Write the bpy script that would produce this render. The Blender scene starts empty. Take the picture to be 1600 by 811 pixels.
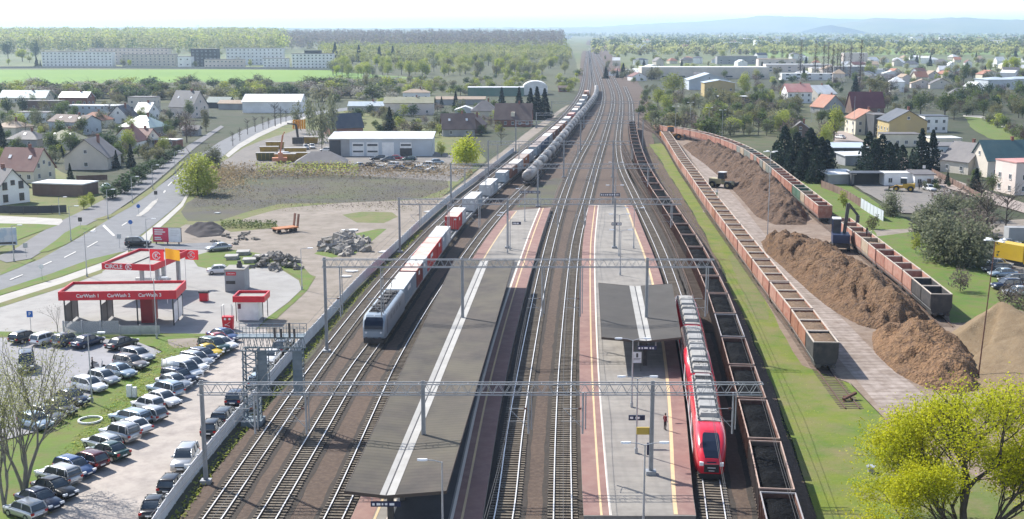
import bpy, math, random
from mathutils import Vector, Matrix, noise as mnoise
R = math.radians
C = bpy.context.scene.collection
scene = bpy.context.scene
rnd = random.Random(7)

# ------------------------------------------------------------------ camera
CAM_H, FOC, PITCH = 39.6, 1900.0, math.atan(360.0 / 1900.0)
cam_data = bpy.data.cameras.new('camera')
cam = bpy.data.objects.new('camera', cam_data)
C.objects.link(cam)
cam.location = (0, 0, CAM_H)
cam.rotation_euler = (R(90) - PITCH, 0, 0)
cam_data.sensor_width = 36.0
cam_data.lens = 36.0 * FOC / 1600.0
cam_data.clip_start, cam_data.clip_end = 0.5, 90000
scene.camera = cam

# ------------------------------------------------------------------ sky, sun, exposure
SUN_EL, SUN_AZ = R(43), math.atan2(-0.72, 0.69)      # azimuth clockwise from +Y
world = bpy.data.worlds.new('World')
scene.world = world
world.use_nodes = True
wn, wl = world.node_tree.nodes, world.node_tree.links
bg = wn['Background']
sky = wn.new('ShaderNodeTexSky')
sky.sky_type = 'NISHITA'
sky.sun_disc = False
sky.sun_elevation = SUN_EL
sky.sun_rotation = SUN_AZ
sky.air_density, sky.dust_density, sky.ozone_density = 1.0, 1.0, 2.0
tc = wn.new('ShaderNodeTexCoord')
mp = wn.new('ShaderNodeMapping')
mp.inputs['Scale'].default_value = (1.6, 1.6, 9.0)
nz = wn.new('ShaderNodeTexNoise')
nz.inputs['Scale'].default_value = 2.4
nz.inputs['Detail'].default_value = 6
nz.inputs['Roughness'].default_value = 0.6
cr = wn.new('ShaderNodeValToRGB')
cr.color_ramp.elements[0].position, cr.color_ramp.elements[1].position = 0.22, 0.50
cr.color_ramp.elements[0].color = (0.45, 0.45, 0.45, 1)
cr.color_ramp.elements[1].color = (1, 1, 1, 1)
mix = wn.new('ShaderNodeMixRGB')
mix.inputs['Color2'].default_value = (10.5, 10.7, 11, 1)    # cloud brightness on the sky's own scale
wl.new(tc.outputs['Generated'], mp.inputs['Vector'])
wl.new(mp.outputs['Vector'], nz.inputs['Vector'])
wl.new(nz.outputs['Fac'], cr.inputs['Fac'])
sx = wn.new('ShaderNodeSeparateXYZ'); wl.new(tc.outputs['Generated'], sx.inputs['Vector'])
lowb = wn.new('ShaderNodeMapRange')                       # the cloud bank lies low over the horizon
lowb.inputs['From Min'].default_value, lowb.inputs['From Max'].default_value = 0.10, 0.30
lowb.inputs['To Min'].default_value, lowb.inputs['To Max'].default_value = 1.0, 0.0
wl.new(sx.outputs['Z'], lowb.inputs['Value'])
cm = wn.new('ShaderNodeMath'); cm.operation = 'MULTIPLY'
wl.new(cr.outputs['Color'], cm.inputs[0]); wl.new(lowb.outputs['Result'], cm.inputs[1])
wl.new(cm.outputs['Value'], mix.inputs['Fac'])
wl.new(sky.outputs['Color'], mix.inputs['Color1'])
wl.new(mix.outputs['Color'], bg.inputs['Color'])
bg.inputs['Strength'].default_value = 0.115

sun_data = bpy.data.lights.new('sun', 'SUN')
sun_data.energy, sun_data.angle, sun_data.color = 4.6, R(0.55), (1.0, 0.95, 0.87)
sun = bpy.data.objects.new('sun', sun_data)
C.objects.link(sun)
to_sun = Vector((math.sin(SUN_AZ) * math.cos(SUN_EL), math.cos(SUN_AZ) * math.cos(SUN_EL), math.sin(SUN_EL)))
sun.rotation_euler = to_sun.to_track_quat('Z', 'Y').to_euler()
sun.location = (-200, 200, 300)

scene.view_settings.view_transform = 'Standard'
scene.view_settings.look = 'None'
scene.view_settings.exposure = 0.80
scene.view_settings.gamma = 1.0
scene.view_settings.use_curve_mapping = False
cy = scene.cycles
cy.max_bounces, cy.diffuse_bounces, cy.glossy_bounces = 6, 4, 2
cy.transmission_bounces, cy.volume_bounces, cy.transparent_max_bounces = 4, 1, 8
cy.caustics_reflective = cy.caustics_refractive = False
cy.use_denoising = True
cy.sample_clamp_indirect = 4.0

# ------------------------------------------------------------------ the photograph's geometry: pixel -> point on a level plane
ST, CT = math.sin(PITCH), math.cos(PITCH)
def P(px, py, z=0.0):
    u, v = (px - 800.0) / FOC, (py - 405.5) / FOC
    t = (CAM_H - z) / (ST + v * CT)
    return Vector((u * t, (CT - v * ST) * t, z))
def proj(p):
    d = CAM_H - p.z
    zc = p.y * CT + d * ST
    return 800 + FOC * p.x / zc, 405.5 + FOC * (d * CT - p.y * ST) / zc
def height_at(base, py):            # height of a vertical thing standing at base whose top shows at row py
    v = (py - 405.5) / FOC
    return CAM_H - base.y * (ST + v * CT) / (CT - v * ST)
def px_m(py, z=0.0):                # photo pixels per metre at row py of the plane z
    return FOC / ((P(800, py, z).y) * CT + (CAM_H - z) * ST)

# ------------------------------------------------------------------ mesh builder and object helpers
class MB:
    def __init__(s): s.v, s.f, s.m = [], [], []
    def poly(s, pts, m=0):
        b = len(s.v); s.v.extend([tuple(p) for p in pts]); s.f.append(tuple(range(b, b + len(pts)))); s.m.append(m)
    def hexa(s, p, m=0):            # 8 corners: bottom 4 ccw, top 4 ccw
        b = len(s.v); s.v.extend([tuple(q) for q in p])
        for q in ((3, 2, 1, 0), (4, 5, 6, 7), (0, 1, 5, 4), (1, 2, 6, 5), (2, 3, 7, 6), (3, 0, 4, 7)):
            s.f.append(tuple(b + i for i in q)); s.m.append(m)
    def box(s, x0, x1, y0, y1, z0, z1, m=0):
        s.hexa([(x0, y0, z0), (x1, y0, z0), (x1, y1, z0), (x0, y1, z0), (x0, y0, z1), (x1, y0, z1), (x1, y1, z1), (x0, y1, z1)], m)
    def obox(s, c, ax, ay, az, m=0):    # oriented box: centre and three half axes
        c, ax, ay, az = Vector(c), Vector(ax), Vector(ay), Vector(az)
        s.hexa([c - ax - ay - az, c + ax - ay - az, c + ax + ay - az, c - ax + ay - az, c - ax - ay + az, c + ax - ay + az, c + ax + ay + az, c - ax + ay + az], m)
    def bar(s, p, q, w, h=None, m=0):
        p, q = Vector(p), Vector(q); d = q - p
        if d.length < 1e-6: return
        d.normalize(); up = Vector((0, 0, 1)) if abs(d.z) < 0.95 else Vector((0, 1, 0))
        a = d.cross(up).normalized(); b = a.cross(d)
        s.obox((p + q) / 2, a * w / 2, (q - p) / 2, b * (h or w) / 2, m)
    def ring(s, c, a, b, r, n): return [c + a * (r * math.cos(2 * math.pi * k / n)) + b * (r * math.sin(2 * math.pi * k / n)) for k in range(n)]
    def tube(s, pts, r, n=6, m=0, caps=True):
        pts = [Vector(p) for p in pts]; rs = r if isinstance(r, (list, tuple)) else [r] * len(pts)
        rings = []
        for i, p in enumerate(pts):
            d = (pts[min(i + 1, len(pts) - 1)] - pts[max(i - 1, 0)])
            d = d.normalized() if d.length > 1e-9 else Vector((0, 0, 1))
            up = Vector((0, 0, 1)) if abs(d.z) < 0.9 else Vector((0, 1, 0))
            a = d.cross(up).normalized(); b = d.cross(a)
            rings.append(s.ring(p, a, b, rs[i], n))
        s.loft(rings, m, caps)
    def loft(s, rings, m=0, caps=True):
        b = len(s.v); n = len(rings[0])
        for rg in rings: s.v.extend([tuple(p) for p in rg])
        for i in range(len(rings) - 1):
            for k in range(n):
                k2 = (k + 1) % n
                s.f.append((b + i * n + k, b + i * n + k2, b + (i + 1) * n + k2, b + (i + 1) * n + k)); s.m.append(m)
        if caps:
            s.f.append(tuple(b + k for k in reversed(range(n)))); s.m.append(m)
            e = b + (len(rings) - 1) * n
            s.f.append(tuple(e + k for k in range(n))); s.m.append(m)
    def prism(s, poly, z0, z1, m=0):
        s.loft([[(x, y, z0) for x, y in poly], [(x, y, z1) for x, y in poly]], m)
    def extr_x(s, prof, x0, x1, m=0):   # profile in (y, z)
        s.loft([[(x0, y, z) for y, z in prof], [(x1, y, z) for y, z in prof]], m)
    def extr_y(s, prof, y0, y1, m=0):   # profile in (x, z)
        s.loft([[(x, y0, z) for x, z in prof], [(x, y1, z) for x, z in prof]], m)
    def cyl(s, c, axis, r, h, n=12, m=0):
        c, axis = Vector(c), Vector(axis).normalized()
        s.tube([c - axis * h / 2, c + axis * h / 2], r, n, m)
    def mesh(s, name, mats, smooth=False):
        me = bpy.data.meshes.new(name)
        me.from_pydata(s.v, [], s.f)
        for mt in mats: me.materials.append(mt)
        if len(mats) > 1: me.polygons.foreach_set('material_index', s.m)
        if smooth: me.polygons.foreach_set('use_smooth', [True] * len(s.f))
        me.update()
        return me
    def obj(s, name, mats, parent=None, smooth=False):
        if not isinstance(mats, (list, tuple)): mats = [mats]
        return put(name, s.mesh(name, mats, smooth), parent)

def put(name, me, parent=None, loc=None, rz=0.0):
    o = bpy.data.objects.new(name, me)
    C.objects.link(o)
    if parent: o.parent = parent
    if loc is not None: o.location = loc
    if rz: o.rotation_euler = (0, 0, rz)
    return o
def tag(o, label, cat, group=None, kind=None):
    if label: o['label'] = label
    if cat: o['category'] = cat
    if group: o['group'] = group
    if kind: o['kind'] = kind
    return o
def struct(o, kind='structure'):
    o['kind'] = kind
    return o
def thing(name, label, cat, loc=(0, 0, 0), rz=0.0, group=None):
    o = bpy.data.objects.new(name, None)
    C.objects.link(o)
    o.empty_display_size = 0.5
    o.location = loc; o.rotation_euler = (0, 0, rz)
    return tag(o, label, cat, group)
def kids(o): return list(o.children)
def dup(root, loc, rz=0.0, label=None, group=None, scale=None):
    r = root.copy(); C.objects.link(r)
    r.location = loc; r.rotation_euler = (0, 0, rz)
    if scale: r.scale = scale if isinstance(scale, (tuple, list)) else (scale,) * 3
    if label: r['label'] = label
    if group: r['group'] = group
    for ch in kids(root):
        c = ch.copy(); C.objects.link(c); c.parent = r
        for g in kids(ch):
            d = g.copy(); C.objects.link(d); d.parent = c
    return r
def trash(root):                       # drop an unplaced prototype
    for ch in kids(root):
        for g in kids(ch): bpy.data.objects.remove(g)
        bpy.data.objects.remove(ch)
    bpy.data.objects.remove(root)
def paint(o, m):                       # object-level material in slot 0 (the mesh stays shared)
    o.material_slots[0].link = 'OBJECT'; o.material_slots[0].material = m
ORD = ['first', 'second', 'third', 'fourth', 'fifth', 'sixth', 'seventh', 'eighth', 'ninth', 'tenth', 'eleventh', 'twelfth', 'thirteenth', 'fourteenth',
       'fifteenth', 'sixteenth', 'seventeenth', 'eighteenth', 'nineteenth', 'twentieth', 'twenty-first', 'twenty-second', 'twenty-third', 'twenty-fourth',
       'twenty-fifth', 'twenty-sixth', 'twenty-seventh', 'twenty-eighth', 'twenty-ninth', 'thirtieth', 'thirty-first', 'thirty-second', 'thirty-third']

# ------------------------------------------------------------------ materials
_mats = {}
def mat(name, c1, c2=None, scale=1.0, rough=0.7, metal=0.0, detail=4, bump=0.0, bscale=None, lo=0.35, hi=0.65, rand=0.0, spec=0.4, coat=0.0, c3=None, s3=0.0,
        pos=False, tl=0.0, emit=0.0):
    """Principled surface whose base colour wanders between c1 and c2 (and c3 at a second scale s3); rand: brightness spread between objects; tl: light let through a leaf."""
    if name in _mats: return _mats[name]
    m = bpy.data.materials.new(name); m.use_nodes = True
    n, l = m.node_tree.nodes, m.node_tree.links
    b = n['Principled BSDF']
    b.inputs['Roughness'].default_value = rough
    b.inputs['Metallic'].default_value = metal
    b.inputs['Specular IOR Level'].default_value = spec
    if coat: b.inputs['Coat Weight'].default_value = coat; b.inputs['Coat Roughness'].default_value = 0.08
    vec = None
    def coord():
        nonlocal vec
        if vec is None:
            if pos: vec = n.new('ShaderNodeNewGeometry').outputs['Position']
            else: vec = n.new('ShaderNodeTexCoord').outputs['Object']
        return vec
    def nfac(sc, d, a, z):
        t = n.new('ShaderNodeTexNoise'); t.inputs['Scale'].default_value = sc; t.inputs['Detail'].default_value = d; t.inputs['Roughness'].default_value = 0.62
        l.new(coord(), t.inputs['Vector'])
        r = n.new('ShaderNodeMapRange'); r.inputs['From Min'].default_value = a; r.inputs['From Max'].default_value = z
        l.new(t.outputs['Fac'], r.inputs['Value'])
        return r.outputs['Result']
    col = None
    if c2 is not None:
        mx = n.new('ShaderNodeMixRGB'); mx.inputs['Color1'].default_value = (*c1, 1); mx.inputs['Color2'].default_value = (*c2, 1)
        l.new(nfac(scale, detail, lo, hi), mx.inputs['Fac']); col = mx.outputs['Color']
        if c3 is not None:
            m2 = n.new('ShaderNodeMixRGB'); m2.inputs['Color2'].default_value = (*c3, 1)
            l.new(nfac(s3, detail, 0.42, 0.72), m2.inputs['Fac']); l.new(col, m2.inputs['Color1']); col = m2.outputs['Color']
    if rand:
        oi = n.new('ShaderNodeObjectInfo')
        r = n.new('ShaderNodeMapRange'); r.inputs['To Min'].default_value = 1 - rand; r.inputs['To Max'].default_value = 1 + rand
        l.new(oi.outputs['Random'], r.inputs['Value'])
        hs = n.new('ShaderNodeHueSaturation')
        if col is None: hs.inputs['Color'].default_value = (*c1, 1)
        else: l.new(col, hs.inputs['Color'])
        l.new(r.outputs['Result'], hs.inputs['Value'])
        col = hs.outputs['Color']
    if col is None: b.inputs['Base Color'].default_value = (*c1, 1)
    else: l.new(col, b.inputs['Base Color'])
    if bump:
        bt = n.new('ShaderNodeTexNoise'); bt.inputs['Scale'].default_value = bscale or scale * 4; bt.inputs['Detail'].default_value = 5
        l.new(coord(), bt.inputs['Vector'])
        bp = n.new('ShaderNodeBump'); bp.inputs['Strength'].default_value = 1.0; bp.inputs['Distance'].default_value = bump
        l.new(bt.outputs['Fac'], bp.inputs['Height']); l.new(bp.outputs['Normal'], b.inputs['Normal'])
    if tl:
        t = n.new('ShaderNodeBsdfTranslucent')
        if col is None: t.inputs['Color'].default_value = (*c1, 1)
        else: l.new(col, t.inputs['Color'])
        ms = n.new('ShaderNodeMixShader'); ms.inputs['Fac'].default_value = tl
        l.new(b.outputs['BSDF'], ms.inputs[1]); l.new(t.outputs['BSDF'], ms.inputs[2])
        l.new(ms.outputs['Shader'], n['Material Output'].inputs['Surface'])
    _mats[name] = m
    return m
def stripe(m, scale, axis='X', depth=0.35, dark=(0.5, 0.5, 0.5), rough=None, space='Object'):
    """adds boards / ribs: a darker line every 1/scale metres along an axis of the object, plus a bump"""
    n, l = m.node_tree.nodes, m.node_tree.links
    b = n['Principled BSDF']
    w = n.new('ShaderNodeTexWave'); w.wave_type = 'BANDS'; w.bands_direction = axis
    w.inputs['Scale'].default_value = scale / 2.0; w.inputs['Distortion'].default_value = 0.0
    l.new(n.new('ShaderNodeTexCoord').outputs['Object'], w.inputs['Vector'])
    rp = n.new('ShaderNodeMapRange'); rp.inputs['From Min'].default_value = 0.0; rp.inputs['From Max'].default_value = 0.35
    l.new(w.outputs['Fac'], rp.inputs['Value'])
    mx = n.new('ShaderNodeMixRGB'); mx.blend_type = 'MULTIPLY'; mx.inputs['Fac'].default_value = depth
    src = b.inputs['Base Color']
    if src.is_linked: l.new(src.links[0].from_socket, mx.inputs['Color1'])
    else: mx.inputs['Color1'].default_value = src.default_value
    cm = n.new('ShaderNodeMixRGB'); cm.inputs['Color1'].default_value = (*dark, 1); cm.inputs['Color2'].default_value = (1, 1, 1, 1)
    l.new(rp.outputs['Result'], cm.inputs['Fac']); l.new(cm.outputs['Color'], mx.inputs['Color2'])
    l.new(mx.outputs['Color'], b.inputs['Base Color'])
    return m

M_STEEL = mat('galvanised_steel', (0.36, 0.38, 0.40), (0.46, 0.48, 0.50), 1.5, 0.5, 0.5)
M_DARKSTEEL = mat('dark_steel', (0.05, 0.05, 0.055), (0.09, 0.085, 0.08), 2, 0.6, 0.3)
M_BLACK = mat('black_rubber', (0.02, 0.02, 0.021), None, rough=0.75)
M_GLASS = mat('dark_window_glass', (0.03, 0.04, 0.05), (0.06, 0.075, 0.09), 0.6, 0.08, 0.0, spec=0.8)
M_WHITE = mat('white_paint', (0.78, 0.78, 0.77), (0.68, 0.68, 0.67), 1.2, 0.5)
M_CONC = mat('concrete', (0.40, 0.39, 0.37), (0.30, 0.29, 0.28), 0.8, 0.85, bump=0.01)
M_RED = mat('red_sign_paint', (0.62, 0.02, 0.035), (0.52, 0.025, 0.04), 0.7, 0.4)
M_WOOD = mat('weathered_wood', (0.16, 0.11, 0.08), (0.24, 0.18, 0.13), 2, 0.8)
M_LAMP = mat('pale_lamp_head', (0.75, 0.76, 0.77), None, rough=0.35)

# ================================================================== the setting: ground, roads, ballast
def resample(pts, step, closed=True, amp=0.0, seed=0):
    out = []
    n = len(pts)
    for i in range(n if closed else n - 1):
        a, b = pts[i], pts[(i + 1) % n]
        d = (b - a); L = d.length
        k = max(1, int(L / step))
        for j in range(k):
            p = a + d * (j / k)
            if amp:
                q = Vector((p.x * 0.13 + seed, p.y * 0.05 + seed * 3.1, seed))
                w = mnoise.noise(q) + 0.6 * mnoise.noise(q * 3.3)
                nrm = Vector((-d.y, d.x, 0)).normalized() if L > 1e-6 else Vector((1, 0, 0))
                p = p + nrm * w * amp
            out.append(p)
    if not closed: out.append(pts[-1])
    return out
_layer = [0]
def region(name, pix, m, z=None, amp=0.0, step=6.0, kind='structure', world_pts=None):
    _layer[0] += 1
    zz = z if z is not None else -0.14 + 0.0035 * _layer[0]
    pts = world_pts or [P(x, y, 0) for x, y in pix]
    pts = [Vector((p.x, p.y, 0)) for p in pts]
    if amp: pts = resample(pts, step, True, amp, _layer[0] * 1.37)
    mb = MB(); mb.poly([(p.x, p.y, zz) for p in pts])
    me = mb.mesh(name, [m])
    if me.polygons[0].normal.z < 0: me.flip_normals()
    return struct(put(name, me), kind)

G_BASE = mat('ground_mixed', (0.033, 0.0462, 0.0165), (0.066, 0.0606, 0.0385), 0.05, 0.95, c3=(0.0275, 0.0433, 0.0138), s3=0.3, pos=True, detail=6)
G_GRASS = mat('grass_ground', (0.085, 0.13, 0.025), (0.15, 0.155, 0.05), 0.12, 0.95, c3=(0.17, 0.14, 0.075), s3=0.5, pos=True, detail=7, bump=0.06, bscale=2.5)
G_STRIP = mat('strip_grass_ground', (0.08, 0.14, 0.012), (0.15, 0.175, 0.018), 0.22, 0.95, c3=(0.18, 0.15, 0.07), s3=0.25, pos=True, detail=8, bump=0.06, bscale=2.5)
G_LUSH = mat('lush_grass_ground', (0.075, 0.145, 0.016), (0.115, 0.165, 0.022), 0.15, 0.95, c3=(0.14, 0.125, 0.05), s3=0.45, pos=True, detail=7, bump=0.06, bscale=2.5)
G_FIELD = mat('young_crop_field', (0.15, 0.254, 0.0255), (0.11, 0.213, 0.0255), 0.006, 0.9, pos=True)
G_FIELD2 = mat('pale_crop_field', (0.16, 0.238, 0.054), (0.12, 0.176, 0.045), 0.004, 0.9, pos=True)
G_SCRUB = mat('dead_scrub_ground', (0.095, 0.078, 0.06), (0.075, 0.088, 0.036), 0.035, 0.95, c3=(0.065, 0.058, 0.062), s3=0.08, pos=True, detail=7, bump=0.1, bscale=1.5)
G_DIRT = mat('pale_dirt_ground', (0.281, 0.242, 0.207), (0.211, 0.179, 0.149), 0.07, 0.95, c3=(0.172, 0.148, 0.116), s3=0.35, pos=True, detail=7, bump=0.04, bscale=2)
G_LOT = mat('dusty_gravel_lot', (0.44, 0.39, 0.351), (0.349, 0.316, 0.285), 0.09, 0.95, c3=(0.259, 0.229, 0.213), s3=0.45, pos=True, detail=7, bump=0.03, bscale=3)
G_ROAD = mat('pale_asphalt', (0.158, 0.165, 0.177), (0.133, 0.138, 0.148), 0.08, 0.85, c3=(0.177, 0.182, 0.192), s3=0.5, pos=True)
G_APRON = mat('concrete_apron', (0.32, 0.312, 0.3), (0.272, 0.264, 0.252), 0.06, 0.85, c3=(0.24, 0.232, 0.224), s3=0.4, pos=True)
G_ASPH = mat('car_park_paving', (0.291, 0.288, 0.307), (0.246, 0.242, 0.257), 0.1, 0.85, c3=(0.213, 0.213, 0.226), s3=0.5, pos=True)
G_PATH = mat('pale_pavement', (0.4, 0.384, 0.352), (0.336, 0.32, 0.296), 0.3, 0.85, pos=True)
G_CYC = mat('cycle_path_asphalt', (0.168, 0.166, 0.175), (0.14, 0.14, 0.148), 0.2, 0.85, pos=True)
G_BALL = mat('brown_ballast', (0.098, 0.066, 0.048), (0.058, 0.040, 0.031), 0.06, 0.95, c3=(0.13, 0.092, 0.068), s3=2.2, pos=True, detail=8, bump=0.05, bscale=5)
G_TRACKB = mat('grey_track_ballast', (0.0391, 0.0312, 0.0251), (0.0567, 0.0456, 0.0365), 0.8, 0.95, c3=(0.0315, 0.027, 0.0239), s3=3.5, pos=True, detail=8, bump=0.05, bscale=5)
G_FAR = mat('far_farmland', (0.11, 0.14, 0.05), (0.17, 0.16, 0.09), 0.0012, 0.95, c3=(0.07, 0.11, 0.035), s3=0.004, pos=True, detail=6)
G_YARD = mat('grey_yard_gravel', (0.187, 0.174, 0.162), (0.145, 0.136, 0.128), 0.1, 0.95, c3=(0.221, 0.196, 0.17), s3=0.5, pos=True, detail=7)
G_MARK = mat('worn_road_paint', (0.62, 0.61, 0.58), (0.45, 0.44, 0.42), 1.2, 0.8, pos=True)

# one sheet to the horizon, seen as mixed ground near by and farmland beyond
mb = MB()
ring = [0, 1500]
mb.poly([(-600, -40, -0.16), (600, -40, -0.16), (900, 1150, -0.16), (-900, 1150, -0.16)], 0)
mb.poly([(-900, 1150, -0.16), (900, 1150, -0.16), (22000, 40000, -0.16), (-22000, 40000, -0.16)], 1)
mb.poly([(-600, -40, -0.16), (-900, 1150, -0.16), (-22000, 40000, -0.16), (-22000, -40, -0.16)], 1)
mb.poly([(600, -40, -0.16), (22000, -40, -0.16), (22000, 40000, -0.16), (900, 1150, -0.16)], 1)
struct(mb.obj('ground', [G_BASE, G_FAR]))

# crops and meadows far off
region('field', [(-120, 109), (330, 108.5), (590, 110), (660, 113), (600, 121), (470, 128), (330, 130), (200, 129), (60, 133), (-120, 135)], G_FIELD, amp=6, step=60)
region('meadow', [(580, 113), (700, 112), (820, 114), (880, 119), (760, 132), (640, 131), (590, 124)], G_FIELD2, amp=4, step=40)
region('far_field', [(1165, 83), (1330, 77), (1480, 76), (1720, 81), (1720, 87), (1480, 85), (1330, 86), (1200, 90)], G_FIELD2, amp=8, step=80)
region('far_field', [(960, 74), (1110, 71), (1150, 73), (1000, 77)], G_FIELD2, amp=8, step=80)
region('far_field', [(1000, 63), (1130, 62), (1130, 64.5), (1010, 66)], G_FIELD2, amp=8, step=80)
region('far_field', [(1250, 66), (1640, 64), (1640, 67.5), (1290, 69)], G_FIELD2, amp=8, step=80)
region('far_field', [(1330, 76.5), (1650, 73), (1650, 75), (1380, 79)], G_FIELD2, amp=8, step=80)
region('far_field', [(1120, 57), (1650, 54.5), (1700, 57.5), (1180, 61)], G_FIELD2, amp=12, step=200)
region('lawn', [(1506, 181), (1535, 183), (1560, 193), (1640, 217), (1640, 240), (1575, 223), (1545, 215), (1520, 203)], G_LUSH, amp=1.0, step=10)
region('footpath', [(1505, 179.5), (1532, 180), (1552, 184.5), (1570, 194), (1604, 208), (1640, 219), (1640, 222), (1600, 212), (1566, 198), (1545, 188), (1530, 183.5), (1505, 181.5)], G_PATH)

# railway land
region('ballast_bed', [(118, 1010), (262, 830), (330, 745), (430, 620), (510, 540), (585, 455), (660, 385), (760, 303), (838, 232), (890, 182), (908, 150), (905, 118), (908, 85), (918, 63),
                       (932, 63), (955, 85), (985, 112), (1012, 150), (1016, 200), (1030, 250), (1062, 300), (1105, 372), (1150, 470), (1190, 560), (1225, 660), (1285, 830), (1349, 1010)], G_BALL, z=0.0, amp=0.5)
region('path', [(200, 840), (215, 830), (262, 775), (395, 625), (500, 513), (620, 388), (700, 318), (745, 283), (790, 247), (850, 200), (890, 163), (896, 163), (880, 178), (834, 224), (758, 296), (700, 344),
                (655, 384), (580, 453), (505, 540), (425, 620), (325, 745), (262, 832)], G_SCRUB, z=-0.004, amp=0.3)

G_WOODF = mat('olive_undergrowth_ground', (0.07, 0.085, 0.03), (0.045, 0.06, 0.022), 0.03, 0.95, c3=(0.10, 0.085, 0.05), s3=0.15, pos=True, detail=7)
for q_ in ([(-120, 134), (200, 129), (440, 128), (600, 122), (760, 124), (770, 150), (600, 160), (-120, 162)], [(515, 84), (893, 74), (906, 118), (905, 146), (760, 130), (640, 120), (520, 112)], [(1014, 148), (1300, 146), (1310, 225), (1216, 262), (1100, 214), (1018, 214)]):
    region('undergrowth', q_, G_WOODF, amp=2, step=12)
# ---- town side
region('grass', [(-60, 250), (60, 246), (200, 330), (330, 238), (420, 190), (560, 165), (640, 190), (720, 210), (760, 250), (700, 300), (640, 372), (560, 430), (470, 500), (420, 520),
                 (330, 530), (-60, 480)], G_GRASS, amp=0.8)
region('scrubland', [(285, 330), (330, 285), (372, 262), (520, 268), (700, 276), (704, 292), (660, 308), (560, 316), (440, 318), (340, 345), (290, 345)], G_SCRUB, amp=1.2)
region('scrubland', [(330, 262), (385, 228), (470, 200), (520, 206), (700, 240), (742, 255), (715, 283), (520, 272), (400, 266)], G_YARD, amp=1.0)
region('open_yard', [(250, 372), (290, 350), (345, 352), (440, 325), (540, 316), (640, 312), (690, 308), (726, 292), (740, 286), (690, 330), (622, 388), (560, 445), (500, 512), (440, 570), (395, 618),
                     (385, 640), (372, 600), (380, 540), (412, 502), (440, 486), (486, 446), (490, 432), (462, 420), (395, 402), (330, 395), (255, 392)], G_DIRT, amp=0.8)
region('grass', [(535, 335), (565, 330), (612, 331), (622, 338), (600, 348), (560, 347)], G_GRASS, amp=0.6)
region('grass', [(490, 396), (545, 366), (590, 357), (605, 357), (588, 372), (555, 396), (520, 402)], G_LUSH, amp=0.6)
region('grass', [(330, 350), (360, 345), (430, 348), (436, 355), (360, 362)], G_GRASS, amp=0.5)
region('track_road', [(884, 165), (893, 163), (852, 201), (792, 249), (747, 285), (705, 318), (622, 386), (560, 447), (497, 514), (470, 514), (540, 440), (600, 388), (664, 333), (720, 288), (770, 247), (835, 198)], G_DIRT, amp=0.5)
# the car park of pale grit between the rows of cars and the fence
region('dirt_lot', [(70, 1010), (-150, 1010), (-30, 870), (20, 822), (70, 780), (110, 730), (160, 680), (200, 645), (240, 606), (270, 580), (318, 552), (346, 536), (375, 520), (412, 512), (440, 565), (410, 603), (300, 735), (238, 815), (200, 860)], G_LOT, amp=0.5)
region('grass', [(-80, 850), (-80, 690), (0, 690), (62, 674), (108, 640), (150, 608), (205, 572), (252, 549), (240, 541), (150, 527), (210, 524), (300, 524), (330, 530), (346, 540), (300, 562), (262, 580), (238, 612),
                 (205, 640), (165, 668), (122, 718), (84, 770), (44, 811), (20, 850)], G_LUSH, amp=0.35)
region('gravel_patch', [(262, 531), (300, 528), (330, 532), (318, 540), (275, 543)], G_DIRT, amp=0.5, step=2)
region('car_park', [(-80, 528), (0, 527), (60, 526), (150, 528), (214, 533), (252, 549), (225, 562), (182, 588), (150, 610), (110, 640), (62, 672), (0, 688), (-80, 690)], G_ASPH)
region('grass', [(-80, 518), (0, 517.5), (330, 521), (330, 525), (210, 524), (150, 527), (0, 526.5), (-80, 527.5)], G_LUSH, amp=0.2, step=3)
region('forecourt', [(-80, 512), (-80, 500), (0, 477), (60, 458), (160, 424), (206, 392), (240, 384), (290, 387), (352, 391), (400, 404), (440, 421), (467, 438), (471, 452), (450, 472), (416, 497), (395, 519), (330, 521), (0, 517.5)], G_APRON)
region('kerb_grass', [(335, 398), (370, 393), (420, 400), (470, 412), (492, 434), (480, 452), (432, 498), (414, 499), (452, 473), (473, 452), (469, 437), (441, 420), (400, 408), (352, 402)], G_LUSH, amp=0.25, step=3)
region('grass', [(300, 400), (330, 392), (372, 390), (420, 398), (412, 412), (380, 425), (345, 424), (310, 416)], G_LUSH, amp=0.25, step=3)
# the main road with its verges, island and paths
region('road', [(-80, 500), (-80, 430), (0, 427), (62, 405), (100, 384), (133, 366), (166, 345), (200, 324), (238, 298), (279, 268), (310, 244), (342, 222), (380, 203), (428, 186), (478, 176), (540, 168), (600, 162),
                (600, 165), (545, 172), (486, 181), (440, 193), (398, 210), (368, 228), (338, 252), (312, 280), (296, 302), (272, 325), (248, 345), (226, 362), (204, 378), (262, 381), (350, 378), (352, 391), (290, 389), (200, 391), (185, 395), (90, 430), (0, 459)], G_ROAD)
region('verge', [(190, 393), (140, 405), (80, 427), (0, 453), (-80, 478), (-80, 488), (0, 461), (95, 432), (165, 407)], G_LUSH)
region('pavement', [(200, 391), (165, 408), (95, 433), (0, 462), (-80, 489), (-80, 498), (0, 473), (95, 443), (158, 421), (200, 396)], G_PATH)
region('verge', [(158, 421), (95, 443), (0, 473), (-80, 499), (-80, 506), (0, 480), (95, 450), (160, 426)], G_GRASS)
region('pavement', [(213, 376), (232, 360), (258, 339), (282, 318), (293, 301), (296, 302), (286, 322), (262, 345), (238, 366), (232, 378), (214, 379)], G_PATH)
region('pavement', [(352, 242), (371, 226), (400, 209), (441, 191), (487, 180), (487, 182), (444, 196), (405, 214), (376, 231), (357, 246)], G_PATH)
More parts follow.
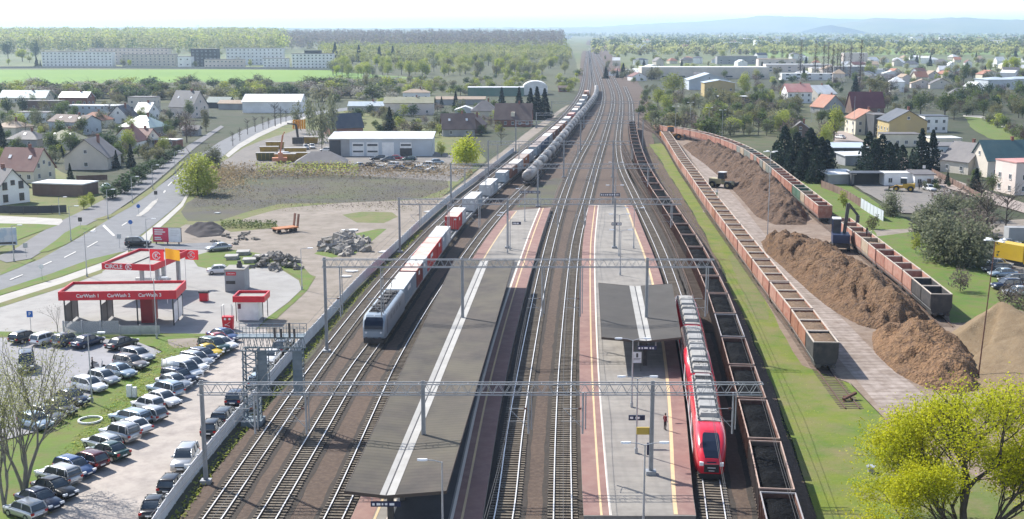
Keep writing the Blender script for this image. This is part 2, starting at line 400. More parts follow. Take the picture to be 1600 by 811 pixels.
region('cycle_path', [(-10, 402), (20, 391), (62, 364), (97, 344), (135, 326), (167, 309), (204, 286), (240, 266), (264, 250), (292, 228), (322, 210), (345, 196),
                      (350, 198), (330, 212), (306, 230), (280, 252), (262, 268), (234, 292), (208, 311), (174, 334), (146, 346), (115, 362), (80, 384), (48, 404), (10, 410)], G_CYC)
region('verge', [(60, 394), (82, 379), (102, 363), (124, 352), (152, 352), (132, 364), (104, 381), (74, 393)], G_LUSH, amp=0.2, step=2)
region('verge', [(146, 343), (176, 334), (210, 312), (236, 293), (264, 270), (286, 251), (288, 254), (268, 274), (240, 298), (206, 322), (176, 338), (160, 343)], G_GRASS, amp=0.15, step=3)
region('verge', [(0, 428), (22, 414), (48, 404), (56, 405), (30, 418), (0, 430)], G_LUSH)
region('verge', [(-40, 396), (0, 386), (40, 370), (90, 352), (60, 349), (0, 348), (-40, 348)], G_LUSH, amp=0.3, step=4)
region('side_street', [(-80, 349), (-80, 337), (0, 337), (60, 340), (96, 342), (98, 346), (92, 352), (60, 350), (0, 349)], G_PATH)
region('traffic_island', [(212, 338), (222, 330), (238, 315), (247, 310), (245, 316), (232, 330), (220, 338)], G_PATH)
for a in ([(160, 353), (163, 351), (180, 368), (177, 369)], [(255, 300), (258, 297), (259, 299), (256, 302)], [(190, 352), (198, 347), (199, 348), (191, 353)],
          [(60, 417), (80, 408), (81, 409), (61, 418)], [(100, 402), (118, 393), (119, 394), (101, 403)], [(136, 386), (152, 377), (153, 378), (137, 387)], [(262, 290), (268, 284), (269, 285), (263, 291)], [(276, 275), (282, 269), (283, 270), (277, 276)],
          [(15, 437), (35, 429), (36, 430), (16, 438)], [(140, 362), (148, 357), (150, 358), (142, 363)]):
    region('road_marking', a, G_MARK)
# ---- timber yard side
region('grass', [(1014, 226), (1034, 224), (1060, 262), (1110, 330), (1190, 452), (1258, 575), (1330, 600), (1386, 655), (1400, 720), (1440, 830), (1500, 1010), (1346, 1010), (1282, 830), (1224, 660), (1190, 560), (1150, 470), (1106, 374), (1062, 300), (1032, 250)], G_STRIP, amp=0.5)
region('bare_strip', [(1094, 317), (1122, 322), (1130, 336), (1098, 332)], G_DIRT, amp=0.6, step=2)
region('bare_strip', [(1135, 400), (1162, 392), (1190, 440), (1200, 500), (1180, 500)], G_GRASS, amp=0.6, step=2)
region('yard_dirt', [(1040, 210), (1100, 205), (1200, 250), (1300, 340), (1420, 440), (1500, 505), (1660, 470), (1660, 830), (1420, 830), (1396, 720), (1384, 655), (1330, 600), (1255, 572), (1180, 440), (1090, 300)], mat('wood_litter_ground', (0.20, 0.145, 0.11), (0.27, 0.215, 0.17), 0.1, 0.95, c3=(0.15, 0.105, 0.075), s3=0.6, pos=True, detail=7, bump=0.05, bscale=3), amp=0.5)
G_SLAB = mat('concrete_slab_road', (0.35, 0.295, 0.26), (0.26, 0.215, 0.185), 0.15, 0.9, c3=(0.19, 0.145, 0.115), s3=0.6, pos=True, detail=6)
stripe(G_SLAB, 0.45, 'Y', 0.45, (0.5, 0.46, 0.42)); stripe(G_SLAB, 0.45, 'X', 0.2, (0.5, 0.46, 0.42))
region('slab_road', [(1068, 226), (1090, 233), (1130, 285), (1200, 372), (1270, 452), (1330, 512), (1378, 560), (1440, 615), (1470, 660), (1400, 668), (1345, 602), (1310, 560), (1240, 470), (1180, 392), (1125, 312), (1085, 256)], G_SLAB, amp=0.4)
region('grass', [(1205, 248), (1252, 254), (1330, 292), (1392, 330), (1430, 352), (1500, 402), (1560, 432), (1640, 470), (1640, 500), (1484, 505), (1476, 470), (1440, 425), (1340, 356), (1296, 330), (1245, 282)], G_LUSH, amp=0.5)
region('gravel_path', [(1365, 360), (1430, 357), (1432, 362), (1372, 370)], G_DIRT, amp=0.3, step=3)
region('grey_yard', [(1325, 283), (1440, 268), (1478, 290), (1500, 316), (1470, 336), (1410, 333), (1350, 300)], G_YARD, amp=0.5)
region('lane', [(1305, 205), (1322, 205), (1352, 222), (1440, 258), (1470, 274), (1560, 305), (1640, 330), (1640, 345), (1550, 318), (1450, 284), (1395, 262), (1330, 236), (1302, 222)], mat('lane_surface', (0.34, 0.28, 0.245), (0.28, 0.235, 0.21), 0.1, 0.9, pos=True), amp=0.3)
region('grey_yard', [(1560, 395), (1640, 388), (1640, 455), (1565, 435), (1540, 420)], G_YARD, amp=0.4)
region('grey_yard', [(1500, 350), (1640, 340), (1640, 372), (1520, 372)], G_DIRT, amp=0.4)
region('grass', [(1380, 720), (1400, 690), (1470, 720), (1560, 760), (1640, 790), (1700, 1010), (1480, 1010), (1420, 840)], G_GRASS, amp=0.7)

# blue hills on the horizon: a ridge with real depth
def hills(name, prof, Y, depth, m, seed):
    mb = MB(); n, k = 160, 10
    xs = [prof[0][0] + (prof[-1][0] - prof[0][0]) * i / n for i in range(n + 1)]
    def hgt(px):
        for (a, ya), (b, yb) in zip(prof, prof[1:]):
            if a <= px <= b:
                t = (px - a) / (b - a); t = t * t * (3 - 2 * t)
                return ya + (yb - ya) * t
        return 45
    rows = []
    for j in range(k + 1):
        s = j / k; f = math.sin(s * math.pi)
        row = []
        for px in xs:
            top = CAM_H + (45.5 - hgt(px)) * Y / FOC
            z = max(0, top) * f * (1 + 0.10 * mnoise.noise(Vector((px * 0.02, j * 0.6, seed)))) + f * 9 * mnoise.noise(Vector((px * 0.09, j * 1.3, seed + 3)))
            y = Y + depth * (s - 0.5) + 250 * mnoise.noise(Vector((px * 0.01, s * 2, seed)))
            row.append((Y * (px - 800) / FOC, y, max(z, -0.3) - 0.25))
        rows.append(row)
    b = 0
    for row in rows: mb.v.extend(row)
    w = n + 1
    for j in range(k):
        for i in range(n):
            mb.f.append((j * w + i, j * w + i + 1, (j + 1) * w + i + 1, (j + 1) * w + i)); mb.m.append(0)
    return struct(mb.obj(name, m, smooth=True))
HILL = mat('wooded_hill', (0.06, 0.09, 0.04), (0.13, 0.15, 0.06), 0.0025, 0.95, c3=(0.16, 0.15, 0.09), s3=0.0016, pos=True, detail=7)
hills('hill', [(820, 44), (920, 42), (1000, 38), (1080, 34), (1150, 29), (1190, 25.5), (1240, 27), (1300, 30), (1380, 33), (1500, 37), (1620, 40), (1760, 43)], 15500, 4200, HILL, 1.0)
hills('hill', [(1290, 40), (1330, 34), (1355, 28.5), (1385, 30), (1430, 31), (1470, 28.5), (1510, 29), (1560, 32), (1640, 33), (1800, 36)], 11800, 2600, HILL, 5.0)
hills('hill', [(560, 46), (640, 43.5), (760, 43), (880, 43), (960, 43.5), (1100, 44), (1200, 46)], 13500, 3000, HILL, 9.0)

hills('hill', [(-420, 60), (-200, 58), (300, 58), (800, 58), (900, 66)], 3600, 2800, HILL, 21.0)
hills('hill', [(-300, 45), (-100, 43.8), (120, 43.5), (330, 43.2), (480, 44), (640, 44.6), (800, 46)], 9000, 3500, HILL, 13.0)

# the air: an even haze round the whole scene
hz = MB(); hz.box(-23500, 23500, -400, 41500, -1.4, 262)
haze = struct(hz.obj('haze', bpy.data.materials.new('haze_air')), 'stuff')
hm = haze.data.materials[0]; hm.use_nodes = True
hn = hm.node_tree.nodes
hn.remove(hn['Principled BSDF'])
pv = hn.new('ShaderNodeVolumePrincipled')
pv.inputs['Color'].default_value = (0.58, 0.76, 1.0, 1)
pv.inputs['Density'].default_value = 0.000095
pv.inputs['Anisotropy'].default_value = 0.35
hm.node_tree.links.new(pv.outputs['Volume'], hn['Material Output'].inputs['Volume'])

# ================================================================== railway: tracks, platforms, canopies, catenary
class Path:
    def __init__(s, pix, z=0.0, step=0.6, pts=None, pre=0.0):
        w = pts or [P(x, y, z) for x, y in pix]
        w = [Vector((p.x, p.y, 0)) for p in w]
        if pre: w = [w[0] + (w[0] - w[1]).normalized() * pre] + w
        for _ in range(1):                         # soften the traced corners
            w = [w[0]] + [(w[i - 1] + w[i] * 10 + w[i + 1]) / 12 for i in range(1, len(w) - 1)] + [w[-1]]
        dense = []
        ext = [w[0] * 2 - w[1]] + w + [w[-1] * 2 - w[-2]]
        for i in range(1, len(ext) - 2):
            a, b, c, d = ext[i - 1:i + 3]
            t0 = 0.0; t1 = t0 + (b - a).length ** 0.5; t2 = t1 + (c - b).length ** 0.5; t3 = t2 + (d - c).length ** 0.5
            k = max(4, int((c - b).length / 2))
            for j in range(k):
                t = t1 + (t2 - t1) * j / k
                A1 = a * ((t1 - t) / (t1 - t0)) + b * ((t - t0) / (t1 - t0)); A2 = b * ((t2 - t) / (t2 - t1)) + c * ((t - t1) / (t2 - t1)); A3 = c * ((t3 - t) / (t3 - t2)) + d * ((t - t2) / (t3 - t2))
                B1 = A1 * ((t2 - t) / (t2 - t0)) + A2 * ((t - t0) / (t2 - t0)); B2 = A2 * ((t3 - t) / (t3 - t1)) + A3 * ((t - t1) / (t3 - t1))
                dense.append(B1 * ((t2 - t) / (t2 - t1)) + B2 * ((t - t1) / (t2 - t1)))
        dense.append(w[-1])
        s.p = dense; s.s = [0.0]
        for a, b in zip(dense, dense[1:]): s.s.append(s.s[-1] + (b - a).length)
        s.L = s.s[-1]
    def at(s, d, off=0.0, z=0.0):
        import bisect
        i = min(max(bisect.bisect_right(s.s, d) - 1, 0), len(s.p) - 2)
        t = (d - s.s[i]) / max(1e-9, s.s[i + 1] - s.s[i])
        p = s.p[i].lerp(s.p[i + 1], t); g = (s.p[i + 1] - s.p[i]).normalized()
        q = p + Vector((g.y, -g.x, 0)) * off
        return Vector((q.x, q.y, z))
    def ang(s, d):
        a, b = s.at(d - 3), s.at(d + 3)
        return math.atan2(b.y - a.y, b.x - a.x) - math.pi / 2      # 0 when the track runs along +Y
    def s_at_row(s, py, z=0.0):       # arclength where a point at height z shows at image row py
        lo, hi = 0.0, s.L
        for _ in range(40):
            m = (lo + hi) / 2
            if proj(s.at(m, 0, z))[1] > py: lo = m
            else: hi = m
        return lo
    def near(s, p):
        return min(range(len(s.p)), key=lambda i: (s.p[i].x - p.x) ** 2 + (s.p[i].y - p.y) ** 2)
FARL = [(940, 130), (931, 105), (925.5, 85), (922, 70), (921, 62)]
FARM = [(953, 132), (940, 106), (931, 85), (925, 70), (923, 62)]
T1 = Path([(300, 860), (337, 808), (410, 699), (490, 582), (548, 505), (600, 440), (651, 385), (690, 345), (736, 303), (790, 259), (832, 226), (878, 186), (906, 149), (912, 125), (914, 105), (917, 85), (919, 70)], pre=32)
T2 = Path([(385, 868), (421, 808), (487, 696), (553, 582), (592, 530), (655, 437), (718, 352), (741, 329), (774, 299), (805, 274), (853, 228.5), (879, 205), (896, 187), (909, 168), (917.5, 150), (921, 135), (922, 115), (921, 95), (920, 70)], pre=32)
T3 = Path([(487, 880), (524, 811), (612, 608), (623, 582), (668, 497), (730, 400), (761, 358.5), (800, 314), (828, 287), (852, 259), (882, 221), (904, 191), (920, 172), (931, 155), (932.5, 142), (929, 126), (925, 108), (922, 90), (920.5, 70)], pre=32)
T4 = Path([(772, 880), (788, 811), (804, 680), (819, 583), (854, 401), (877, 318), (902, 252), (919, 223), (932, 195), (940, 172), (944, 153)] + FARL, pre=32)
T5 = Path([(879, 880), (879, 811), (879.6, 680), (882, 583), (899, 380), (916, 318), (934, 252), (943, 223), (951, 195), (957, 172), (959, 153)] + FARM, pre=32)
T6 = Path([(1128, 880), (1119, 811), (1112, 763), (1095, 640), (1068, 500), (1037, 403), (994, 312), (970, 262), (965, 226), (968, 195), (971, 172), (971, 153), (962, 128), (946, 105), (935, 85), (927, 70), (924, 62)], pre=32)
T7 = Path([(1110, 520), (1082, 440), (1058, 385), (1020, 316), (985, 262), (968, 222)])
def lower(px, py, z=3.2):            # the ground point under a point seen at height z
    q = P(px, py, z); return Vector((q.x, q.y, 0))
T8 = Path(None, pts=[lower(*a) for a in [(1232, 830), (1215, 768), (1195, 687), (1159, 570), (1145.5, 526), (1133, 489), (1121, 455), (1084, 380), (1044, 318), (1022, 287), (1004, 255), (993, 222), (988, 195), (987, 172), (986, 150), (976, 128)]], pre=32)
T9 = Path(None, pts=[lower(*a, 3.3) for a in [(1340, 600), (1288, 537), (1250, 484), (1212, 438), (1182, 400), (1141, 348), (1109, 307), (1084, 272), (1067, 250), (1053, 228), (1043, 212), (1033, 200), (1018, 186), (1000, 172)]])
T10 = Path(None, pts=[lower(*a, 3.3) for a in [(1560, 548), (1467, 461), (1433, 433.5), (1415, 419), (1383, 395), (1345, 365), (1307, 337), (1286, 322), (1262, 303), (1231, 279), (1200, 254), (1172, 236), (1146, 224), (1120, 215), (1095, 208), (1070, 203), (1040, 198), (1010, 190), (995, 178)]])
M_RAIL = mat('worn_rail_head_sky_sheen', (0.80, 0.79, 0.78), (0.66, 0.64, 0.62), 0.7, 0.35, 0.25, pos=True)  # pale base colour carries the sky's reflection on the worn rail tops
M_RAILSIDE = mat('rusty_rail_side', (0.13, 0.08, 0.055), (0.09, 0.06, 0.05), 1.0, 0.8, pos=True)
M_SLEEPER = mat('concrete_sleeper', (0.208, 0.177, 0.137), (0.135, 0.112, 0.0868), 0.35, 0.9, c3=(0.104, 0.0825, 0.0639), s3=1.3, pos=True)
M_SLEEPER2 = mat('wooden_sleeper', (0.085, 0.06, 0.045), (0.13, 0.10, 0.08), 0.5, 0.9, pos=True)
def track(path, s0, s1, sl_to=430.0, sleeper=True, wood=False, rust=False, base=0.0, bed=True):
    ds = 2.0; n = max(2, int((s1 - s0) / ds))
    mb = MB()
    for side in (-0.7525, 0.7525):
        rings = []
        for i in range(n + 1):
            d = s0 + (s1 - s0) * i / n
            a, b = path.at(d, side - 0.05, 0), path.at(d, side + 0.05, 0)
            rings.append([(a.x, a.y, base + 0.12), (b.x, b.y, base + 0.12), (b.x, b.y, base + 0.285), (a.x, a.y, base + 0.285)])
        k = len(mb.f); mb.loft(rings, 1)
        for j in range(n): mb.m[k + j * 4 + 2] = 0
    root = struct(mb.obj('railway_track', [M_RAILSIDE if rust else M_RAIL, M_RAILSIDE]))
    if bed:
        bb = MB(); L = []; Rr = []
        for i in range(n + 1):
            d = s0 + (s1 - s0) * i / n
            j = 0.22 * mnoise.noise(Vector((d * 0.35, base, len(_mats))))
            L.append(path.at(d, -1.75 + j, 0)); Rr.append(path.at(d, 1.75 + j, 0))
        for i in range(n): bb.poly([(L[i].x, L[i].y, base + 0.012), (Rr[i].x, Rr[i].y, base + 0.012), (Rr[i + 1].x, Rr[i + 1].y, base + 0.012), (L[i + 1].x, L[i + 1].y, base + 0.012)])
        bb.obj('track_bed', G_TRACKB, root)
    if sleeper:
        sb = MB(); d = s0 + 0.3
        while d < min(s1, sl_to):
            c = path.at(d, 0, 0); g = path.ang(d); jx = rnd.uniform(-0.03, 0.03)
            ax, ay = Vector((math.cos(g), math.sin(g), 0)), Vector((-math.sin(g), math.cos(g), 0))
            sb.obox((c.x, c.y, base + 0.085 + rnd.uniform(-0.01, 0.01)), ax * (1.27 + jx), ay * 0.135, Vector((0, 0, 0.065)))
            d += 0.6 if not wood else 0.65
        sb.obj('sleeper', M_SLEEPER2 if wood else M_SLEEPER, root)['kind'] = 'stuff'
    return root
for q in (T1, T2, T3, T4, T5, T6): track(q, 0, q.L - 5)
track(T8, 0, T8.L - 2, wood=True)
track(T7, 0, T7.L - 2, wood=True, rust=True)
track(T9, T9.s_at_row(640, 0), T9.L - 5, wood=True, rust=True, base=-0.06)
track(T10, T10.s_at_row(512, 0), T10.L - 5, wood=True, rust=True, base=-0.06)
# the abandoned siding rails showing in the grass beyond the last chip wagon
dead = Path([(1346, 715), (1310, 655), (1275, 607), (1262, 590)])
mb = MB()
for pxs in ([(1388, 740), (1360, 700), (1328, 655), (1297, 612), (1282, 592)], [(1400, 690), (1373, 655), (1345, 622), (1322, 592)], [(1452, 831), (1436, 806), (1420, 783)]):
    q = Path(pxs); rg = []
    for i in range(21):
        d = q.L * i / 20; a, b = q.at(d, -0.05), q.at(d, 0.05)
        rg.append([(a.x, a.y, -0.1), (b.x, b.y, -0.1), (b.x, b.y, 0.05), (a.x, a.y, 0.05)])
    mb.loft(rg, 0)
struct(mb.obj('railway_track', mat('dull_old_rail', (0.42, 0.40, 0.30), (0.30, 0.28, 0.2), 0.8, 0.6, 0.2, pos=True)))

# ---- platforms -----------------------------------------------------------------------------------------------
PH = 0.86
M_PAVE = mat('grey_platform_paving', (0.30, 0.277, 0.245), (0.22, 0.205, 0.188), 0.1, 0.85, c3=(0.19, 0.175, 0.16), s3=0.35, pos=True)
stripe(M_PAVE, 0.5, 'Y', 0.16, (0.6, 0.6, 0.6)); stripe(M_PAVE, 0.5, 'X', 0.14, (0.6, 0.6, 0.6))
M_BAND = mat('pink_platform_edge_paving', (0.245, 0.137, 0.116), (0.197, 0.113, 0.1), 0.12, 0.85, c3=(0.272, 0.173, 0.145), s3=0.7, pos=True)
M_YEL = mat('yellow_safety_line', (0.62, 0.46, 0.25), (0.52, 0.39, 0.24), 0.5, 0.8, pos=True)
M_WLINE = mat('pale_guide_strip', (0.68, 0.62, 0.54), (0.60, 0.54, 0.47), 0.5, 0.8, pos=True)
M_BROWN = mat('brown_platform_paving', (0.30, 0.20, 0.16), (0.25, 0.175, 0.145), 0.2, 0.85, pos=True)
def strip(path, o0, o1, s0, s1, z, name, m, parent, ds=3.0, z0=None):
    n = max(2, int((s1 - s0) / ds)); mb = MB(); rings = []
    for i in range(n + 1):
        d = s0 + (s1 - s0) * i / n
        a, b = path.at(d, o0), path.at(d, o1)
        lo = z - 0.05 if z0 is None else z0
        rings.append([(a.x, a.y, lo), (b.x, b.y, lo), (b.x, b.y, z), (a.x, a.y, z)])
    mb.loft(rings, 0)
    return mb.obj(name, m, parent)
def edge_path(pix): return Path(pix, z=PH)
E1L = Path(None, pts=[T3.at(d, 1.72) for d in [T3.L * 0 + k for k in range(0, int(T3.s_at_row(323, PH)), 8)]])
E1R = edge_path([(740, 890), (754, 811), (785, 613), (800, 542), (822, 451), (836, 403), (848, 362), (861, 324)])
E2L = edge_path([(914, 830), (911, 806), (905.5, 613), (905, 530), (910, 380), (914, 355), (920, 318)])
E2R = edge_path([(1092, 830), (1086, 806), (1069, 608), (1037, 442), (1022, 400), (1005, 360), (991, 325), (986, 318)])
def platform(EL, ER, name, rows, m_inner, deco):
    mb = MB(); rg = []
    for py in rows:
        a, b = EL.at(EL.s_at_row(py, PH)), ER.at(ER.s_at_row(py, PH))
        rg.append([(a.x + 0.08, a.y, 0), (b.x - 0.08, b.y, 0), (b.x, b.y, PH), (a.x, a.y, PH)])
    mb.loft(rg, 0)
    root = struct(mb.obj(name, [m_inner]))
    for E, o0, o1, m, nm, r0, r1 in deco:
        strip(E, o0, o1, E.s_at_row(r0, PH), E.s_at_row(r1, PH), PH + 0.012 if nm == 'edge_band' else PH + 0.02, nm, m, root)
    return root
rows1 = [880, 845, 811, 770, 730, 690, 650, 610, 570, 530, 490, 460, 430, 410, 390, 370, 350, 335, 324]
rows2 = [806, 770, 730, 690, 650, 610, 570, 530, 490, 460, 430, 410, 390, 370, 350, 335, 320]
platform(E1L, E1R, 'station_platform', rows1, M_PAVE,
         [(E1L, 0.02, 1.75, M_BAND, 'edge_band', 870, 325), (E1L, 1.85, 2.05, M_YEL, 'safety_line', 870, 325), (E1L, 2.9, 3.35, M_WLINE, 'guide_strip', 870, 406),
          (E1R, -2.35, -0.02, M_BAND, 'edge_band', 870, 325), (E1R, -1.75, -1.55, M_YEL, 'safety_line', 870, 325), (E1R, -2.6, -2.35, M_WLINE, 'guide_strip', 870, 325)])
platform(E2L, E2R, 'station_platform', rows2, M_PAVE,
         [(E2L, 0.02, 2.1, M_BAND, 'edge_band', 805, 321), (E2L, 1.36, 1.55, M_YEL, 'safety_line', 805, 321), (E2L, 2.1, 2.3, M_WLINE, 'guide_strip', 805, 321),
          (E2R, -1.8, -0.02, M_BAND, 'edge_band', 805, 321), (E2R, -1.78, -1.45, M_YEL, 'safety_line', 805, 321)])
strip(E1R, -7.2, -2.75, E1R.s_at_row(872, PH), E1R.s_at_row(410, PH), PH + 0.016, 'asphalt_band', mat('dark_platform_asphalt', (0.06, 0.06, 0.065), (0.045, 0.045, 0.05), 0.4, 0.9, pos=True), bpy.data.objects['station_platform'])
# low brown apron beyond the end of the first platform
region('platform_ramp', [(806, 324), (861, 322), (872, 292), (880, 280), (868, 278), (850, 284), (828, 300)], G_SCRUB, z=0.02)

# ---- canopies ------------------------------------------------------------------------------------------------
M_FELT = mat('brown_grey_roofing_felt', (0.088, 0.074, 0.062), (0.052, 0.046, 0.042), 0.35, 0.9, c3=(0.118, 0.105, 0.075), s3=0.1, pos=True, detail=7)
M_FELT2 = mat('grey_roofing_felt', (0.0657, 0.06, 0.0553), (0.0525, 0.0488, 0.0451), 0.25, 0.9, c3=(0.0773, 0.0713, 0.0655), s3=0.2, pos=True, detail=7)
stripe(M_FELT, 0.9, 'Y', 0.4, (0.6, 0.6, 0.6)); stripe(M_FELT2, 0.9, 'Y', 0.35, (0.6, 0.6, 0.6))
M_STRIP = mat('pale_roof_strip', (0.40, 0.39, 0.37), (0.33, 0.32, 0.30), 0.5, 0.8, pos=True)
M_FASC = mat('dark_fascia', (0.07, 0.055, 0.045), None, rough=0.7)
M_SIGNB = mat('navy_sign_board', (0.012, 0.02, 0.06), None, rough=0.35)
M_SIGNW = mat('white_sign_lettering', (0.75, 0.75, 0.76), None, rough=0.5)
def canopy(label, corners, ze, zv, felt, nslab):
    """corners: far-left, far-valley, far-right, near-right, near-valley, near-left in the picture; edges at ze, valley at zv"""
    fl, fv, fr, nr, nv, nl = [P(c[0], c[1], z) for c, z in zip(corners, (ze, zv, ze, ze, zv, ze))]
    ctr = (fv + nv) / 2
    t = thing('platform_canopy', label, 'canopy', (ctr.x, ctr.y, PH), 0)
    off = Vector((ctr.x, ctr.y, PH))
    th = Vector((0, 0, 0.22))
    for nm, q in (('roof_slab', (nl, nv, fv, fl)), ('roof_slab', (nv, nr, fr, fv))):
        mb = MB(); q = [p - off for p in q]
        mb.hexa([p - th for p in q] + q, 0)
        mb.f[1] = mb.f[1]
        o = mb.obj(nm, [felt], t)
        # the pale strip beside the gutter, and a seam of fascia round the edge
        a, b, c, d = q
        if nm == 'roof_slab' and (q[0] - (nl - off)).length < 1e-6: i0, i1, j0, j1 = a, b, d, c
        else: i0, i1, j0, j1 = b, a, c, d
        sm = MB(); up = Vector((0, 0, 0.03))
        s = lambda p, r, f: p.lerp(r, f)
        f1, f2 = 0.985, 0.85
        sm.hexa([s(i0, i1, f2), s(i0, i1, f1), s(j0, j1, f1), s(j0, j1, f2)] + [p + up for p in (s(i0, i1, f2), s(i0, i1, f1), s(j0, j1, f1), s(j0, j1, f2))])
        sm.obj('pale_strip', M_STRIP, o)
        fm = MB()
        fm.bar(i0 - th * 0.5, j0 - th * 0.5, 0.05, 0.26); fm.bar(i0 - th * 0.5, i1 - th * 0.5, 0.05, 0.27); fm.bar(j0 - th * 0.5, j1 - th * 0.5, 0.05, 0.27)
        fm.obj('fascia_edge', M_FASC, o)
    gm = MB(); gm.bar(nv - off + Vector((0, 0, -0.02)), fv - off + Vector((0, 0, -0.02)), 0.16, 0.06); gm.obj('gutter', M_DARKSTEEL, t)
    for k in range(nslab):
        f = (k + 0.35) / nslab
        c = nv.lerp(fv, f) - off
        cm = MB(); cm.box(c.x - 0.24, c.x + 0.24, c.y - 0.24, c.y + 0.24, 0.0, c.z - 0.24)
        cm.obj('column', M_DARKSTEEL, t)
        am = MB(); l, r_ = nl.lerp(fl, f) - off, nr.lerp(fr, f) - off
        dz = Vector((0, 0, -0.36))
        am.bar(c + dz, c.lerp(l, 0.93) + dz, 0.18, 0.24); am.bar(c + dz, c.lerp(r_, 0.93) + dz, 0.18, 0.24)
        am.obj('cross_beam', M_DARKSTEEL, t)
    return t, off, nv
canopy('long grey-brown butterfly canopy covering the platform beside the freight train', [(711, 404), (757, 408), (803, 406), (697, 767), (603, 774.5), (538, 767)], 4.75, 4.45, M_FELT, 16)
canopy('short dark butterfly canopy on the platform beside the red train', [(935, 442), (992, 447.5), (1050, 443), (1064.5, 527), (1010, 533), (940, 527)], 4.75, 4.45, M_FELT2, 4)

def pictograms(mb, w, h, y, seed):
    r = random.Random(seed); x = -w / 2 + 0.12
    while x < w / 2 - 0.3:
        k = r.uniform(0.12, 0.42)
        mb.box(x, min(x + k, w / 2 - 0.1), y - 0.012, y, -h * 0.22 + r.uniform(-0.02, 0.02), h * 0.22); x += k + r.uniform(0.08, 0.25)
def sign_board(label, pos, w, h, legs=None, rz=0.0, seed=1, group=None, m=M_SIGNB, hang=None):
    t = thing('information_sign', label, 'sign', pos, rz, group)
    mb = MB(); mb.box(-w / 2, w / 2, -0.06, 0.06, -h / 2, h / 2); mb.obj('sign_panel', m, t)
    lm = MB(); pictograms(lm, w, h, -0.065, seed); lm.obj('lettering', M_SIGNW, t)
    pm = MB()
    if legs:
        for x in (-w / 2 - 0.05, w / 2 + 0.05): pm.tube([(x, 0, -legs), (x, 0, h / 2)], 0.05, 6)
    if hang:
        for x in (-w / 2 + 0.1, w / 2 - 0.1): pm.bar((x, 0, h / 2), (x, 0, h / 2 + hang), 0.05)
    if pm.v: pm.obj('support_post', M_STEEL, t)
    return t
q = P(603, 783, 3.9); sign_board('dark blue sign with white pictograms hung below the near end of the long canopy', (q.x, q.y - 0.2, 3.75), 2.3, 0.42, hang=0.35, seed=3)
q = P(1011, 545, 3.7); sign_board('dark sign hung under the near edge of the short canopy', (q.x, q.y, 3.8), 2.2, 0.45, hang=0.5, seed=4)
q = P(994, 692, PH); sign_board('dark blue sign with white pictograms on the pole near the lone passenger', (q.x, q.y - 0.1, 3.4), 1.55, 0.5, seed=5)
q = P(955, 312, 0.9); sign_board('long navy station name board between two posts at the end of the pink-edged platform', P(953, 321, PH) + Vector((0, 0, 2.4)), 4.4, 0.7, legs=2.4, seed=6)
sign_board('long navy station name board between two posts on the low ramp past the container wagons', P(828, 322, 0.0) + Vector((0, 0, 3.2)), 4.6, 0.6, legs=3.2, seed=7)
sign_board('small dark sign on the first platform beyond the long canopy', P(807, 370, PH) + Vector((0, 0, 2.6)), 1.7, 0.55, seed=8)
sign_board('small dark sign on the second platform between the tall masts', P(963, 372, PH) + Vector((0, 0, 2.7)), 1.9, 0.55, seed=9)
q = P(995, 580, PH)
t = thing('notice_board', 'white timetable board on the platform in the shade of the short canopy', 'notice board', (q.x, q.y, PH))
mb = MB(); mb.box(-0.5, 0.5, -0.05, 0.05, 1.0, 2.3); mb.obj('board_panel', M_WHITE, t)
mb = MB(); mb.box(-0.5, -0.42, -0.06, 0.06, 0, 1.0); mb.box(0.42, 0.5, -0.06, 0.06, 0, 1.0); mb.obj('support_post', M_DARKSTEEL, t)
mb = MB(); mb.box(-0.4, 0.4, -0.056, -0.052, 1.5, 1.55); mb.box(-0.4, 0.3, -0.056, -0.052, 1.35, 1.4); mb.box(-0.12, 0.12, -0.056, -0.052, 1.65, 2.15); mb.obj('lettering', M_DARKSTEEL, t)
q = P(1010, 742, PH)
t = thing('departure_display', 'yellow and navy passenger display hung on the tall mast beside the lone passenger', 'display', (P(1016, 736, PH).x - 0.6, P(1016, 736, PH).y - 0.5, PH))
mb = MB(); mb.box(-0.75, 0.75, -0.1, 0.1, 3.6, 4.25); mb.obj('display_panel', mat('ochre_panel', (0.45, 0.32, 0.06), None, rough=0.5), t)
mb = MB(); mb.box(0.2, 0.55, -0.1, 0.1, 1.7, 2.8); mb.obj('notice_panel', M_SIGNB, t)
mb = MB(); mb.tube([(0.45, 0.12, 0), (0.45, 0.12, 4.2)], 0.06, 6); mb.obj('support_post', M_STEEL, t)

# ---- catenary gantries ------------------------------------------------------------------------------------------
M_GANTRY = mat('grey_gantry_steel', (0.34, 0.355, 0.375), (0.27, 0.285, 0.305), 0.8, 0.55, 0.35)
def lattice(mb, p, q, h, w, n, r=0.036, m=0):
    """box truss between p and q (its top middle line)"""
    p, q = Vector(p), Vector(q); d = (q - p); L = d.length; d.normalize()
    sd = d.cross(Vector((0, 0, 1))).normalized() * (w / 2); dn = Vector((0, 0, -h))
    for s in (sd, -sd):
        mb.bar(p + s, q + s, r * 2.4, r * 2.4, m); mb.bar(p + s + dn, q + s + dn, r * 2.4, r * 2.4, m)
        for k in range(n):
            a, b = p + d * (L * k / n) + s, p + d * (L * (k + 1) / n) + s
            c = (a + b) / 2
            mb.bar(a + dn, c, r, r, m); mb.bar(c, b + dn, r, r, m)
    for k in range(0, n + 1, 2):
        a = p + d * (L * k / n)
        mb.bar(a + sd, a - sd, r, r, m)
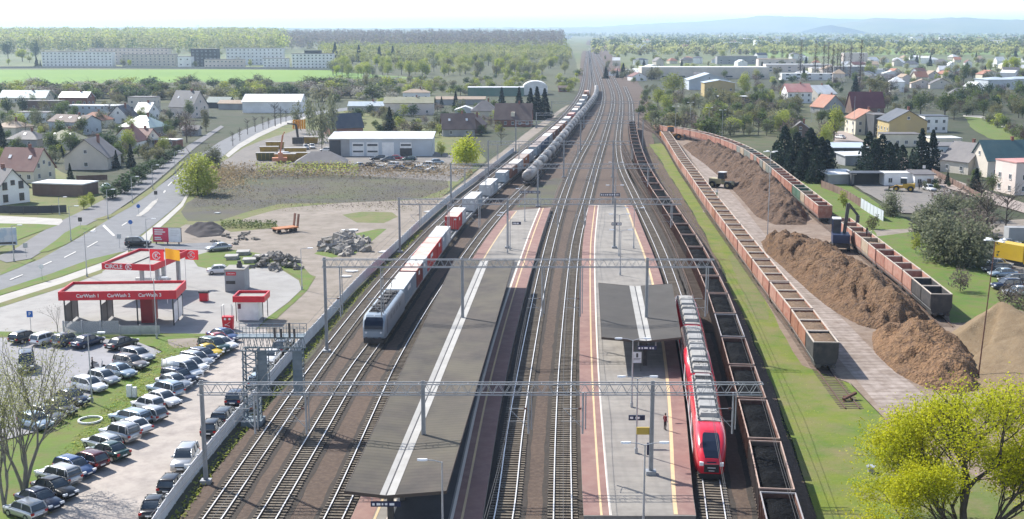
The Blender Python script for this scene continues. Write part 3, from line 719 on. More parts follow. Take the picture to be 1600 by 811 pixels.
def mast_mesh(h, w=0.3, m=0):
    mb = MB(); t = w * 0.5
    for x in (-w / 2, w / 2): mb.hexa([(x - 0.05, -t / 2, 0), (x + 0.05, -t / 2, 0), (x + 0.05, t / 2, 0), (x - 0.05, t / 2, 0), (x * 0.8 - 0.05, -t / 2, h), (x * 0.8 + 0.05, -t / 2, h), (x * 0.8 + 0.05, t / 2, h), (x * 0.8 - 0.05, t / 2, h)])
    mb.box(-w / 2 + 0.03, w / 2 - 0.03, -0.02, 0.02, 0, h)
    n = int(h / 0.8)
    for k in range(n): mb.bar((-w * 0.45, -t / 2, k * h / n), (w * 0.45, -t / 2, (k + 1) * h / n), 0.05)
    mb.box(-0.45, 0.45, -0.4, 0.4, -0.05, 0.35)
    return mb
INSUL = mat('brown_insulator', (0.12, 0.05, 0.03), None, rough=0.3)
def gantry(label, mast_base, mast_top_y, x_right, masts, tracks, n, bh=0.95, x_left_over=0.3, arms=True):
    b = P(*mast_base); z = height_at(b, mast_top_y); Y = b.y
    xr = P(x_right[0], x_right[1], z).x
    t = thing('catenary_gantry', label, 'gantry', (b.x, Y, 0))
    mb = MB(); lattice(mb, (-x_left_over, 0, z - 0.12), (xr - b.x, 0, z - 0.12), bh, 0.7, n); mb.obj('truss_beam', M_GANTRY, t)
    mast_mesh(z + 0.15).obj('mast', M_GANTRY, t)
    for px, py, z0 in masts:
        q = P(px, py, z0); o = mast_mesh(z - z0 + 0.1).obj('mast', M_GANTRY, t); o.location = (q.x - b.x, 0, z0)
    for tr in tracks:
        d = min((abs(tr.p[i].y - Y), i) for i in range(len(tr.p)))[1]; c = tr.p[d]
        for side in ((1.7,) if arms else ()):
            dm = MB(); x = c.x - b.x + side
            dm.tube([(x, 0, z - bh), (x, 0, 4.6)], 0.09, 6); dm.tube([(x + 0.25, 0, z - bh), (x + 0.25, 0, 5.0)], 0.06, 5)
            o = dm.obj('drop_post', M_GANTRY, t)
            am = MB(); am.bar((x, 0, 6.9), (x - side, 0, 6.9), 0.05); am.bar((x, 0, 5.1), (x - side + 0.1, 0, 6.8), 0.05); am.bar((x, 0, 5.75), (x - side - 0.2, 0, 5.75), 0.035)
            am.obj('cantilever_arm', M_GANTRY, o)
            im = MB()
            for f in (0.12, 0.2): im.cyl((x - side * f, 0, 6.9), (1, 0, 0), 0.09, 0.12, 7)
            im.obj('insulator', INSUL, o)
    return t, Y, z
GA = [gantry('grey lattice gantry nearest the red train cab, crossing tracks and both platforms', (322, 755), 597, (1196, 603), [(655, 780, PH), (1016, 738, PH)], (T1, T2, T4, T5, T6), 46),
      gantry('grey lattice gantry crossing just past the two platform canopies', (511, 551), 404, (1127, 417), [(724, 536, PH), (1012, 548, PH)], (T1, T2, T4, T5, T6), 48),
      gantry('grey lattice gantry standing at the far ends of the platforms', (625, 395), 310, (1078, 323), [(793, 397, PH), (962, 392, PH)], (T1, T2, T3, T4, T5, T6), 44),
      gantry('grey lattice gantry just past the platform ends, over the first tank wagon', (705, 323), 255.5, (1037, 263), [(840, 322, 0.0), (957, 322, 0.0)], (T1, T2, T4, T5, T6), 36),
      gantry('thin lattice gantry standing beside the bright yellow-green willow', (763, 277), 220, (996, 229), [(880, 275, 0), (956, 275, 0)], (T1, T2, T4, T5, T6), 26),
      gantry('distant lattice gantry over the middle of the tank wagon train', (806, 238), 188, (1006, 199), [(907, 238, 0), (1006, 240, 0)], (T1, T3, T4, T6), 20, arms=False),
      gantry('distant lattice gantry by the dark spruces and the brick house', (838, 200), 176, (1005, 181), [(916, 205, 0), (1005, 206, 0)], (), 16, arms=False),
      gantry('faraway lattice gantry where the tracks begin to converge', (862, 178), 158, (1002, 160), [(1002, 180, 0)], (), 12, arms=False)]
# overhead wires, one pair per electrified track
M_WIRE = mat('copper_wire', (0.10, 0.095, 0.09), None, rough=0.5, metal=0.4)
for tr, who in ((T1, 'bare track by the fence'), (T2, 'container train track'), (T4, 'track beside the long canopy platform'), (T5, 'middle through track'), (T6, 'red train track'), (T8, 'coal train track')):
    mb = MB()
    for zz, sag in ((5.75, 0.0), (6.9, 0.55)):
        prev = None; d = 2.0
        while d < min(tr.L - 4, 420):
            ph = (tr.at(d).y % 62) / 62
            p = tr.at(d, 0, zz - sag * 4 * ph * (1 - ph))
            if prev is not None: mb.bar(prev, p, 0.026)
            prev = p; d += 6
    tag(mb.obj('contact_wire', M_WIRE), 'thin pair of overhead wires strung above the ' + who, 'overhead wire')

# ---- fence along the railway, signal bridge, lamps ----------------------------------------------------------------
M_FENCE = mat('pale_grey_fence_panel', (0.74, 0.75, 0.76), (0.64, 0.65, 0.66), 0.6, 0.7)
fp = Path([(172, 935), (236, 845), (262, 803), (300, 750), (345, 693), (400, 629), (452, 566), (502, 513), (560, 447), (622, 388), (663, 348), (704, 313), (748, 281), (792, 246), (836, 212), (872, 181)])
fence = tag(put('railway_fence', None), 'long pale grey panel fence running between the dirt car park and the tracks', 'fence')
fence.location = fp.at(0)
o0 = fp.at(0); d = 0.0; k = 0
post = MB(); npan = 0
while d < fp.L - 3 and npan < 100:
    st = 2.5 if npan < 72 else 5.0
    a, b = fp.at(d), fp.at(min(d + st, fp.L))
    pm = MB(); pm.bar(a - o0 + Vector((0, 0, 0.8)), b - o0 + Vector((0, 0, 0.8)), 0.06, 1.5)
    for f in (0.25, 0.5, 0.75): pm.bar(a.lerp(b, f) - o0 + Vector((0, 0, 0.05)), a.lerp(b, f) - o0 + Vector((0, 0, 1.57)), 0.09)
    pm.obj('fence_panel', M_FENCE, fence)
    qm = MB(); c = a - o0; qm.box(c.x - 0.07, c.x + 0.07, c.y - 0.07, c.y + 0.07, 0, 1.68); qm.obj('post', M_FENCE, fence)
    d += st; npan += 1

M_BLUEG = mat('blue_grey_signal_steel', (0.13, 0.175, 0.21), (0.20, 0.24, 0.27), 0.9, 0.6, 0.3)
b1, b2 = P(401, 662), P(458, 620)
Yb = (b1.y + b2.y) / 2
zt = height_at(b1, 527); xl, xr_ = P(396, 662).x, P(471, 662).x
t = thing('signal_bridge', 'blue-grey lattice signal bridge spanning the pale fence beside the parked cars', 'signal bridge', (xl, b1.y, 0))
mb = MB(); mb.v = []; lattice(mb, (-0.9, 0, zt + 0.1), (xr_ - xl + 0.6, 0, zt + 0.1), 1.35, 1.3, 10, 0.05); mb.obj('truss_beam', M_BLUEG, t)
def lat_tower(x, y, z1, s=0.75):
    mb = MB(); n = 9
    for sx in (-s, s):
        for sy in (-s, s): mb.bar((x + sx, y + sy, 0), (x + sx * 0.85, y + sy * 0.85, z1), 0.14)
    for k in range(n):
        a, b = z1 * k / n, z1 * (k + 1) / n
        for q in (((-s, -s), (s, -s)), ((s, -s), (s, s)), ((s, s), (-s, s)), ((-s, s), (-s, -s))):
            mb.bar((x + q[0][0], y + q[0][1], a), (x + q[1][0], y + q[1][1], b), 0.08)
            mb.bar((x + q[0][0], y + q[0][1], b), (x + q[1][0], y + q[1][1], b), 0.07)
    mb.box(x - s - 0.3, x + s + 0.3, y - s - 0.3, y + s + 0.3, -0.05, 0.5)
    return mb
lat_tower(0, 0, zt - 1.2).obj('lattice_tower', M_BLUEG, t)
for xc in (1.25, xr_ - xl - 0.1):
    mb = MB(); z0_ = zt - 6.0
    mb.box(xc - 0.42, xc + 0.42, -0.5, -0.42, z0_, zt - 1.25); mb.box(xc - 0.45, xc + 0.45, -0.5, 0.5, z0_, z0_ + 0.12)
    for sx in (-0.45, 0.45):
        for sy in (-0.5, 0.5): mb.bar((xc + sx, sy, z0_), (xc + sx, sy, zt - 1.2), 0.09)
    for k in range(8): zz = z0_ + 0.5 + k * 0.55; mb.bar((xc - 0.45, -0.52, zz), (xc + 0.45, -0.52, zz), 0.05); mb.bar((xc + 0.45, -0.5, zz), (xc + 0.45, 0.5, zz), 0.05)
    mb.obj('signal_cage', M_BLUEG, t)
mb = MB(); mb.bar((-1.2, 0, zt + 0.18), (xr_ - xl + 0.7, 0, zt + 0.18), 1.5, 0.07); mb.obj('walkway', M_BLUEG, t)
mb = MB()
for s in (-0.75, 0.75):
    for zz in (0.7, 1.25): mb.bar((-1.2, s, zt + zz), (xr_ - xl + 0.7, s, zt + zz), 0.05)
    for k in range(11): f = k / 10; x = -1.2 + (xr_ - xl + 1.9) * f; mb.bar((x, s, zt + 0.2), (x, s, zt + 1.25), 0.05)
mb.obj('railing', M_BLUEG, t)
for f, zz in ((0.55, 1.2), (0.68, 1.1), (0.85, 1.7), (0.95, 1.1)):
    mb = MB(); x = (xr_ - xl) * f; mb.box(x - 0.1, x + 0.1, -0.95, -0.78, zt + 0.2, zt + zz); mb.obj('signal_head', M_DARKSTEEL, t)

def lamp_double(h, heads=2, arm=1.15):
    t = thing('platform_lamp', 'x', 'lamp')
    mb = MB(); mb.tube([(0, 0, 0), (0, 0, h * 0.3), (0, 0, h)], [0.11, 0.085, 0.055], 8); mb.box(-0.14, 0.14, -0.14, 0.14, 0, 0.5); mb.obj('pole', M_STEEL, t)
    for s in ((-1, 1) if heads == 2 else (-1,)):
        mb = MB(); mb.tube([(0, 0, h - 0.05), (s * arm * 0.5, 0, h + 0.12), (s * arm, 0, h + 0.16)], 0.035, 6); o = mb.obj('arm', M_STEEL, t)
        hm_ = MB(); c = s * arm
        hm_.loft([[(c + s * x, y * w, h + 0.16 + z) for x, y, z in ((0, -1, 0), (0, 1, 0), (0, 0.6, 0.1), (0, -0.6, 0.1))] for x, w in ((0, 0.08), (0, 0.08))], 0)
        hm_ = MB(); hm_.loft([[(c + s * dx, -w, h + 0.12), (c + s * dx, w, h + 0.12), (c + s * dx, w * 0.6, h + 0.12 + 0.14), (c + s * dx, -w * 0.6, h + 0.12 + 0.14)] for dx, w in ((-0.05, 0.08), (0.2, 0.17), (0.5, 0.15), (0.72, 0.06))], 0)
        hm_.obj('lamp_head', M_LAMP, o)
    return t
LD = lamp_double(7.2); LS = lamp_double(6.6, 1)
for i, (px, py, lb, hd) in enumerate([(1005, 832, 'tall double-headed lamp at the near end of the wide platform, below the display', 2),
                                      (987, 636, 'double-headed lamp before the near edge of the short canopy', 2), (994, 708, 'double-headed lamp carrying the dark blue sign beside the lone passenger', 2),
                                      (969, 430, 'double-headed lamp just past the far edge of the short canopy', 2), (967, 400, 'double-headed lamp between the short canopy and the platform end sign', 2),
                                      (990, 388, 'short lamp at the pink platform edge past the short canopy', 2), (960, 345, 'double-headed lamp close to the far platform end name board', 2), (962, 300, 'double-headed lamp beyond the far end of the platform', 2),
                                      (692, 850, 'single-headed lamp at the near corner of the long canopy', 1), (797, 391, 'lamp on the first platform just past the long canopy', 1), (793, 396, 'slim lamp beside the gantry mast past the long canopy', 1), (820, 346, 'single-headed lamp near the far end of the first platform', 1)]):
    z = PH if py > 320 else 0
    q = P(px, py, z); o = dup(LD if hd == 2 else LS, q, 0, lb, 'platform lamps')
trash(LD); trash(LS)

# ================================================================== trains
def wheelset(mb, y, m=0, r=0.46):
    for x in (-0.75, 0.75): mb.cyl((x, y, 0.28 + r), (1, 0, 0), r, 0.13, 12, m)
    mb.tube([(-0.95, y, 0.28 + r), (0.95, y, 0.28 + r)], 0.08, 6, m)
def bogie(parent, y, m=None, wb=1.8):
    mb = MB()
    for x in (-0.98, 0.98):
        mb.extr_x([(y - wb / 2 - 0.4, 0.6), (y + wb / 2 + 0.4, 0.6), (y + wb / 2 + 0.3, 0.95), (y + 0.4, 1.0), (y - 0.4, 1.0), (y - wb / 2 - 0.3, 0.95)], x - 0.07, x + 0.07)
    mb.box(-1, 1, y - 0.3, y + 0.3, 0.55, 0.95)
    o = mb.obj('bogie', m or M_DARKSTEEL, parent)
    for yy in (y - wb / 2, y + wb / 2):
        w = MB(); wheelset(w, yy); w.obj('wheelset', M_DARKSTEEL, o)
    return o
def buffers(mb, y, s, m=0):
    for x in (-0.875, 0.875): mb.cyl((x, y + s * 0.25, 1.05), (0, 1, 0), 0.1, 0.5, 8, m); mb.cyl((x, y + s * 0.52, 1.05), (0, 1, 0), 0.24, 0.05, 12, m)
    mb.box(-0.12, 0.12, y, y + s * 0.4, 0.9, 1.1, m)

RUSTC = mat('rusty_brown_wagon_paint', (0.12, 0.048, 0.034), (0.075, 0.036, 0.028), 0.5, 0.85, c3=(0.16, 0.085, 0.06), s3=1.7, rand=0.25)
RIM = mat('worn_pale_rim', (0.42, 0.31, 0.26), (0.27, 0.18, 0.145), 0.6, 0.7, rand=0.2)
COAL = mat('coal', (0.002, 0.002, 0.0024), (0.0044, 0.0044, 0.0052), 0.8, 0.75, spec=0.05, c3=(0.008, 0.0084, 0.0096), s3=3.0, bump=0.15, bscale=3)
DUST = mat('dark_wagon_inside', (0.02, 0.015, 0.013), (0.035, 0.024, 0.02), 0.8, 0.85)
def heap_surface(mb, x0, x1, y0, y1, zb, hump, seed, nx=8, ny=22, mounds=2):
    b = len(mb.v)
    for j in range(ny + 1):
        for i in range(nx + 1):
            u, v = i / nx, j / ny
            f = math.sin(math.pi * u) ** 0.7 * (0.35 + 0.65 * abs(math.sin(math.pi * (v * mounds)))) * (math.sin(math.pi * v) ** 0.4)
            z = zb + hump * f + 0.13 * mnoise.noise(Vector((u * 4, v * 11, seed))) + 0.06 * mnoise.noise(Vector((u * 11, v * 31, seed)))
            mb.v.append((x0 + (x1 - x0) * u, y0 + (y1 - y0) * v, z))
    w = nx + 1
    for j in range(ny):
        for i in range(nx): mb.f.append((b + j * w + i, b + j * w + i + 1, b + (j + 1) * w + i + 1, b + (j + 1) * w + i)); mb.m.append(0)
def walls_box(mb, W, y0, y1, z0, z1, t=0.07):
    mb.box(-W, -W + t, y0, y1, z0, z1); mb.box(W - t, W, y0, y1, z0, z1)
    mb.box(-W + t, W - t, y0, y0 + t, z0, z1); mb.box(-W + t, W - t, y1 - t, y1, z0, z1)
def rim(mb, W, y0, y1, z, t=0.09):
    mb.box(-W - 0.05, -W - 0.05 + t, y0, y1, z, z + 0.12); mb.box(W + 0.05 - t, W + 0.05, y0, y1, z, z + 0.12)
    mb.box(-W - 0.05 + t, W + 0.05 - t, y0, y0 + t, z, z + 0.12); mb.box(-W - 0.05 + t, W + 0.05 - t, y1 - t, y1, z, z + 0.12)
def make_coal_wagon(L=11.7, seed=1):
    t = thing('coal_wagon', 'x', 'wagon', group='open wagons of the coal train')
    W, h = 1.37, L / 2
    mb = MB(); walls_box(mb, W, -h, h, 1.2, 3.12)
    for k in range(9):
        y = -h + 0.4 + k * (L - 0.8) / 8
        for x in (-W - 0.06, W + 0.06): mb.box(x - 0.06, x + 0.06, y - 0.09, y + 0.09, 1.15, 3.12)
    body = mb.obj('body', RUSTC, t)
    mb = MB(); rim(mb, W, -h, h, 3.12); mb.obj('rim', RIM, body)
    mb = MB(); mb.box(-W + 0.07, W - 0.07, -h + 0.07, h - 0.07, 1.3, 1.4); mb.obj('inside', DUST, body)
    mb = MB(); heap_surface(mb, -W + 0.08, W - 0.08, -h + 0.1, h - 0.1, 2.72, 0.5, seed); mb.obj('coal_load', COAL, t, smooth=True)
    mb = MB(); mb.box(-1.1, 1.1, -h, h, 0.95, 1.2); buffers(mb, -h, -1); buffers(mb, h, 1); mb.obj('underframe', M_DARKSTEEL, t)
    bogie(t, -h + 2.2); bogie(t, h - 2.2)
    return t
cw = [make_coal_wagon(seed=s) for s in (1, 2, 3)]
pitch = 12.45
s = T8.s_at_row(768, 3.24) - pitch
k = 0
RB = [mat('oxide_red_wagon', (0.11, 0.042, 0.032), (0.07, 0.034, 0.027), 0.5, 0.85, c3=(0.15, 0.08, 0.055), s3=1.5), RUSTC, mat('grey_brown_wagon', (0.12, 0.09, 0.08), (0.09, 0.07, 0.06), 0.5, 0.8)]
GRIM = mat('grey_worn_rim', (0.36, 0.34, 0.35), (0.27, 0.26, 0.27), 0.6, 0.7)
while s + 6 < T8.L - 8 and k < 33:
    c = T8.at(s + pitch / 2 + 0.3, 0, 0)
    lb = ('coal-heaped open wagon at the near end of the coal train, cut by the picture edge' if k == 0 else f'coal-heaped open wagon with pale rims, {ORD[k]} from the near end of the coal train')
    if k == 3: lb = 'coal-heaped open wagon with a greyer rim, level with the short canopy'
    o = dup(cw[k % 3], c, T8.ang(s + pitch / 2), lb)
    for ch in kids(o):
        if ch.name.startswith('body'):
            paint(ch, RB[(k * 7 // 3) % 3])
            for g in kids(ch):
                if g.name.startswith('rim') and k in (0, 5): paint(g, GRIM)
    s += pitch; k += 1
for o in cw: trash(o)

# ---- wood chip trains: three open bins to a wagon ------------------------------------------------------------------
BINM = {n: mat('bin_' + n, a, b, 0.35, 0.75, c3=c, s3=1.2) for n, a, b, c in (
    ('faded_red', (0.32, 0.12, 0.08), (0.264, 0.112, 0.08), (0.368, 0.216, 0.16)), ('salmon', (0.376, 0.176, 0.128), (0.32, 0.152, 0.112), (0.416, 0.264, 0.208)), ('rust', (0.27, 0.10, 0.05), (0.21, 0.08, 0.045), (0.32, 0.17, 0.11)), ('black', (0.036, 0.036, 0.04), (0.052, 0.0496, 0.048), (0.08, 0.072, 0.068)),
    ('cream', (0.4, 0.336, 0.248), (0.352, 0.288, 0.208), (0.32, 0.216, 0.152)), ('grey_green', (0.176, 0.2, 0.184), (0.136, 0.16, 0.144), (0.224, 0.224, 0.208)), ('green', (0.04, 0.128, 0.08), (0.048, 0.104, 0.072), (0.112, 0.16, 0.12)))}
for m in BINM.values(): stripe(m, 1.6, 'Y', 0.22, (0.72, 0.72, 0.72))
BRIM = mat('pale_bin_rim', (0.496, 0.432, 0.368), (0.416, 0.352, 0.296), 0.6, 0.7)
BINSIDE = mat('bin_inside', (0.27, 0.28, 0.29), (0.20, 0.21, 0.22), 0.7, 0.7)
CHIPB = mat('brown_bark_load', (0.152, 0.096, 0.06), (0.104, 0.068, 0.0448), 0.7, 0.95, c3=(0.2, 0.136, 0.08), s3=2.4, bump=0.12, bscale=4)
def make_bin_wagon(L=16.9):
    t = thing('chip_wagon', 'x', 'wagon')
    h = L / 2
    mb = MB(); mb.box(-1.15, 1.15, -h, h, 0.95, 1.2); buffers(mb, -h, -1); buffers(mb, h, 1); mb.obj('underframe', M_DARKSTEEL, t)
    bl = L / 3
    for q in range(3):
        y0, y1 = -h + q * bl + 0.06, -h + (q + 1) * bl - 0.06
        W = 1.42
        mb = MB()
        for sx in (-1, 1):              # sides that narrow towards the floor
            a = [(sx * 1.18, y0, 1.22), (sx * 1.18, y1, 1.22), (sx * W, y1, 2.0), (sx * W, y0, 2.0)]
            mb.hexa([(sx * 1.12, y0, 1.22), (sx * 1.2, y0, 1.22), (sx * 1.2, y1, 1.22), (sx * 1.12, y1, 1.22), (sx * (W - 0.08), y0, 1.9), (sx * W, y0, 1.9), (sx * W, y1, 1.9), (sx * (W - 0.08), y1, 1.9)])
            x0, x1 = sorted((sx * (W - 0.08), sx * W)); mb.box(x0, x1, y0, y1, 1.9, 3.75)
        for y in (y0, y1 - 0.08):
            mb.hexa([(-1.12, y, 1.22), (1.12, y, 1.22), (1.12, y + 0.08, 1.22), (-1.12, y + 0.08, 1.22), (-W + 0.08, y, 1.9), (W - 0.08, y, 1.9), (W - 0.08, y + 0.08, 1.9), (-W + 0.08, y + 0.08, 1.9)])
            mb.box(-W + 0.08, W - 0.08, y, y + 0.08, 1.9, 3.75)
        for y in (y0 + 0.05, y1 - 0.17):
            for sx in (-1, 1): x = sx * (W + 0.03); mb.box(min(x, x - sx * 0.06), max(x, x - sx * 0.06) + 0.03, y, y + 0.12, 1.9, 3.7)
        b = mb.obj('bin', BINM['salmon'], t)
        rm = MB(); rim(rm, W, y0, y1, 3.75, 0.15); rm.obj('rim', BRIM, b)
        im = MB(); im.box(-W + 0.09, W - 0.09, y0 + 0.09, y1 - 0.09, 1.5, 1.6); im.obj('inside', BINSIDE, b)
        hm = MB(); heap_surface(hm, -W + 0.09, W - 0.09, y0 + 0.1, y1 - 0.1, 3.56, 0.2, q * 3.3, 8, 12, 1); hm.obj('wood_chip_load', CHIPB, b, smooth=True)
    bogie(t, -h + 2.3); bogie(t, h - 2.3)
    return t
bwp = make_bin_wagon()
def lay_bins(path, s, n, pitch, who, cols, loads, group, extra=None):
    for k in range(n):
        if s + pitch > path.L - 2: break
        c = path.at(s + pitch / 2, 0, -0.06)
        o = dup(bwp, c, path.ang(s + pitch / 2), who(k), group)
        q = 0
        for ch in [c_ for c_ in kids(o) if c_.name.startswith('bin')]:
            paint(ch, BINM[cols(k, q)])
            for g in kids(ch):
                if g.name.startswith('inside') or g.name.startswith('bin_inside'): pass
                if g.name.startswith('wood_chip_load'):
                    lv = loads(k, q)
                    if lv <= 0: bpy.data.objects.remove(g)
                    elif lv < 1: g.location.z = -1.9 * (1 - lv)
            q += 1
        s += pitch
    return s
r5 = random.Random(5)
s9 = T9.s_at_row(537, 3.7)
def c9(k, q): return 'black' if (k, q) == (0, 0) else r5.choice(['faded_red', 'salmon', 'rust', 'faded_red'])
lay_bins(T9, s9, 17, 17.6, lambda k: 'chip wagon with one black end bin, at the loaded rake near end' if k == 0 else f'faded red wagon full of chips, {ORD[k]} from the loaded rake near end',
         c9, lambda k, q: 0.35 if (k, q) == (8, 1) else 1.0, 'wagons of the loaded wood chip train')
s10 = T10.s_at_row(461, 3.7)
c10 = {(0, 0): 'black', (0, 1): 'black', (0, 2): 'salmon', (1, 0): 'salmon', (2, 1): 'cream'}
s_end = lay_bins(T10, s10, 4, 17.4, lambda k: ['emptied chip wagon with two black bins beside the pale chip heap', 'emptied faded red chip wagon behind the one with black bins',
                                       'chip wagon being unloaded beside the dark blue loader', 'loaded faded red chip wagon just past the dark blue loader'][k],
                 lambda k, q: c10.get((k, q)) or r5.choice(['faded_red', 'salmon']), lambda k, q: 0 if k < 2 else (0.15 if (k, q) == (2, 0) else 0.8), 'wagons being emptied beside the loader')
s11 = T10.s_at_row(322, 3.7)
col11 = ['faded_red', 'salmon', 'cream', 'green', 'faded_red', 'salmon', 'cream', 'faded_red', 'grey_green', 'cream', 'faded_red', 'salmon', 'faded_red', 'salmon', 'faded_red']
lay_bins(T10, s11, 13, 17.4, lambda k: ('emptied red chip wagon at the far rake near end, facing the earth track' if k == 0 else f'emptied chip wagon, {ORD[k]} from the near end of the far rake'),
         lambda k, q: 'green' if (k, q) in ((1, 1), (1, 2)) else 'cream' if (k, q) in ((1, 0), (4, 2), (7, 0)) else 'grey_green' if k in (4, 5, 6, 7) and (k + q) % 3 else r5.choice(['faded_red', 'salmon']), lambda k, q: 0, 'emptied wagons of the far rake')
trash(bwp)

# ---- container train -------------------------------------------------------------------------------------------
CONT = {n: stripe(mat('container_' + n, a, b, 0.3, 0.6, c3=c, s3=1.1), 6.5, 'Y', 0.16, (0.6, 0.6, 0.6)) for n, a, b, c in (
    ('white', (0.58, 0.59, 0.60), (0.50, 0.51, 0.53), (0.44, 0.44, 0.44)), ('greyblue', (0.34, 0.40, 0.46), (0.29, 0.35, 0.41), (0.40, 0.43, 0.45)), ('dark_red', (0.25, 0.035, 0.035), (0.20, 0.04, 0.035), (0.28, 0.08, 0.06)),
    ('bright_red', (0.55, 0.03, 0.025), (0.48, 0.035, 0.03), (0.5, 0.09, 0.07)), ('brown', (0.24, 0.10, 0.06), (0.19, 0.085, 0.055), (0.28, 0.16, 0.11)), ('orange', (0.50, 0.20, 0.09), (0.44, 0.18, 0.09), (0.4, 0.22, 0.14)), ('blue', (0.05, 0.12, 0.24), (0.06, 0.11, 0.20), (0.14, 0.19, 0.26)))}
FADE = mat('faded_container_roof', (0.62, 0.42, 0.36), (0.52, 0.30, 0.25), 0.5, 0.7, c3=(0.66, 0.58, 0.53), s3=0.4)
ROOFW = mat('white_container_roof', (0.70, 0.69, 0.66), (0.60, 0.59, 0.57), 0.5, 0.6)
ROOFG = mat('dull_container_roof', (0.36, 0.30, 0.27), (0.30, 0.24, 0.21), 0.5, 0.7)
def make_container(L):
    t = thing('shipping_container', 'x', 'container')
    h, W, H = L / 2, 1.22, 2.6
    mb = MB()
    n = int(L / 0.28)
    for sx in (-1, 1):
        mb.box(min(sx * W, sx * (W - 0.05)), max(sx * W, sx * (W - 0.05)), -h + 0.1, h - 0.1, 0.12, H - 0.08)
        for k in range(n):
            y = -h + 0.2 + k * (L - 0.4) / n
            mb.box(min(sx * (W + 0.03), sx * W), max(sx * (W + 0.03), sx * W), y, y + 0.13, 0.15, H - 0.12)
    for sy in (-1, 1): mb.box(-W + 0.05, W - 0.05, min(sy * h, sy * (h - 0.06)), max(sy * h, sy * (h - 0.06)), 0.12, H - 0.08)
    b = mb.obj('side_panels', CONT['white'], t)
    fm = MB()
    for sx in (-1, 1):
        for sy in (-1, 1): fm.box(sx * (W + 0.02) - 0.08, sx * (W + 0.02) + 0.08, sy * (h - 0.02) - 0.08, sy * (h - 0.02) + 0.08, 0, H)
        fm.box(sx * W - 0.06, sx * W + 0.06, -h, h, 0, 0.15); fm.box(sx * W - 0.05, sx * W + 0.05, -h, h, H - 0.1, H - 0.01)
    fm.obj('frame', CONT['white'], t)
    rm = MB(); rm.box(-W + 0.02, W - 0.02, -h + 0.03, h - 0.03, H - 0.09, H)
    rm.obj('roof', ROOFW, t)
    dm = MB()
    for x in (-0.85, -0.4, 0.4, 0.85): dm.tube([(x, -h - 0.05, 0.2), (x, -h - 0.05, H - 0.15)], 0.025, 5)
    dm.box(-0.012, 0.012, -h - 0.03, -h, 0.15, H - 0.12)
    dm.obj('door_bars', M_STEEL, t)
    mk = MB(); mk.box(W + 0.032, W + 0.04, -h * 0.35, h * 0.1, 1.5, 2.1); mk.box(0.5, 0.95, -h - 0.012, -h - 0.004, 1.9, 2.2); mk.obj('lettering', M_WHITE, t)
    return t
c20, c40 = make_container(6.06), make_container(12.19)
DECK = 1.16
clist = [   # image rows of the near and far top edges, colour, roof
    (452, 424.5, 'greyblue', ROOFW, 'long grey-blue container with a white roof, just behind the electric locomotive'), (423, 411, 'dark_red', FADE, 'dark red container with a faded roof, second behind the locomotive'),
    (410, 401, 'greyblue', ROOFW, 'grey container between the dark red and the long bright red ones'), (400, 380, 'bright_red', FADE, 'long bright red container with a sun-bleached roof'),
    (379, 370.5, 'bright_red', FADE, 'short red container between the long red and a grey one'), (370, 362.5, 'greyblue', ROOFW, 'pale grey container with a roof bleached pinkish, past the red ones'),
    (361.5, 353, 'white', ROOFW, 'white container at the wagon end before the lone red box'), (338, 331.5, 'bright_red', FADE, 'lone bright red container showing its door end, gap in front'),
    (330.5, 324.5, 'white', ROOFW, 'white container touching the back of the lone red box'), (311, 305.8, 'white', ROOFW, 'white container showing its end, first of the two white pairs'), (305, 299.5, 'greyblue', ROOFW, 'white-roofed grey container behind the first white pair front'),
    (289, 284, 'white', ROOFW, 'white container showing its end, second of the white pairs'), (283.2, 279, 'greyblue', ROOFW, 'white-roofed grey container at the back of the second white pair'),
    (270, 265, 'greyblue', ROOFW, 'grey container in front of the brown ones near the tank wagons'), (263, 255.5, 'brown', ROOFG, 'brown container level with the first tank wagon'), (255, 248, 'white', ROOFW, 'dusty white container beside the second tank wagon'),
    (247, 240, 'orange', ROOFG, 'rust-orange container beside the dark tank wagons'), (239, 234, 'white', ROOFW, 'white container past the rust-orange one'), (229, 224, 'greyblue', ROOFG, 'dull grey-blue container before the blue pair'), (223, 217.5, 'blue', ROOFG, 'blue container, nearer of the blue pair'),
    (217, 213, 'blue', ROOFG, 'blue container, farther of the blue pair'), (212, 208, 'white', ROOFW, 'white container just past the blue pair'), (207.5, 202, 'brown', ROOFG, 'brown container opposite the light-banded tank wagon'), (201.5, 197.5, 'brown', ROOFW, 'brown container with a pale roof, farther up the train'),
    (197, 192, 'orange', ROOFG, 'orange-brown container by the narrow white one'), (191.5, 188, 'orange', ROOFW, 'orange container with a pale roof near the brick house'), (185, 181.5, 'white', ROOFW, 'white container opposite the dark spruces'), (178.5, 175, 'bright_red', FADE, 'small red container far up the train'),
    (172, 169, 'white', ROOFW, 'white container far up the train past the red one'), (168, 165.5, 'white', ROOFG, 'white container with a dull roof far up the train'), (163, 160.5, 'greyblue', ROOFW, 'grey container far up the train'), (157, 154.5, 'white', ROOFW, 'white container near the far end of the train'), (150, 147.5, 'white', ROOFW, 'pale container second to the far end of the train'), (143, 140.8, 'orange', FADE, 'orange container ending the freight train')]
ztop = DECK + 2.6
s_lo = T2.s_at_row(455, ztop)
for y0, y1, cl, rf, lb in clist:
    a, b = T2.s_at_row(y0, ztop), T2.s_at_row(y1, ztop)
    big = (b - a) > 9.3
    m = (a + b) / 2
    o = dup(c40 if big else c20, T2.at(m, 0, DECK), T2.ang(m), lb, 'containers on the freight train')
    for ch in kids(o):
        if ch.name.startswith('side') or ch.name.startswith('frame'): paint(ch, CONT[cl])
        if ch.name.startswith('roof'): paint(ch, rf)
trash(c20); trash(c40)
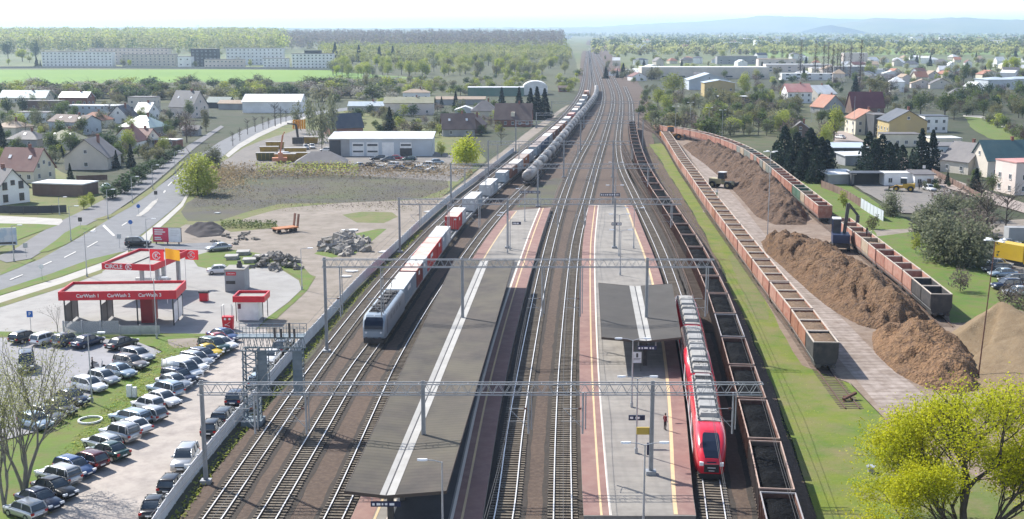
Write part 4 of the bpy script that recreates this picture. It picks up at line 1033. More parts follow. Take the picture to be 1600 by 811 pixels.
def make_flat(L=18.6):
    t = thing('container_wagon', 'x', 'wagon', group='flat wagons of the container train')
    h = L / 2
    mb = MB()
    for x in (-1.05, 1.05): mb.box(x - 0.12, x + 0.12, -h, h, 0.75, 1.13)
    for k in range(10): y = -h + 0.3 + k * (L - 0.6) / 9; mb.box(-1.2, 1.2, y - 0.12, y + 0.12, 0.95, 1.12)
    mb.box(-0.25, 0.25, -h, h, 0.8, 1.05); buffers(mb, -h, -1); buffers(mb, h, 1)
    mb.obj('underframe', mat('pale_flat_wagon_frame', (0.34, 0.36, 0.37), (0.22, 0.22, 0.22), 0.8, 0.7), t)
    bogie(t, -h + 2.6); bogie(t, h - 2.6)
    return t
fw = make_flat(); s = s_lo - 0.8; k = 0
while s < T2.s_at_row(140, ztop):
    m = s + 9.7
    lb = f'flat container wagon, {ORD[k]} behind the electric locomotive' if k < len(ORD) else 'flat container wagon at the far end of the freight train'
    dup(fw, T2.at(m), T2.ang(m), lb); s += 19.8; k += 1
trash(fw)

# ---- electric locomotive ----------------------------------------------------------------------------------------
M_TGLASS = mat('tinted_windscreen', (0.012, 0.018, 0.035), None, rough=0.22, spec=0.3)
LOCOB = mat('blue_grey_loco_paint', (0.31, 0.365, 0.42), (0.26, 0.315, 0.37), 0.4, 0.35, coat=0.3)
LOCOD = mat('slate_loco_paint', (0.13, 0.16, 0.19), None, rough=0.4)
def nose_ring(y, W, zb, zt, r=0.45, n=5):
    pts = [(-W, y, zb), (W, y, zb)]
    for a in range(n + 1): g = math.pi / 2 * a / n; pts.append((W - r + r * math.cos(g), y, zt - r + r * math.sin(g)))
    for a in range(n + 1): g = math.pi / 2 * a / n; pts.append((-W + r - r * math.sin(g), y, zt - r + r * math.cos(g)))
    return pts
def pantograph(parent, y, z, up, m, s=1):
    mb = MB()
    for x in (-0.75, 0.75): mb.box(x - 0.05, x + 0.05, y - 0.8, y + 0.8, z, z + 0.12)
    for yy in (-0.7, 0.7): mb.box(-0.8, 0.8, y + yy - 0.05, y + yy + 0.05, z, z + 0.12)
    el = (0, y - s * 1.3, z + (0.9 if up else 0.25))
    mb.bar((0, y + s * 0.7, z + 0.15), el, 0.09)
    top = (0, y + s * 0.3, z + (2.0 if up else 0.42))
    for x in (-0.3, 0.3): mb.bar((0, el[1], el[2]), (x, top[1], top[2]), 0.05)
    mb.bar((-0.85, top[1], top[2]), (0.85, top[1], top[2]), 0.09); mb.bar((-0.85, top[1] - 0.3, top[2]), (0.85, top[1] - 0.3, top[2]), 0.07)
    return mb.obj('pantograph', m, parent)
lt = thing('electric_locomotive', 'blue-grey electric locomotive hauling the container train beside the long canopy', 'locomotive')
LH = 8.6
mb = MB()
prof = [(-LH, 1.22, 1.2, 2.0), (-LH + 0.12, 1.36, 1.0, 2.6), (-LH + 0.55, 1.44, 0.95, 3.35), (-LH + 1.15, 1.47, 0.95, 3.82), (-LH + 1.8, 1.48, 0.95, 3.95), (LH - 1.5, 1.48, 0.95, 3.95), (LH - 0.6, 1.45, 0.95, 3.5), (LH - 0.1, 1.36, 1.0, 2.6), (LH, 1.2, 1.2, 2.0)]
mb.loft([nose_ring(y, W, zb, zt, 0.36 if zt < 2.7 else 0.5) for y, W, zb, zt in prof], 0)
lb_ = mb.obj('body', LOCOB, lt, smooth=False)
mb = MB()
rw = []
for y, W, z in ((-LH + 0.05, 1.16, 2.2), (-LH + 0.13, 1.2, 2.62), (-LH + 0.50, 1.2, 3.24), (-LH + 0.86, 1.02, 3.6)): rw.append([(-W, y - 0.06, z), (W, y - 0.06, z), (W, y + 0.12, z - 0.05), (-W, y + 0.12, z - 0.05)])
mb.loft(rw, 0); mb.obj('windscreen', M_TGLASS, lt)
mb = MB(); mb.loft([[(-1.2, y - 0.05, z), (1.2, y - 0.05, z), (1.2, y + 0.1, z), (-1.2, y + 0.1, z)] for y, z in ((-LH + 0.02, 1.95), (-LH + 0.09, 2.36))], 0); mb.obj('dark_band', LOCOD, lt)
for x in (-0.95, 0.95):
    mb = MB(); mb.cyl((x, -LH - 0.04, 1.78), (0, 1, 0), 0.13, 0.12, 10); mb.obj('headlight', M_LAMP, lt)
mb = MB(); mb.box(-0.08, 0.08, -LH + 0.75, -LH + 0.9, 3.75, 3.85); mb.obj('top_headlight', M_LAMP, lt)
mb = MB(); mb.box(-1.3, 1.3, -LH + 0.05, -LH + 0.2, 0.35, 1.0); buffers(mb, -LH, -1); buffers(mb, LH, 1); mb.box(-1.15, 1.15, -LH + 0.5, LH - 0.5, 0.75, 1.0); mb.obj('underframe', M_DARKSTEEL, lt)
for sx in (-1, 1):
    mb = MB(); mb.box(min(sx * 1.482, sx * 1.495), max(sx * 1.482, sx * 1.495), -LH + 1.7, -LH + 2.3, 1.3, 3.1); mb.obj('cab_door', LOCOD, lt)
    mb = MB()
    for y in (-3.5, -1.2, 1.2, 3.5): mb.box(min(sx * 1.482, sx * 1.493), max(sx * 1.482, sx * 1.493), y - 0.7, y + 0.7, 2.5, 3.1)
    mb.obj('side_grille', LOCOD, lt)
mb = MB(); mb.box(-0.95, 0.95, -LH + 2.1, LH - 1.9, 3.95, 4.02, 0)
for y in (-4.2, -1.4, 0.4, 2.6, 4.5): mb.box(-0.55, 0.55, y - 0.6, y + 0.6, 4.02, 4.25)
for y in (-5.2, -3.3, -0.5, 1.6, 3.6): mb.cyl((0.5, y, 4.2), (0, 0, 1), 0.09, 0.4, 7); mb.cyl((-0.5, y, 4.2), (0, 0, 1), 0.09, 0.4, 7)
mb.bar((0.5, -5.2, 4.42), (0.5, 3.6, 4.42), 0.05); mb.bar((-0.5, -5.2, 4.42), (0.3, 3.6, 4.42), 0.05)
mb.obj('roof_equipment', M_DARKSTEEL, lt)
pantograph(lt, -5.4, 4.05, False, M_DARKSTEEL); pantograph(lt, 4.9, 4.05, True, M_DARKSTEEL, -1)
bogie(lt, -5.0, wb=2.6); bogie(lt, 5.0, wb=2.6)
s0 = T2.s_at_row(541, 0.0) + LH
lt.location = T2.at(s0); lt.rotation_euler.z = T2.ang(s0)

# ---- tank wagons -------------------------------------------------------------------------------------------------
TANKS = [('pale', (0.347, 0.335, 0.322), (0.285, 0.267, 0.254), (0.223, 0.174, 0.149)), ('dark', (0.12, 0.115, 0.115), (0.17, 0.16, 0.155), (0.09, 0.085, 0.08)), ('grey', (0.155, 0.155, 0.155), (0.118, 0.115, 0.112), (0.186, 0.167, 0.149)), ('dusty', (0.205, 0.18, 0.161), (0.149, 0.13, 0.118), (0.248, 0.223, 0.198))]
TM = {n: mat('tank_' + n, a, b, 0.4, 0.5, c3=c, s3=1.2) for n, a, b, c in TANKS}
def make_tank(L=12.6):
    t = thing('tank_wagon', 'x', 'tank wagon', group='tank wagons on the middle track')
    h = L / 2; mb = MB(); rg = []
    for y, r in ((-h, 0.35), (-h + 0.1, 0.85), (-h + 0.3, 1.2), (-h + 0.6, 1.42), (h - 0.6, 1.42), (h - 0.3, 1.2), (h - 0.1, 0.85), (h, 0.35)):
        rg.append([(r * math.cos(a), y, 2.62 + r * math.sin(a)) for a in [2 * math.pi * k / 20 for k in range(20)]])
    mb.loft(rg, 0); mb.obj('tank_barrel', TM['dark'], t, smooth=True)
    mb = MB(); mb.box(-1.1, 1.1, -h - 0.7, h + 0.7, 0.95, 1.15); buffers(mb, -h - 0.7, -1); buffers(mb, h + 0.7, 1)
    for y in (-h + 1.8, h - 1.8): mb.box(-1.0, 1.0, y - 0.25, y + 0.25, 1.15, 1.9)
    mb.obj('underframe', M_DARKSTEEL, t)
    mb = MB(); mb.box(-0.45, 0.45, -1.6, 1.6, 4.06, 4.1)
    for y in (-1.6, 0, 1.6): mb.bar((0.45, y, 4.08), (0.45, y, 4.6), 0.04); mb.bar((-0.45, y, 4.08), (-0.45, y, 4.6), 0.04)
    mb.bar((0.45, -1.6, 4.6), (0.45, 1.6, 4.6), 0.04); mb.bar((-0.45, -1.6, 4.6), (-0.45, 1.6, 4.6), 0.04)
    mb.cyl((0, 0.6, 4.2), (0, 0, 1), 0.3, 0.3, 10); mb.obj('walkway', M_STEEL, t)
    mb = MB(); mb.bar((-0.3, -h - 0.25, 1.1), (-0.3, -1.7, 4.05), 0.05) if False else mb.bar((1.5, 0, 1.1), (0.8, 0, 4.0), 0.06); mb.bar((1.5, 0.45, 1.1), (0.8, 0.45, 4.0), 0.06); mb.obj('ladder', M_STEEL, t)
    for y in (-h + 1.8, h - 1.8): bogie(t, y)
    return t
tk = make_tank(); s = T3.s_at_row(292, 0); k = 0
tcol = ['pale', 'dusty', 'grey', 'dark', 'dark', 'grey', 'dark', 'dark', 'pale', 'dark', 'grey', 'dark', 'dark', 'dusty', 'dark', 'pale', 'dark']
while s < T3.s_at_row(126, 0) and k < 33:
    m = s + 7.3
    dsc = {'pale': 'pale grey', 'dusty': 'dust-stained', 'grey': 'mid grey', 'dark': 'dark grey'}[tcol[k % 17]]
    o = dup(tk, T3.at(m), T3.ang(m), f'{dsc} tank wagon with roof walkway, ' + ('nearest the platform end' if k == 0 else f'{ORD[k]} from the platform end'))
    for ch in kids(o):
        if ch.name.startswith('tank_barrel'): paint(ch, TM[tcol[k % 17]])
    s += 14.9; k += 1
trash(tk)

# ---- red passenger train ------------------------------------------------------------------------------------------
EMR = mat('bright_red_train_paint', (0.60, 0.012, 0.03), (0.54, 0.014, 0.03), 0.5, 0.25, coat=0.5)
EMW = mat('silver_train_paint', (0.55, 0.55, 0.56), (0.48, 0.48, 0.49), 0.5, 0.4)
EMROOF = mat('grey_train_roof', (0.40, 0.385, 0.36), (0.33, 0.32, 0.30), 0.4, 0.6, c3=(0.25, 0.24, 0.23), s3=1.0)
EMD = mat('grey_roof_box', (0.34, 0.335, 0.325), (0.25, 0.245, 0.24), 0.6, 0.6)
def emu(label, path, s0, s1):
    t = thing('passenger_train', label, 'train')
    n = 3; L = (s1 - s0) / n
    mid = (s0 + s1) / 2; org = path.at(mid); g0 = path.ang(mid)
    t.location = org; t.rotation_euler.z = g0
    inv = Matrix.Translation(org) @ Matrix.Rotation(g0, 4, 'Z'); inv.invert()
    for k in range(n):
        a, b = s0 + k * L, s0 + (k + 1) * L
        c = path.at((a + b) / 2); g = path.ang((a + b) / 2)
        M = inv @ Matrix.Translation(c) @ Matrix.Rotation(g, 4, 'Z')
        h = L / 2 - 0.3
        def part(mb, nm, m, par=None, smooth=False):
            o = mb.obj(nm, m, par or t, smooth)
            if par is None: o.matrix_local = M
            return o
        mb = MB(); rg = []
        first, last = k == 0, k == n - 1
        ys = []
        nose = [(0.0, 0.72, 1.0, 1.75), (0.25, 1.02, 0.75, 2.2), (0.9, 1.22, 0.6, 2.7), (1.9, 1.36, 0.5, 3.25), (3.2, 1.42, 0.5, 3.72), (4.4, 1.43, 0.5, 3.9)]
        if first: ys += [(-h + d, W, zb, zt) for d, W, zb, zt in nose]
        else: ys += [(-h, 1.43, 0.5, 3.9)]
        if last: ys += [(h - d, W, zb, zt) for d, W, zb, zt in reversed(nose)]
        else: ys += [(h, 1.43, 0.5, 3.9)]
        mb.loft([nose_ring(y, W, zb, zt, min(0.6, W * 0.6, (zt - zb) * 0.4), 6) for y, W, zb, zt in ys], 0)
        body = part(mb, 'car_body', EMR, None, True)
        ra, rb = (-h + 5.6 if first else -h + 0.2), (h - 4.6 if last else h - 0.2)
        mb = MB()
        mb.extr_y([(-1.12, 3.80), (1.12, 3.80), (1.02, 3.95), (0.5, 4.02), (-0.5, 4.02), (-1.02, 3.95)], ra, rb); mb.obj('roof_panel', EMROOF, body)
        for sx in (-1, 1):
            wm = MB(); x0, x1 = sorted((sx * 1.432, sx * 1.442)); wm.box(x0, x1, ra + 0.3, rb - 0.3, 1.95, 2.85); wm.obj('window_band', M_GLASS, body)
            lm = MB(); x0, x1 = sorted((sx * 1.432, sx * 1.440)); lm.box(x0, x1, ra, rb, 0.7, 1.3); lm.obj('silver_band', EMW, body)
            for f in (0.3, 0.7):
                dm = MB(); x0, x1 = sorted((sx * 1.434, sx * 1.452)); yy = ra + (rb - ra) * f; dm.box(x0, x1, yy - 0.7, yy + 0.7, 0.72, 3.0); dm.obj('door', EMW, body)
        rr = random.Random(k + 3)
        y = ra + 0.9; q = 0
        while y < rb - 1.6:
            l = rr.uniform(1.3, 2.7); em = MB(); em.hexa([(-0.88, y, 4.0), (0.88, y, 4.0), (0.88, y + l, 4.0), (-0.88, y + l, 4.0), (-0.74, y + 0.14, 4.38), (0.74, y + 0.14, 4.38), (0.74, y + l - 0.14, 4.38), (-0.74, y + l - 0.14, 4.38)])
            if rr.random() < 0.6: em.cyl((0.35, y + l * 0.5, 4.4), (0, 0, 1), 0.28, 0.06, 12); em.cyl((-0.35, y + l * 0.5, 4.4), (0, 0, 1), 0.28, 0.06, 12)
            em.obj('roof_unit', EMD if q % 2 else EMROOF, body); y += l + rr.uniform(0.35, 1.0); q += 1
        pm = MB(); pm.bar((1.0, ra, 4.1), (1.0, rb, 4.1), 0.1); pm.bar((-1.0, ra, 4.12), (-1.0, rb, 4.12), 0.07)
        for j in range(int((rb - ra) / 1.1)): pm.box(-1.06, -0.94, ra + j * 1.1, ra + j * 1.1 + 0.5, 4.05, 4.2)
        pm.obj('roof_conduit', M_DARKSTEEL, body)
        if k < n - 1 or n == 1:
            po = pantograph(body, h - 2.6 if first else -h + 2.4, 4.05, False, M_DARKSTEEL)
        if first or last:
            sg = -1 if first else 1
            gm = MB(); gr = []
            def lerp_sec(d):
                for (d0, W0, b0, t0), (d1, W1, b1, t1_) in zip(nose, nose[1:]):
                    if d0 <= d <= d1:
                        f = (d - d0) / (d1 - d0); return W0 + (W1 - W0) * f, b0 + (b1 - b0) * f, t0 + (t1_ - t0) * f
                return nose[-1][1:]
            for d, wf in ((0.06, 0.5), (0.3, 0.56), (0.9, 0.6), (1.9, 0.58), (2.8, 0.52), (3.3, 0.36)):
                W, zb, zt = lerp_sec(d); y = sg * (h - d)
                gr.append([(-W * wf, y, zt + 0.012), (W * wf, y, zt + 0.012), (W * wf, y, zt - 0.12), (-W * wf, y, zt - 0.12)])
            gm.loft(gr, 0); gm.obj('windscreen', M_TGLASS, body)
            fm = MB(); y = sg * h; fm.box(-0.66, 0.66, min(y, y + sg * 0.07), max(y, y + sg * 0.07), 1.02, 1.74); fm.obj('coupler_cover', M_BLACK, body)
            lm = MB(); lm.box(-0.35, 0.35, min(y + sg * 0.07, y + sg * 0.08), max(y + sg * 0.07, y + sg * 0.08), 1.42, 1.48); lm.box(-0.25, 0.25, min(y + sg * 0.07, y + sg * 0.08), max(y + sg * 0.07, y + sg * 0.08), 1.15, 1.20); lm.obj('front_trim', M_WHITE, body)
            for sx in (-1, 1):
                hm = MB(); W, zb, zt = lerp_sec(0.3)
                hm.obox((sx * 0.88, sg * (h - 0.14), 1.75), (0.17, 0, 0), (0, 0.13, 0), (0, 0, 0.16)); hm.obj('headlight', M_LAMP, body)
            sk = MB(); sk.extr_y([(-1.0, 0.35), (1.0, 0.35), (1.2, 0.8), (-1.2, 0.8)], min(sg * (h - 0.1), sg * (h - 2)), max(sg * (h - 0.1), sg * (h - 2))); sk.obj('skirt', M_BLACK, body)
        if not last:
            bm_ = MB(); bm_.box(-1.2, 1.2, h, h + 0.6, 0.8, 3.7); bm_.obj('gangway', M_BLACK, body)
        for yb in (-h + (3.4 if first else 0.6), h - (3.4 if last else 0.6)):
            bo = MB(); bo.box(-1.1, 1.1, yb - 1.6, yb + 1.6, 0.6, 1.0)
            for yy in (yb - 1.2, yb + 1.2): wheelset(bo, yy)
            bo.obj('bogie', M_DARKSTEEL, body)
    return t
emu('red passenger train with grey roof units standing at the platform of the short canopy', T6, T6.s_at_row(752, 0.3), T6.s_at_row(451, 3.9))

# ================================================================== houses, halls, blocks
WALLC = {n: mat('plaster_' + n, a, b, 0.35, 0.85, c3=c, s3=0.15) for n, a, b, c in (
    ('white', (0.86, 0.86, 0.86), (0.784, 0.784, 0.773), (0.694, 0.683, 0.661)), ('cream', (0.717, 0.661, 0.526), (0.65, 0.594, 0.47), (0.582, 0.538, 0.448)), ('beige', (0.627, 0.571, 0.493), (0.56, 0.515, 0.448), (0.504, 0.47, 0.414)),
    ('yellow', (0.46, 0.36, 0.17), (0.42, 0.33, 0.16), (0.38, 0.31, 0.18)), ('grey', (0.34, 0.35, 0.36), (0.29, 0.30, 0.31), (0.26, 0.26, 0.26)), ('pale_blue', (0.50, 0.55, 0.60), (0.45, 0.50, 0.55), (0.42, 0.45, 0.48)),
    ('pink', (0.694, 0.605, 0.549), (0.627, 0.549, 0.504), (0.582, 0.515, 0.482)), ('brick', (0.25, 0.10, 0.07), (0.19, 0.085, 0.065), (0.28, 0.16, 0.12)), ('brown', (0.17, 0.105, 0.08), (0.13, 0.085, 0.07), (0.21, 0.15, 0.12)),
    ('dark', (0.06, 0.065, 0.075), (0.08, 0.085, 0.09), (0.05, 0.05, 0.055)), ('green', (0.10, 0.19, 0.15), (0.09, 0.16, 0.13), (0.13, 0.19, 0.16)))}
ROOFC = {n: mat('roof_' + n, a, b, 0.5, r, c3=c, s3=0.2) for n, a, b, c, r in (
    ('red_brown', (0.19, 0.085, 0.075), (0.155, 0.072, 0.066), (0.22, 0.12, 0.10), 0.7), ('terracotta', (0.36, 0.16, 0.10), (0.30, 0.13, 0.085), (0.34, 0.2, 0.15), 0.75), ('grey', (0.15, 0.14, 0.145), (0.12, 0.115, 0.12), (0.18, 0.17, 0.165), 0.7),
    ('slate', (0.07, 0.08, 0.10), (0.055, 0.065, 0.085), (0.10, 0.105, 0.115), 0.55), ('maroon', (0.14, 0.035, 0.045), (0.11, 0.03, 0.04), (0.16, 0.06, 0.06), 0.7), ('brown', (0.13, 0.09, 0.08), (0.10, 0.072, 0.066), (0.16, 0.12, 0.105), 0.75),
    ('white', (0.70, 0.71, 0.71), (0.60, 0.61, 0.61), (0.55, 0.55, 0.54), 0.45), ('pale_blue', (0.42, 0.49, 0.54), (0.36, 0.43, 0.48), (0.46, 0.5, 0.52), 0.45), ('teal', (0.36, 0.45, 0.44), (0.30, 0.39, 0.38), (0.42, 0.47, 0.46), 0.5),
    ('dark_teal', (0.06, 0.12, 0.13), (0.05, 0.10, 0.11), (0.09, 0.14, 0.14), 0.55), ('tan', (0.36, 0.27, 0.19), (0.30, 0.225, 0.16), (0.33, 0.27, 0.21), 0.75), ('olive', (0.27, 0.27, 0.17), (0.23, 0.23, 0.15), (0.30, 0.29, 0.22), 0.75), ('pink', (0.50, 0.24, 0.22), (0.44, 0.20, 0.18), (0.5, 0.32, 0.28), 0.7))}
for n in ('red_brown', 'terracotta', 'maroon', 'brown', 'tan', 'grey'): stripe(ROOFC[n], 2.6, 'Z', 0.2, (0.6, 0.6, 0.6))
M_FRAME = mat('white_window_frame', (0.66, 0.66, 0.65), None, rough=0.5)
M_DFRAME = mat('brown_window_frame', (0.10, 0.06, 0.04), None, rough=0.6)
_win = {}
def win_meshes(w, h, dark=False):
    k = (round(w, 2), round(h, 2), dark)
    if k not in _win:
        a, b = MB(), MB()
        t = 0.09
        a.box(-w / 2, -w / 2 + t, -0.05, 0.05, -h / 2, h / 2); a.box(w / 2 - t, w / 2, -0.05, 0.05, -h / 2, h / 2)
        a.box(-w / 2 + t, w / 2 - t, -0.05, 0.05, -h / 2, -h / 2 + t); a.box(-w / 2 + t, w / 2 - t, -0.05, 0.05, h / 2 - t, h / 2); a.box(-0.03, 0.03, -0.045, 0.05, -h / 2 + t, h / 2 - t)
        a.box(-w / 2 - 0.06, w / 2 + 0.06, -0.14, -0.052, -h / 2 - 0.06, -h / 2)
        b.box(-w / 2 + t, w / 2 - t, -0.02, 0.04, -h / 2 + t, h / 2 - t)
        _win[k] = (a.mesh('window', [M_DFRAME if dark else M_FRAME]), b.mesh('pane', [M_GLASS]))
    return _win[k]
def add_window(par, x, y, z, rz, w=1.1, h=1.35, dark=False):
    a, b = win_meshes(w, h, dark)
    o = put('window', a, par, (x, y, z), rz); put('pane', b, o)
    return o
def house(label, px, py, w, d, hw, hr, roof='gx', rz=0, wall='white', rc='grey', cat='house', name=None, front=(3, 1), side=(0, 0), over=0.45, chimney=True, group=None, base=None, ww=1.1, wh=1.3, door=False, sky=0, dark=False):
    p = base or P(px, py)
    z0 = -0.15
    t = thing(name or 'house', label, cat, (p.x, p.y, z0), R(rz), group)
    X, Y = w / 2, d / 2
    mb = MB(); wm = WALLC[wall]
    if roof in ('flat', 'hip'): mb.box(-X, X, -Y, Y, 0, hw)
    elif roof == 'gx': mb.extr_x([(-Y, 0), (Y, 0), (Y, hw), (0, hw + hr), (-Y, hw)], -X, X)
    elif roof == 'gy': mb.extr_y([(-X, 0), (X, 0), (X, hw), (0, hw + hr), (-X, hw)], -Y, Y)
    elif roof == 'shed': mb.extr_x([(-Y, 0), (Y, 0), (Y, hw + hr), (-Y, hw)], -X, X)
    elif roof == 'barrel': mb.box(-X, X, -Y, Y, 0, hw)
    mb.obj('wall', wm, t)
    r = MB(); th = 0.2; o = over
    if roof == 'gx':
        for s in (-1, 1):
            e = hr / Y; a = (s * (Y + o), hw - o * e + 0.03); b = (0, hw + hr + 0.03)
            r.extr_x([a, b, (b[0], b[1] + th), (a[0], a[1] + th)], -X - o, X + o)
    elif roof == 'gy':
        for s in (-1, 1):
            e = hr / X; a = (s * (X + o), hw - o * e + 0.03); b = (0, hw + hr + 0.03)
            r.extr_y([a, b, (b[0], b[1] + th), (a[0], a[1] + th)], -Y - o, Y + o)
    elif roof == 'hip':
        rx = max(0.0, X - Y) if X > Y else 0.0; ry = max(0.0, Y - X)
        c = [(-X - o, -Y - o, hw), (X + o, -Y - o, hw), (X + o, Y + o, hw), (-X - o, Y + o, hw)]
        a, b = ((-rx - 0.3, 0, hw + hr), (rx + 0.3, 0, hw + hr)) if X >= Y else ((0, -ry, hw + hr), (0, ry, hw + hr))
        z = 0.18; c2 = [(x, y, zz + z) for x, y, zz in c]
        r.poly(c[::-1]); [r.poly([c[i], c[(i + 1) % 4], c2[(i + 1) % 4], c2[i]]) for i in range(4)]
        if X >= Y: r.poly([c2[0], c2[1], b, a]); r.poly([c2[1], c2[2], b]); r.poly([c2[2], c2[3], a, b]); r.poly([c2[3], c2[0], a])
        else: r.poly([c2[0], c2[1], a]); r.poly([c2[1], c2[2], b, a]); r.poly([c2[2], c2[3], b]); r.poly([c2[3], c2[0], a, b])
    elif roof == 'flat':
        r.box(-X - 0.12, X + 0.12, -Y - 0.12, Y + 0.12, hw + 0.003, hw + 0.28)
    elif roof == 'shed':
        r.extr_x([(-Y - o, hw + 0.02 - o * hr / d), (Y + o, hw + hr + 0.02 + o * hr / d), (Y + o, hw + hr + 0.24 + o * hr / d), (-Y - o, hw + 0.24 - o * hr / d)], -X - o, X + o)
    elif roof == 'barrel':
        n = 12; r.extr_y([((X + 0.1) * math.cos(math.pi * k / n), hw + hr * math.sin(math.pi * k / n) + 0.01) for k in range(n + 1)], -Y, Y)
    ro = r.obj('roof', ROOFC[rc], t)
    if chimney and hr > 1:
        c = MB(); c.box(X * 0.3 - 0.35, X * 0.3 + 0.35, -0.3, 0.3, hw + hr * 0.5, hw + hr + 1.0); c.box(X * 0.3 - 0.42, X * 0.3 + 0.42, -0.37, 0.37, hw + hr + 1.003, hw + hr + 1.12); c.obj('chimney', WALLC['brick'], ro)
    for k in range(sky):
        if roof in ('gx', 'hip'):
            f = 0.45; sx = -X * 0.55 + k * X * 1.1 / max(1, sky - 1) if sky > 1 else 0
            s = MB(); e = math.atan2(hr, Y); yy = -Y * f; zz = hw + hr * (1 - f) + 0.3
            s.obox((sx, yy, zz), (0.4, 0, 0), (0, 0.55 * math.cos(e), 0.55 * math.sin(e)), (0, -0.05 * math.sin(e), 0.05 * math.cos(e))); s.obj('skylight', M_LAMP, ro)
    nx, ny = front
    for j in range(ny):
        for i in range(nx):
            if door and j == 0 and i == nx // 2: continue
            x = -X + w * (i + 0.5) / nx; z = 1.55 + j * 2.8
            add_window(t, x, -Y - 0.05, z, 0, ww, wh, dark)
    if roof == 'gy' and hr > 2.5: add_window(t, 0, -Y - 0.05, hw + hr * 0.32, 0, 1.0, 1.1, dark)
    sx, sy = side
    sgn = 1 if p.x < 0 else -1
    for j in range(sy):
        for i in range(sx):
            y = -Y + d * (i + 0.5) / sx
            add_window(t, sgn * (X + 0.05), y, 1.55 + j * 2.8, sgn * R(90), ww, wh, dark)
    if roof == 'gx' and sx and hr > 2.5: add_window(t, sgn * (X + 0.05), 0, hw + hr * 0.32, sgn * R(90), 1.0, 1.1, dark)
    if door:
        dm = MB(); x = -X + w * (nx // 2 + 0.5) / nx; dm.box(x - 0.5, x + 0.5, -Y - 0.07, -Y - 0.003, 0.1, 2.2); dm.obj('door', M_WOOD, t)
    return t

# --- town on the near-hand side of the road
house('big house with a long red-brown roof and cream walls behind the garages', 42, 281, 11, 9.5, 3.4, 5.2, 'gx', -14, 'cream', 'red_brown', front=(4, 1), side=(2, 2), sky=2)
house('beige gable-fronted house with a broad grey roof beside the dark hedge', 146, 261, 12.4, 12, 3.6, 5.0, 'gy', 0, 'beige', 'grey', front=(1, 1), side=(2, 1))
house('white house with black roof and tall windows at the corner of the side street', 3, 315, 10, 8.2, 3.6, 4.4, 'gx', -36, 'white', 'grey', front=(2, 1), side=(2, 2), ww=1.2, wh=1.7, dark=True)
house('house under a pale teal hipped metal roof beside the purple bare tree', 226, 213, 13.5, 11, 3.8, 4.2, 'hip', -22, 'grey', 'teal', front=(4, 1), side=(3, 1), sky=2)
house('long pale blue house with a brown low roof carrying skylights', 118, 208, 17, 10, 4.8, 2.3, 'gx', -24, 'pale_blue', 'brown', front=(4, 1), side=(2, 1), sky=3)
house('house with an orange terracotta roof behind the teal-roofed one', 150, 198, 11, 9, 3, 3.2, 'hip', -10, 'cream', 'terracotta', front=(3, 1))
house('white gable-fronted house with red-brown roofs beside the dark spruces', 203, 233, 8.6, 10, 3.3, 4.2, 'gy', -4, 'white', 'red_brown', front=(2, 1), side=(2, 1))
house('red-brown roofed annexe attached behind the white gable house', 224, 229, 8, 8, 3.0, 3.2, 'gx', -20, 'beige', 'red_brown', front=(2, 1), side=(1, 1))
house('low cream house with a tan hipped roof at the picture edge', 22, 212, 10, 9.5, 3.5, 2.6, 'hip', -18, 'cream', 'tan', front=(2, 1), side=(2, 1))
house('house with a low grey-green hipped roof in front of the blue house', 104, 231, 11, 9, 3, 3.2, 'hip', -12, 'beige', 'olive', front=(3, 1), sky=2)
house('house with a dull grey hipped roof behind the red-brown roof', 45, 229, 11, 8, 2.8, 2.8, 'hip', -10, 'grey', 'grey', front=(2, 1), sky=1)
house('long white flat-topped terrace with pale blue bays', 152, 182, 25, 8, 5.2, 0, 'flat', -8, 'pale_blue', 'white', front=(8, 2), side=(1, 1), chimney=False, wh=1.1)
house('tall beige block-like house past the white terrace', 226, 172, 13, 9, 6.6, 0, 'flat', -8, 'beige', 'grey', front=(3, 2), side=(2, 2), chimney=False)
house('small white gable house with a dark slate roof and one skylight', 193, 191, 8.5, 9, 3.2, 4.2, 'gy', -10, 'white', 'slate', front=(2, 1), side=(1, 1))
house('white-walled house with a sharp dark gable in front of the beige block', 230, 186, 8, 8, 3.4, 4.0, 'gx', -24, 'white', 'white', front=(2, 1), side=(2, 1))
house('tall house with a steep blue-slate roof and pink gable by the scrub', 296, 182, 13.5, 11, 5.0, 6.8, 'gx', -26, 'pink', 'slate', front=(3, 1), side=(2, 2), sky=2)
house('long low house with a pale greenish roof below the green field', 42, 160, 27, 9, 3, 3.6, 'gx', -8, 'cream', 'teal', front=(7, 1), side=(1, 1))
house('red brick house under a pale grey roof below the green field', 121, 164, 16, 8, 4.4, 2.6, 'gx', -10, 'brick', 'white', front=(5, 1), side=(2, 1))
house('row of brown flat garages in front of the pale long house', 70, 171, 19, 7, 4.4, 0, 'flat', -6, 'brown', 'grey', front=(5, 1), chimney=False, cat='garages', name='garage_row')
house('white flat-roofed house among bushes above the tan hipped roof', 58, 190, 15, 8, 4.2, 0, 'flat', -10, 'white', 'grey', front=(4, 1), side=(2, 1), chimney=False)
house('dark red-brown garage block with a white flat roof beside the white house', 103, 303, 13.5, 7, 2.9, 0, 'flat', -12, 'brown', 'white', front=(0, 0), chimney=False, cat='garage', name='garage_block')
house('little red shed with a white flat roof by the path', 264, 229, 8, 5, 2.5, 0, 'flat', -12, 'brick', 'white', front=(2, 1), chimney=False, cat='shed', name='garden_shed')
house('small grey-roofed shed beside the curving road', 300, 211, 6, 5, 2.4, 1.2, 'gx', 0, 'grey', 'grey', front=(0, 0), chimney=False, cat='shed', name='garden_shed')
house('low farm sheds with rusty roofs across the road bend', 376, 170, 20, 9, 3, 1.4, 'gx', -5, 'grey', 'tan', front=(0, 0), chimney=False, cat='shed', name='farm_shed')
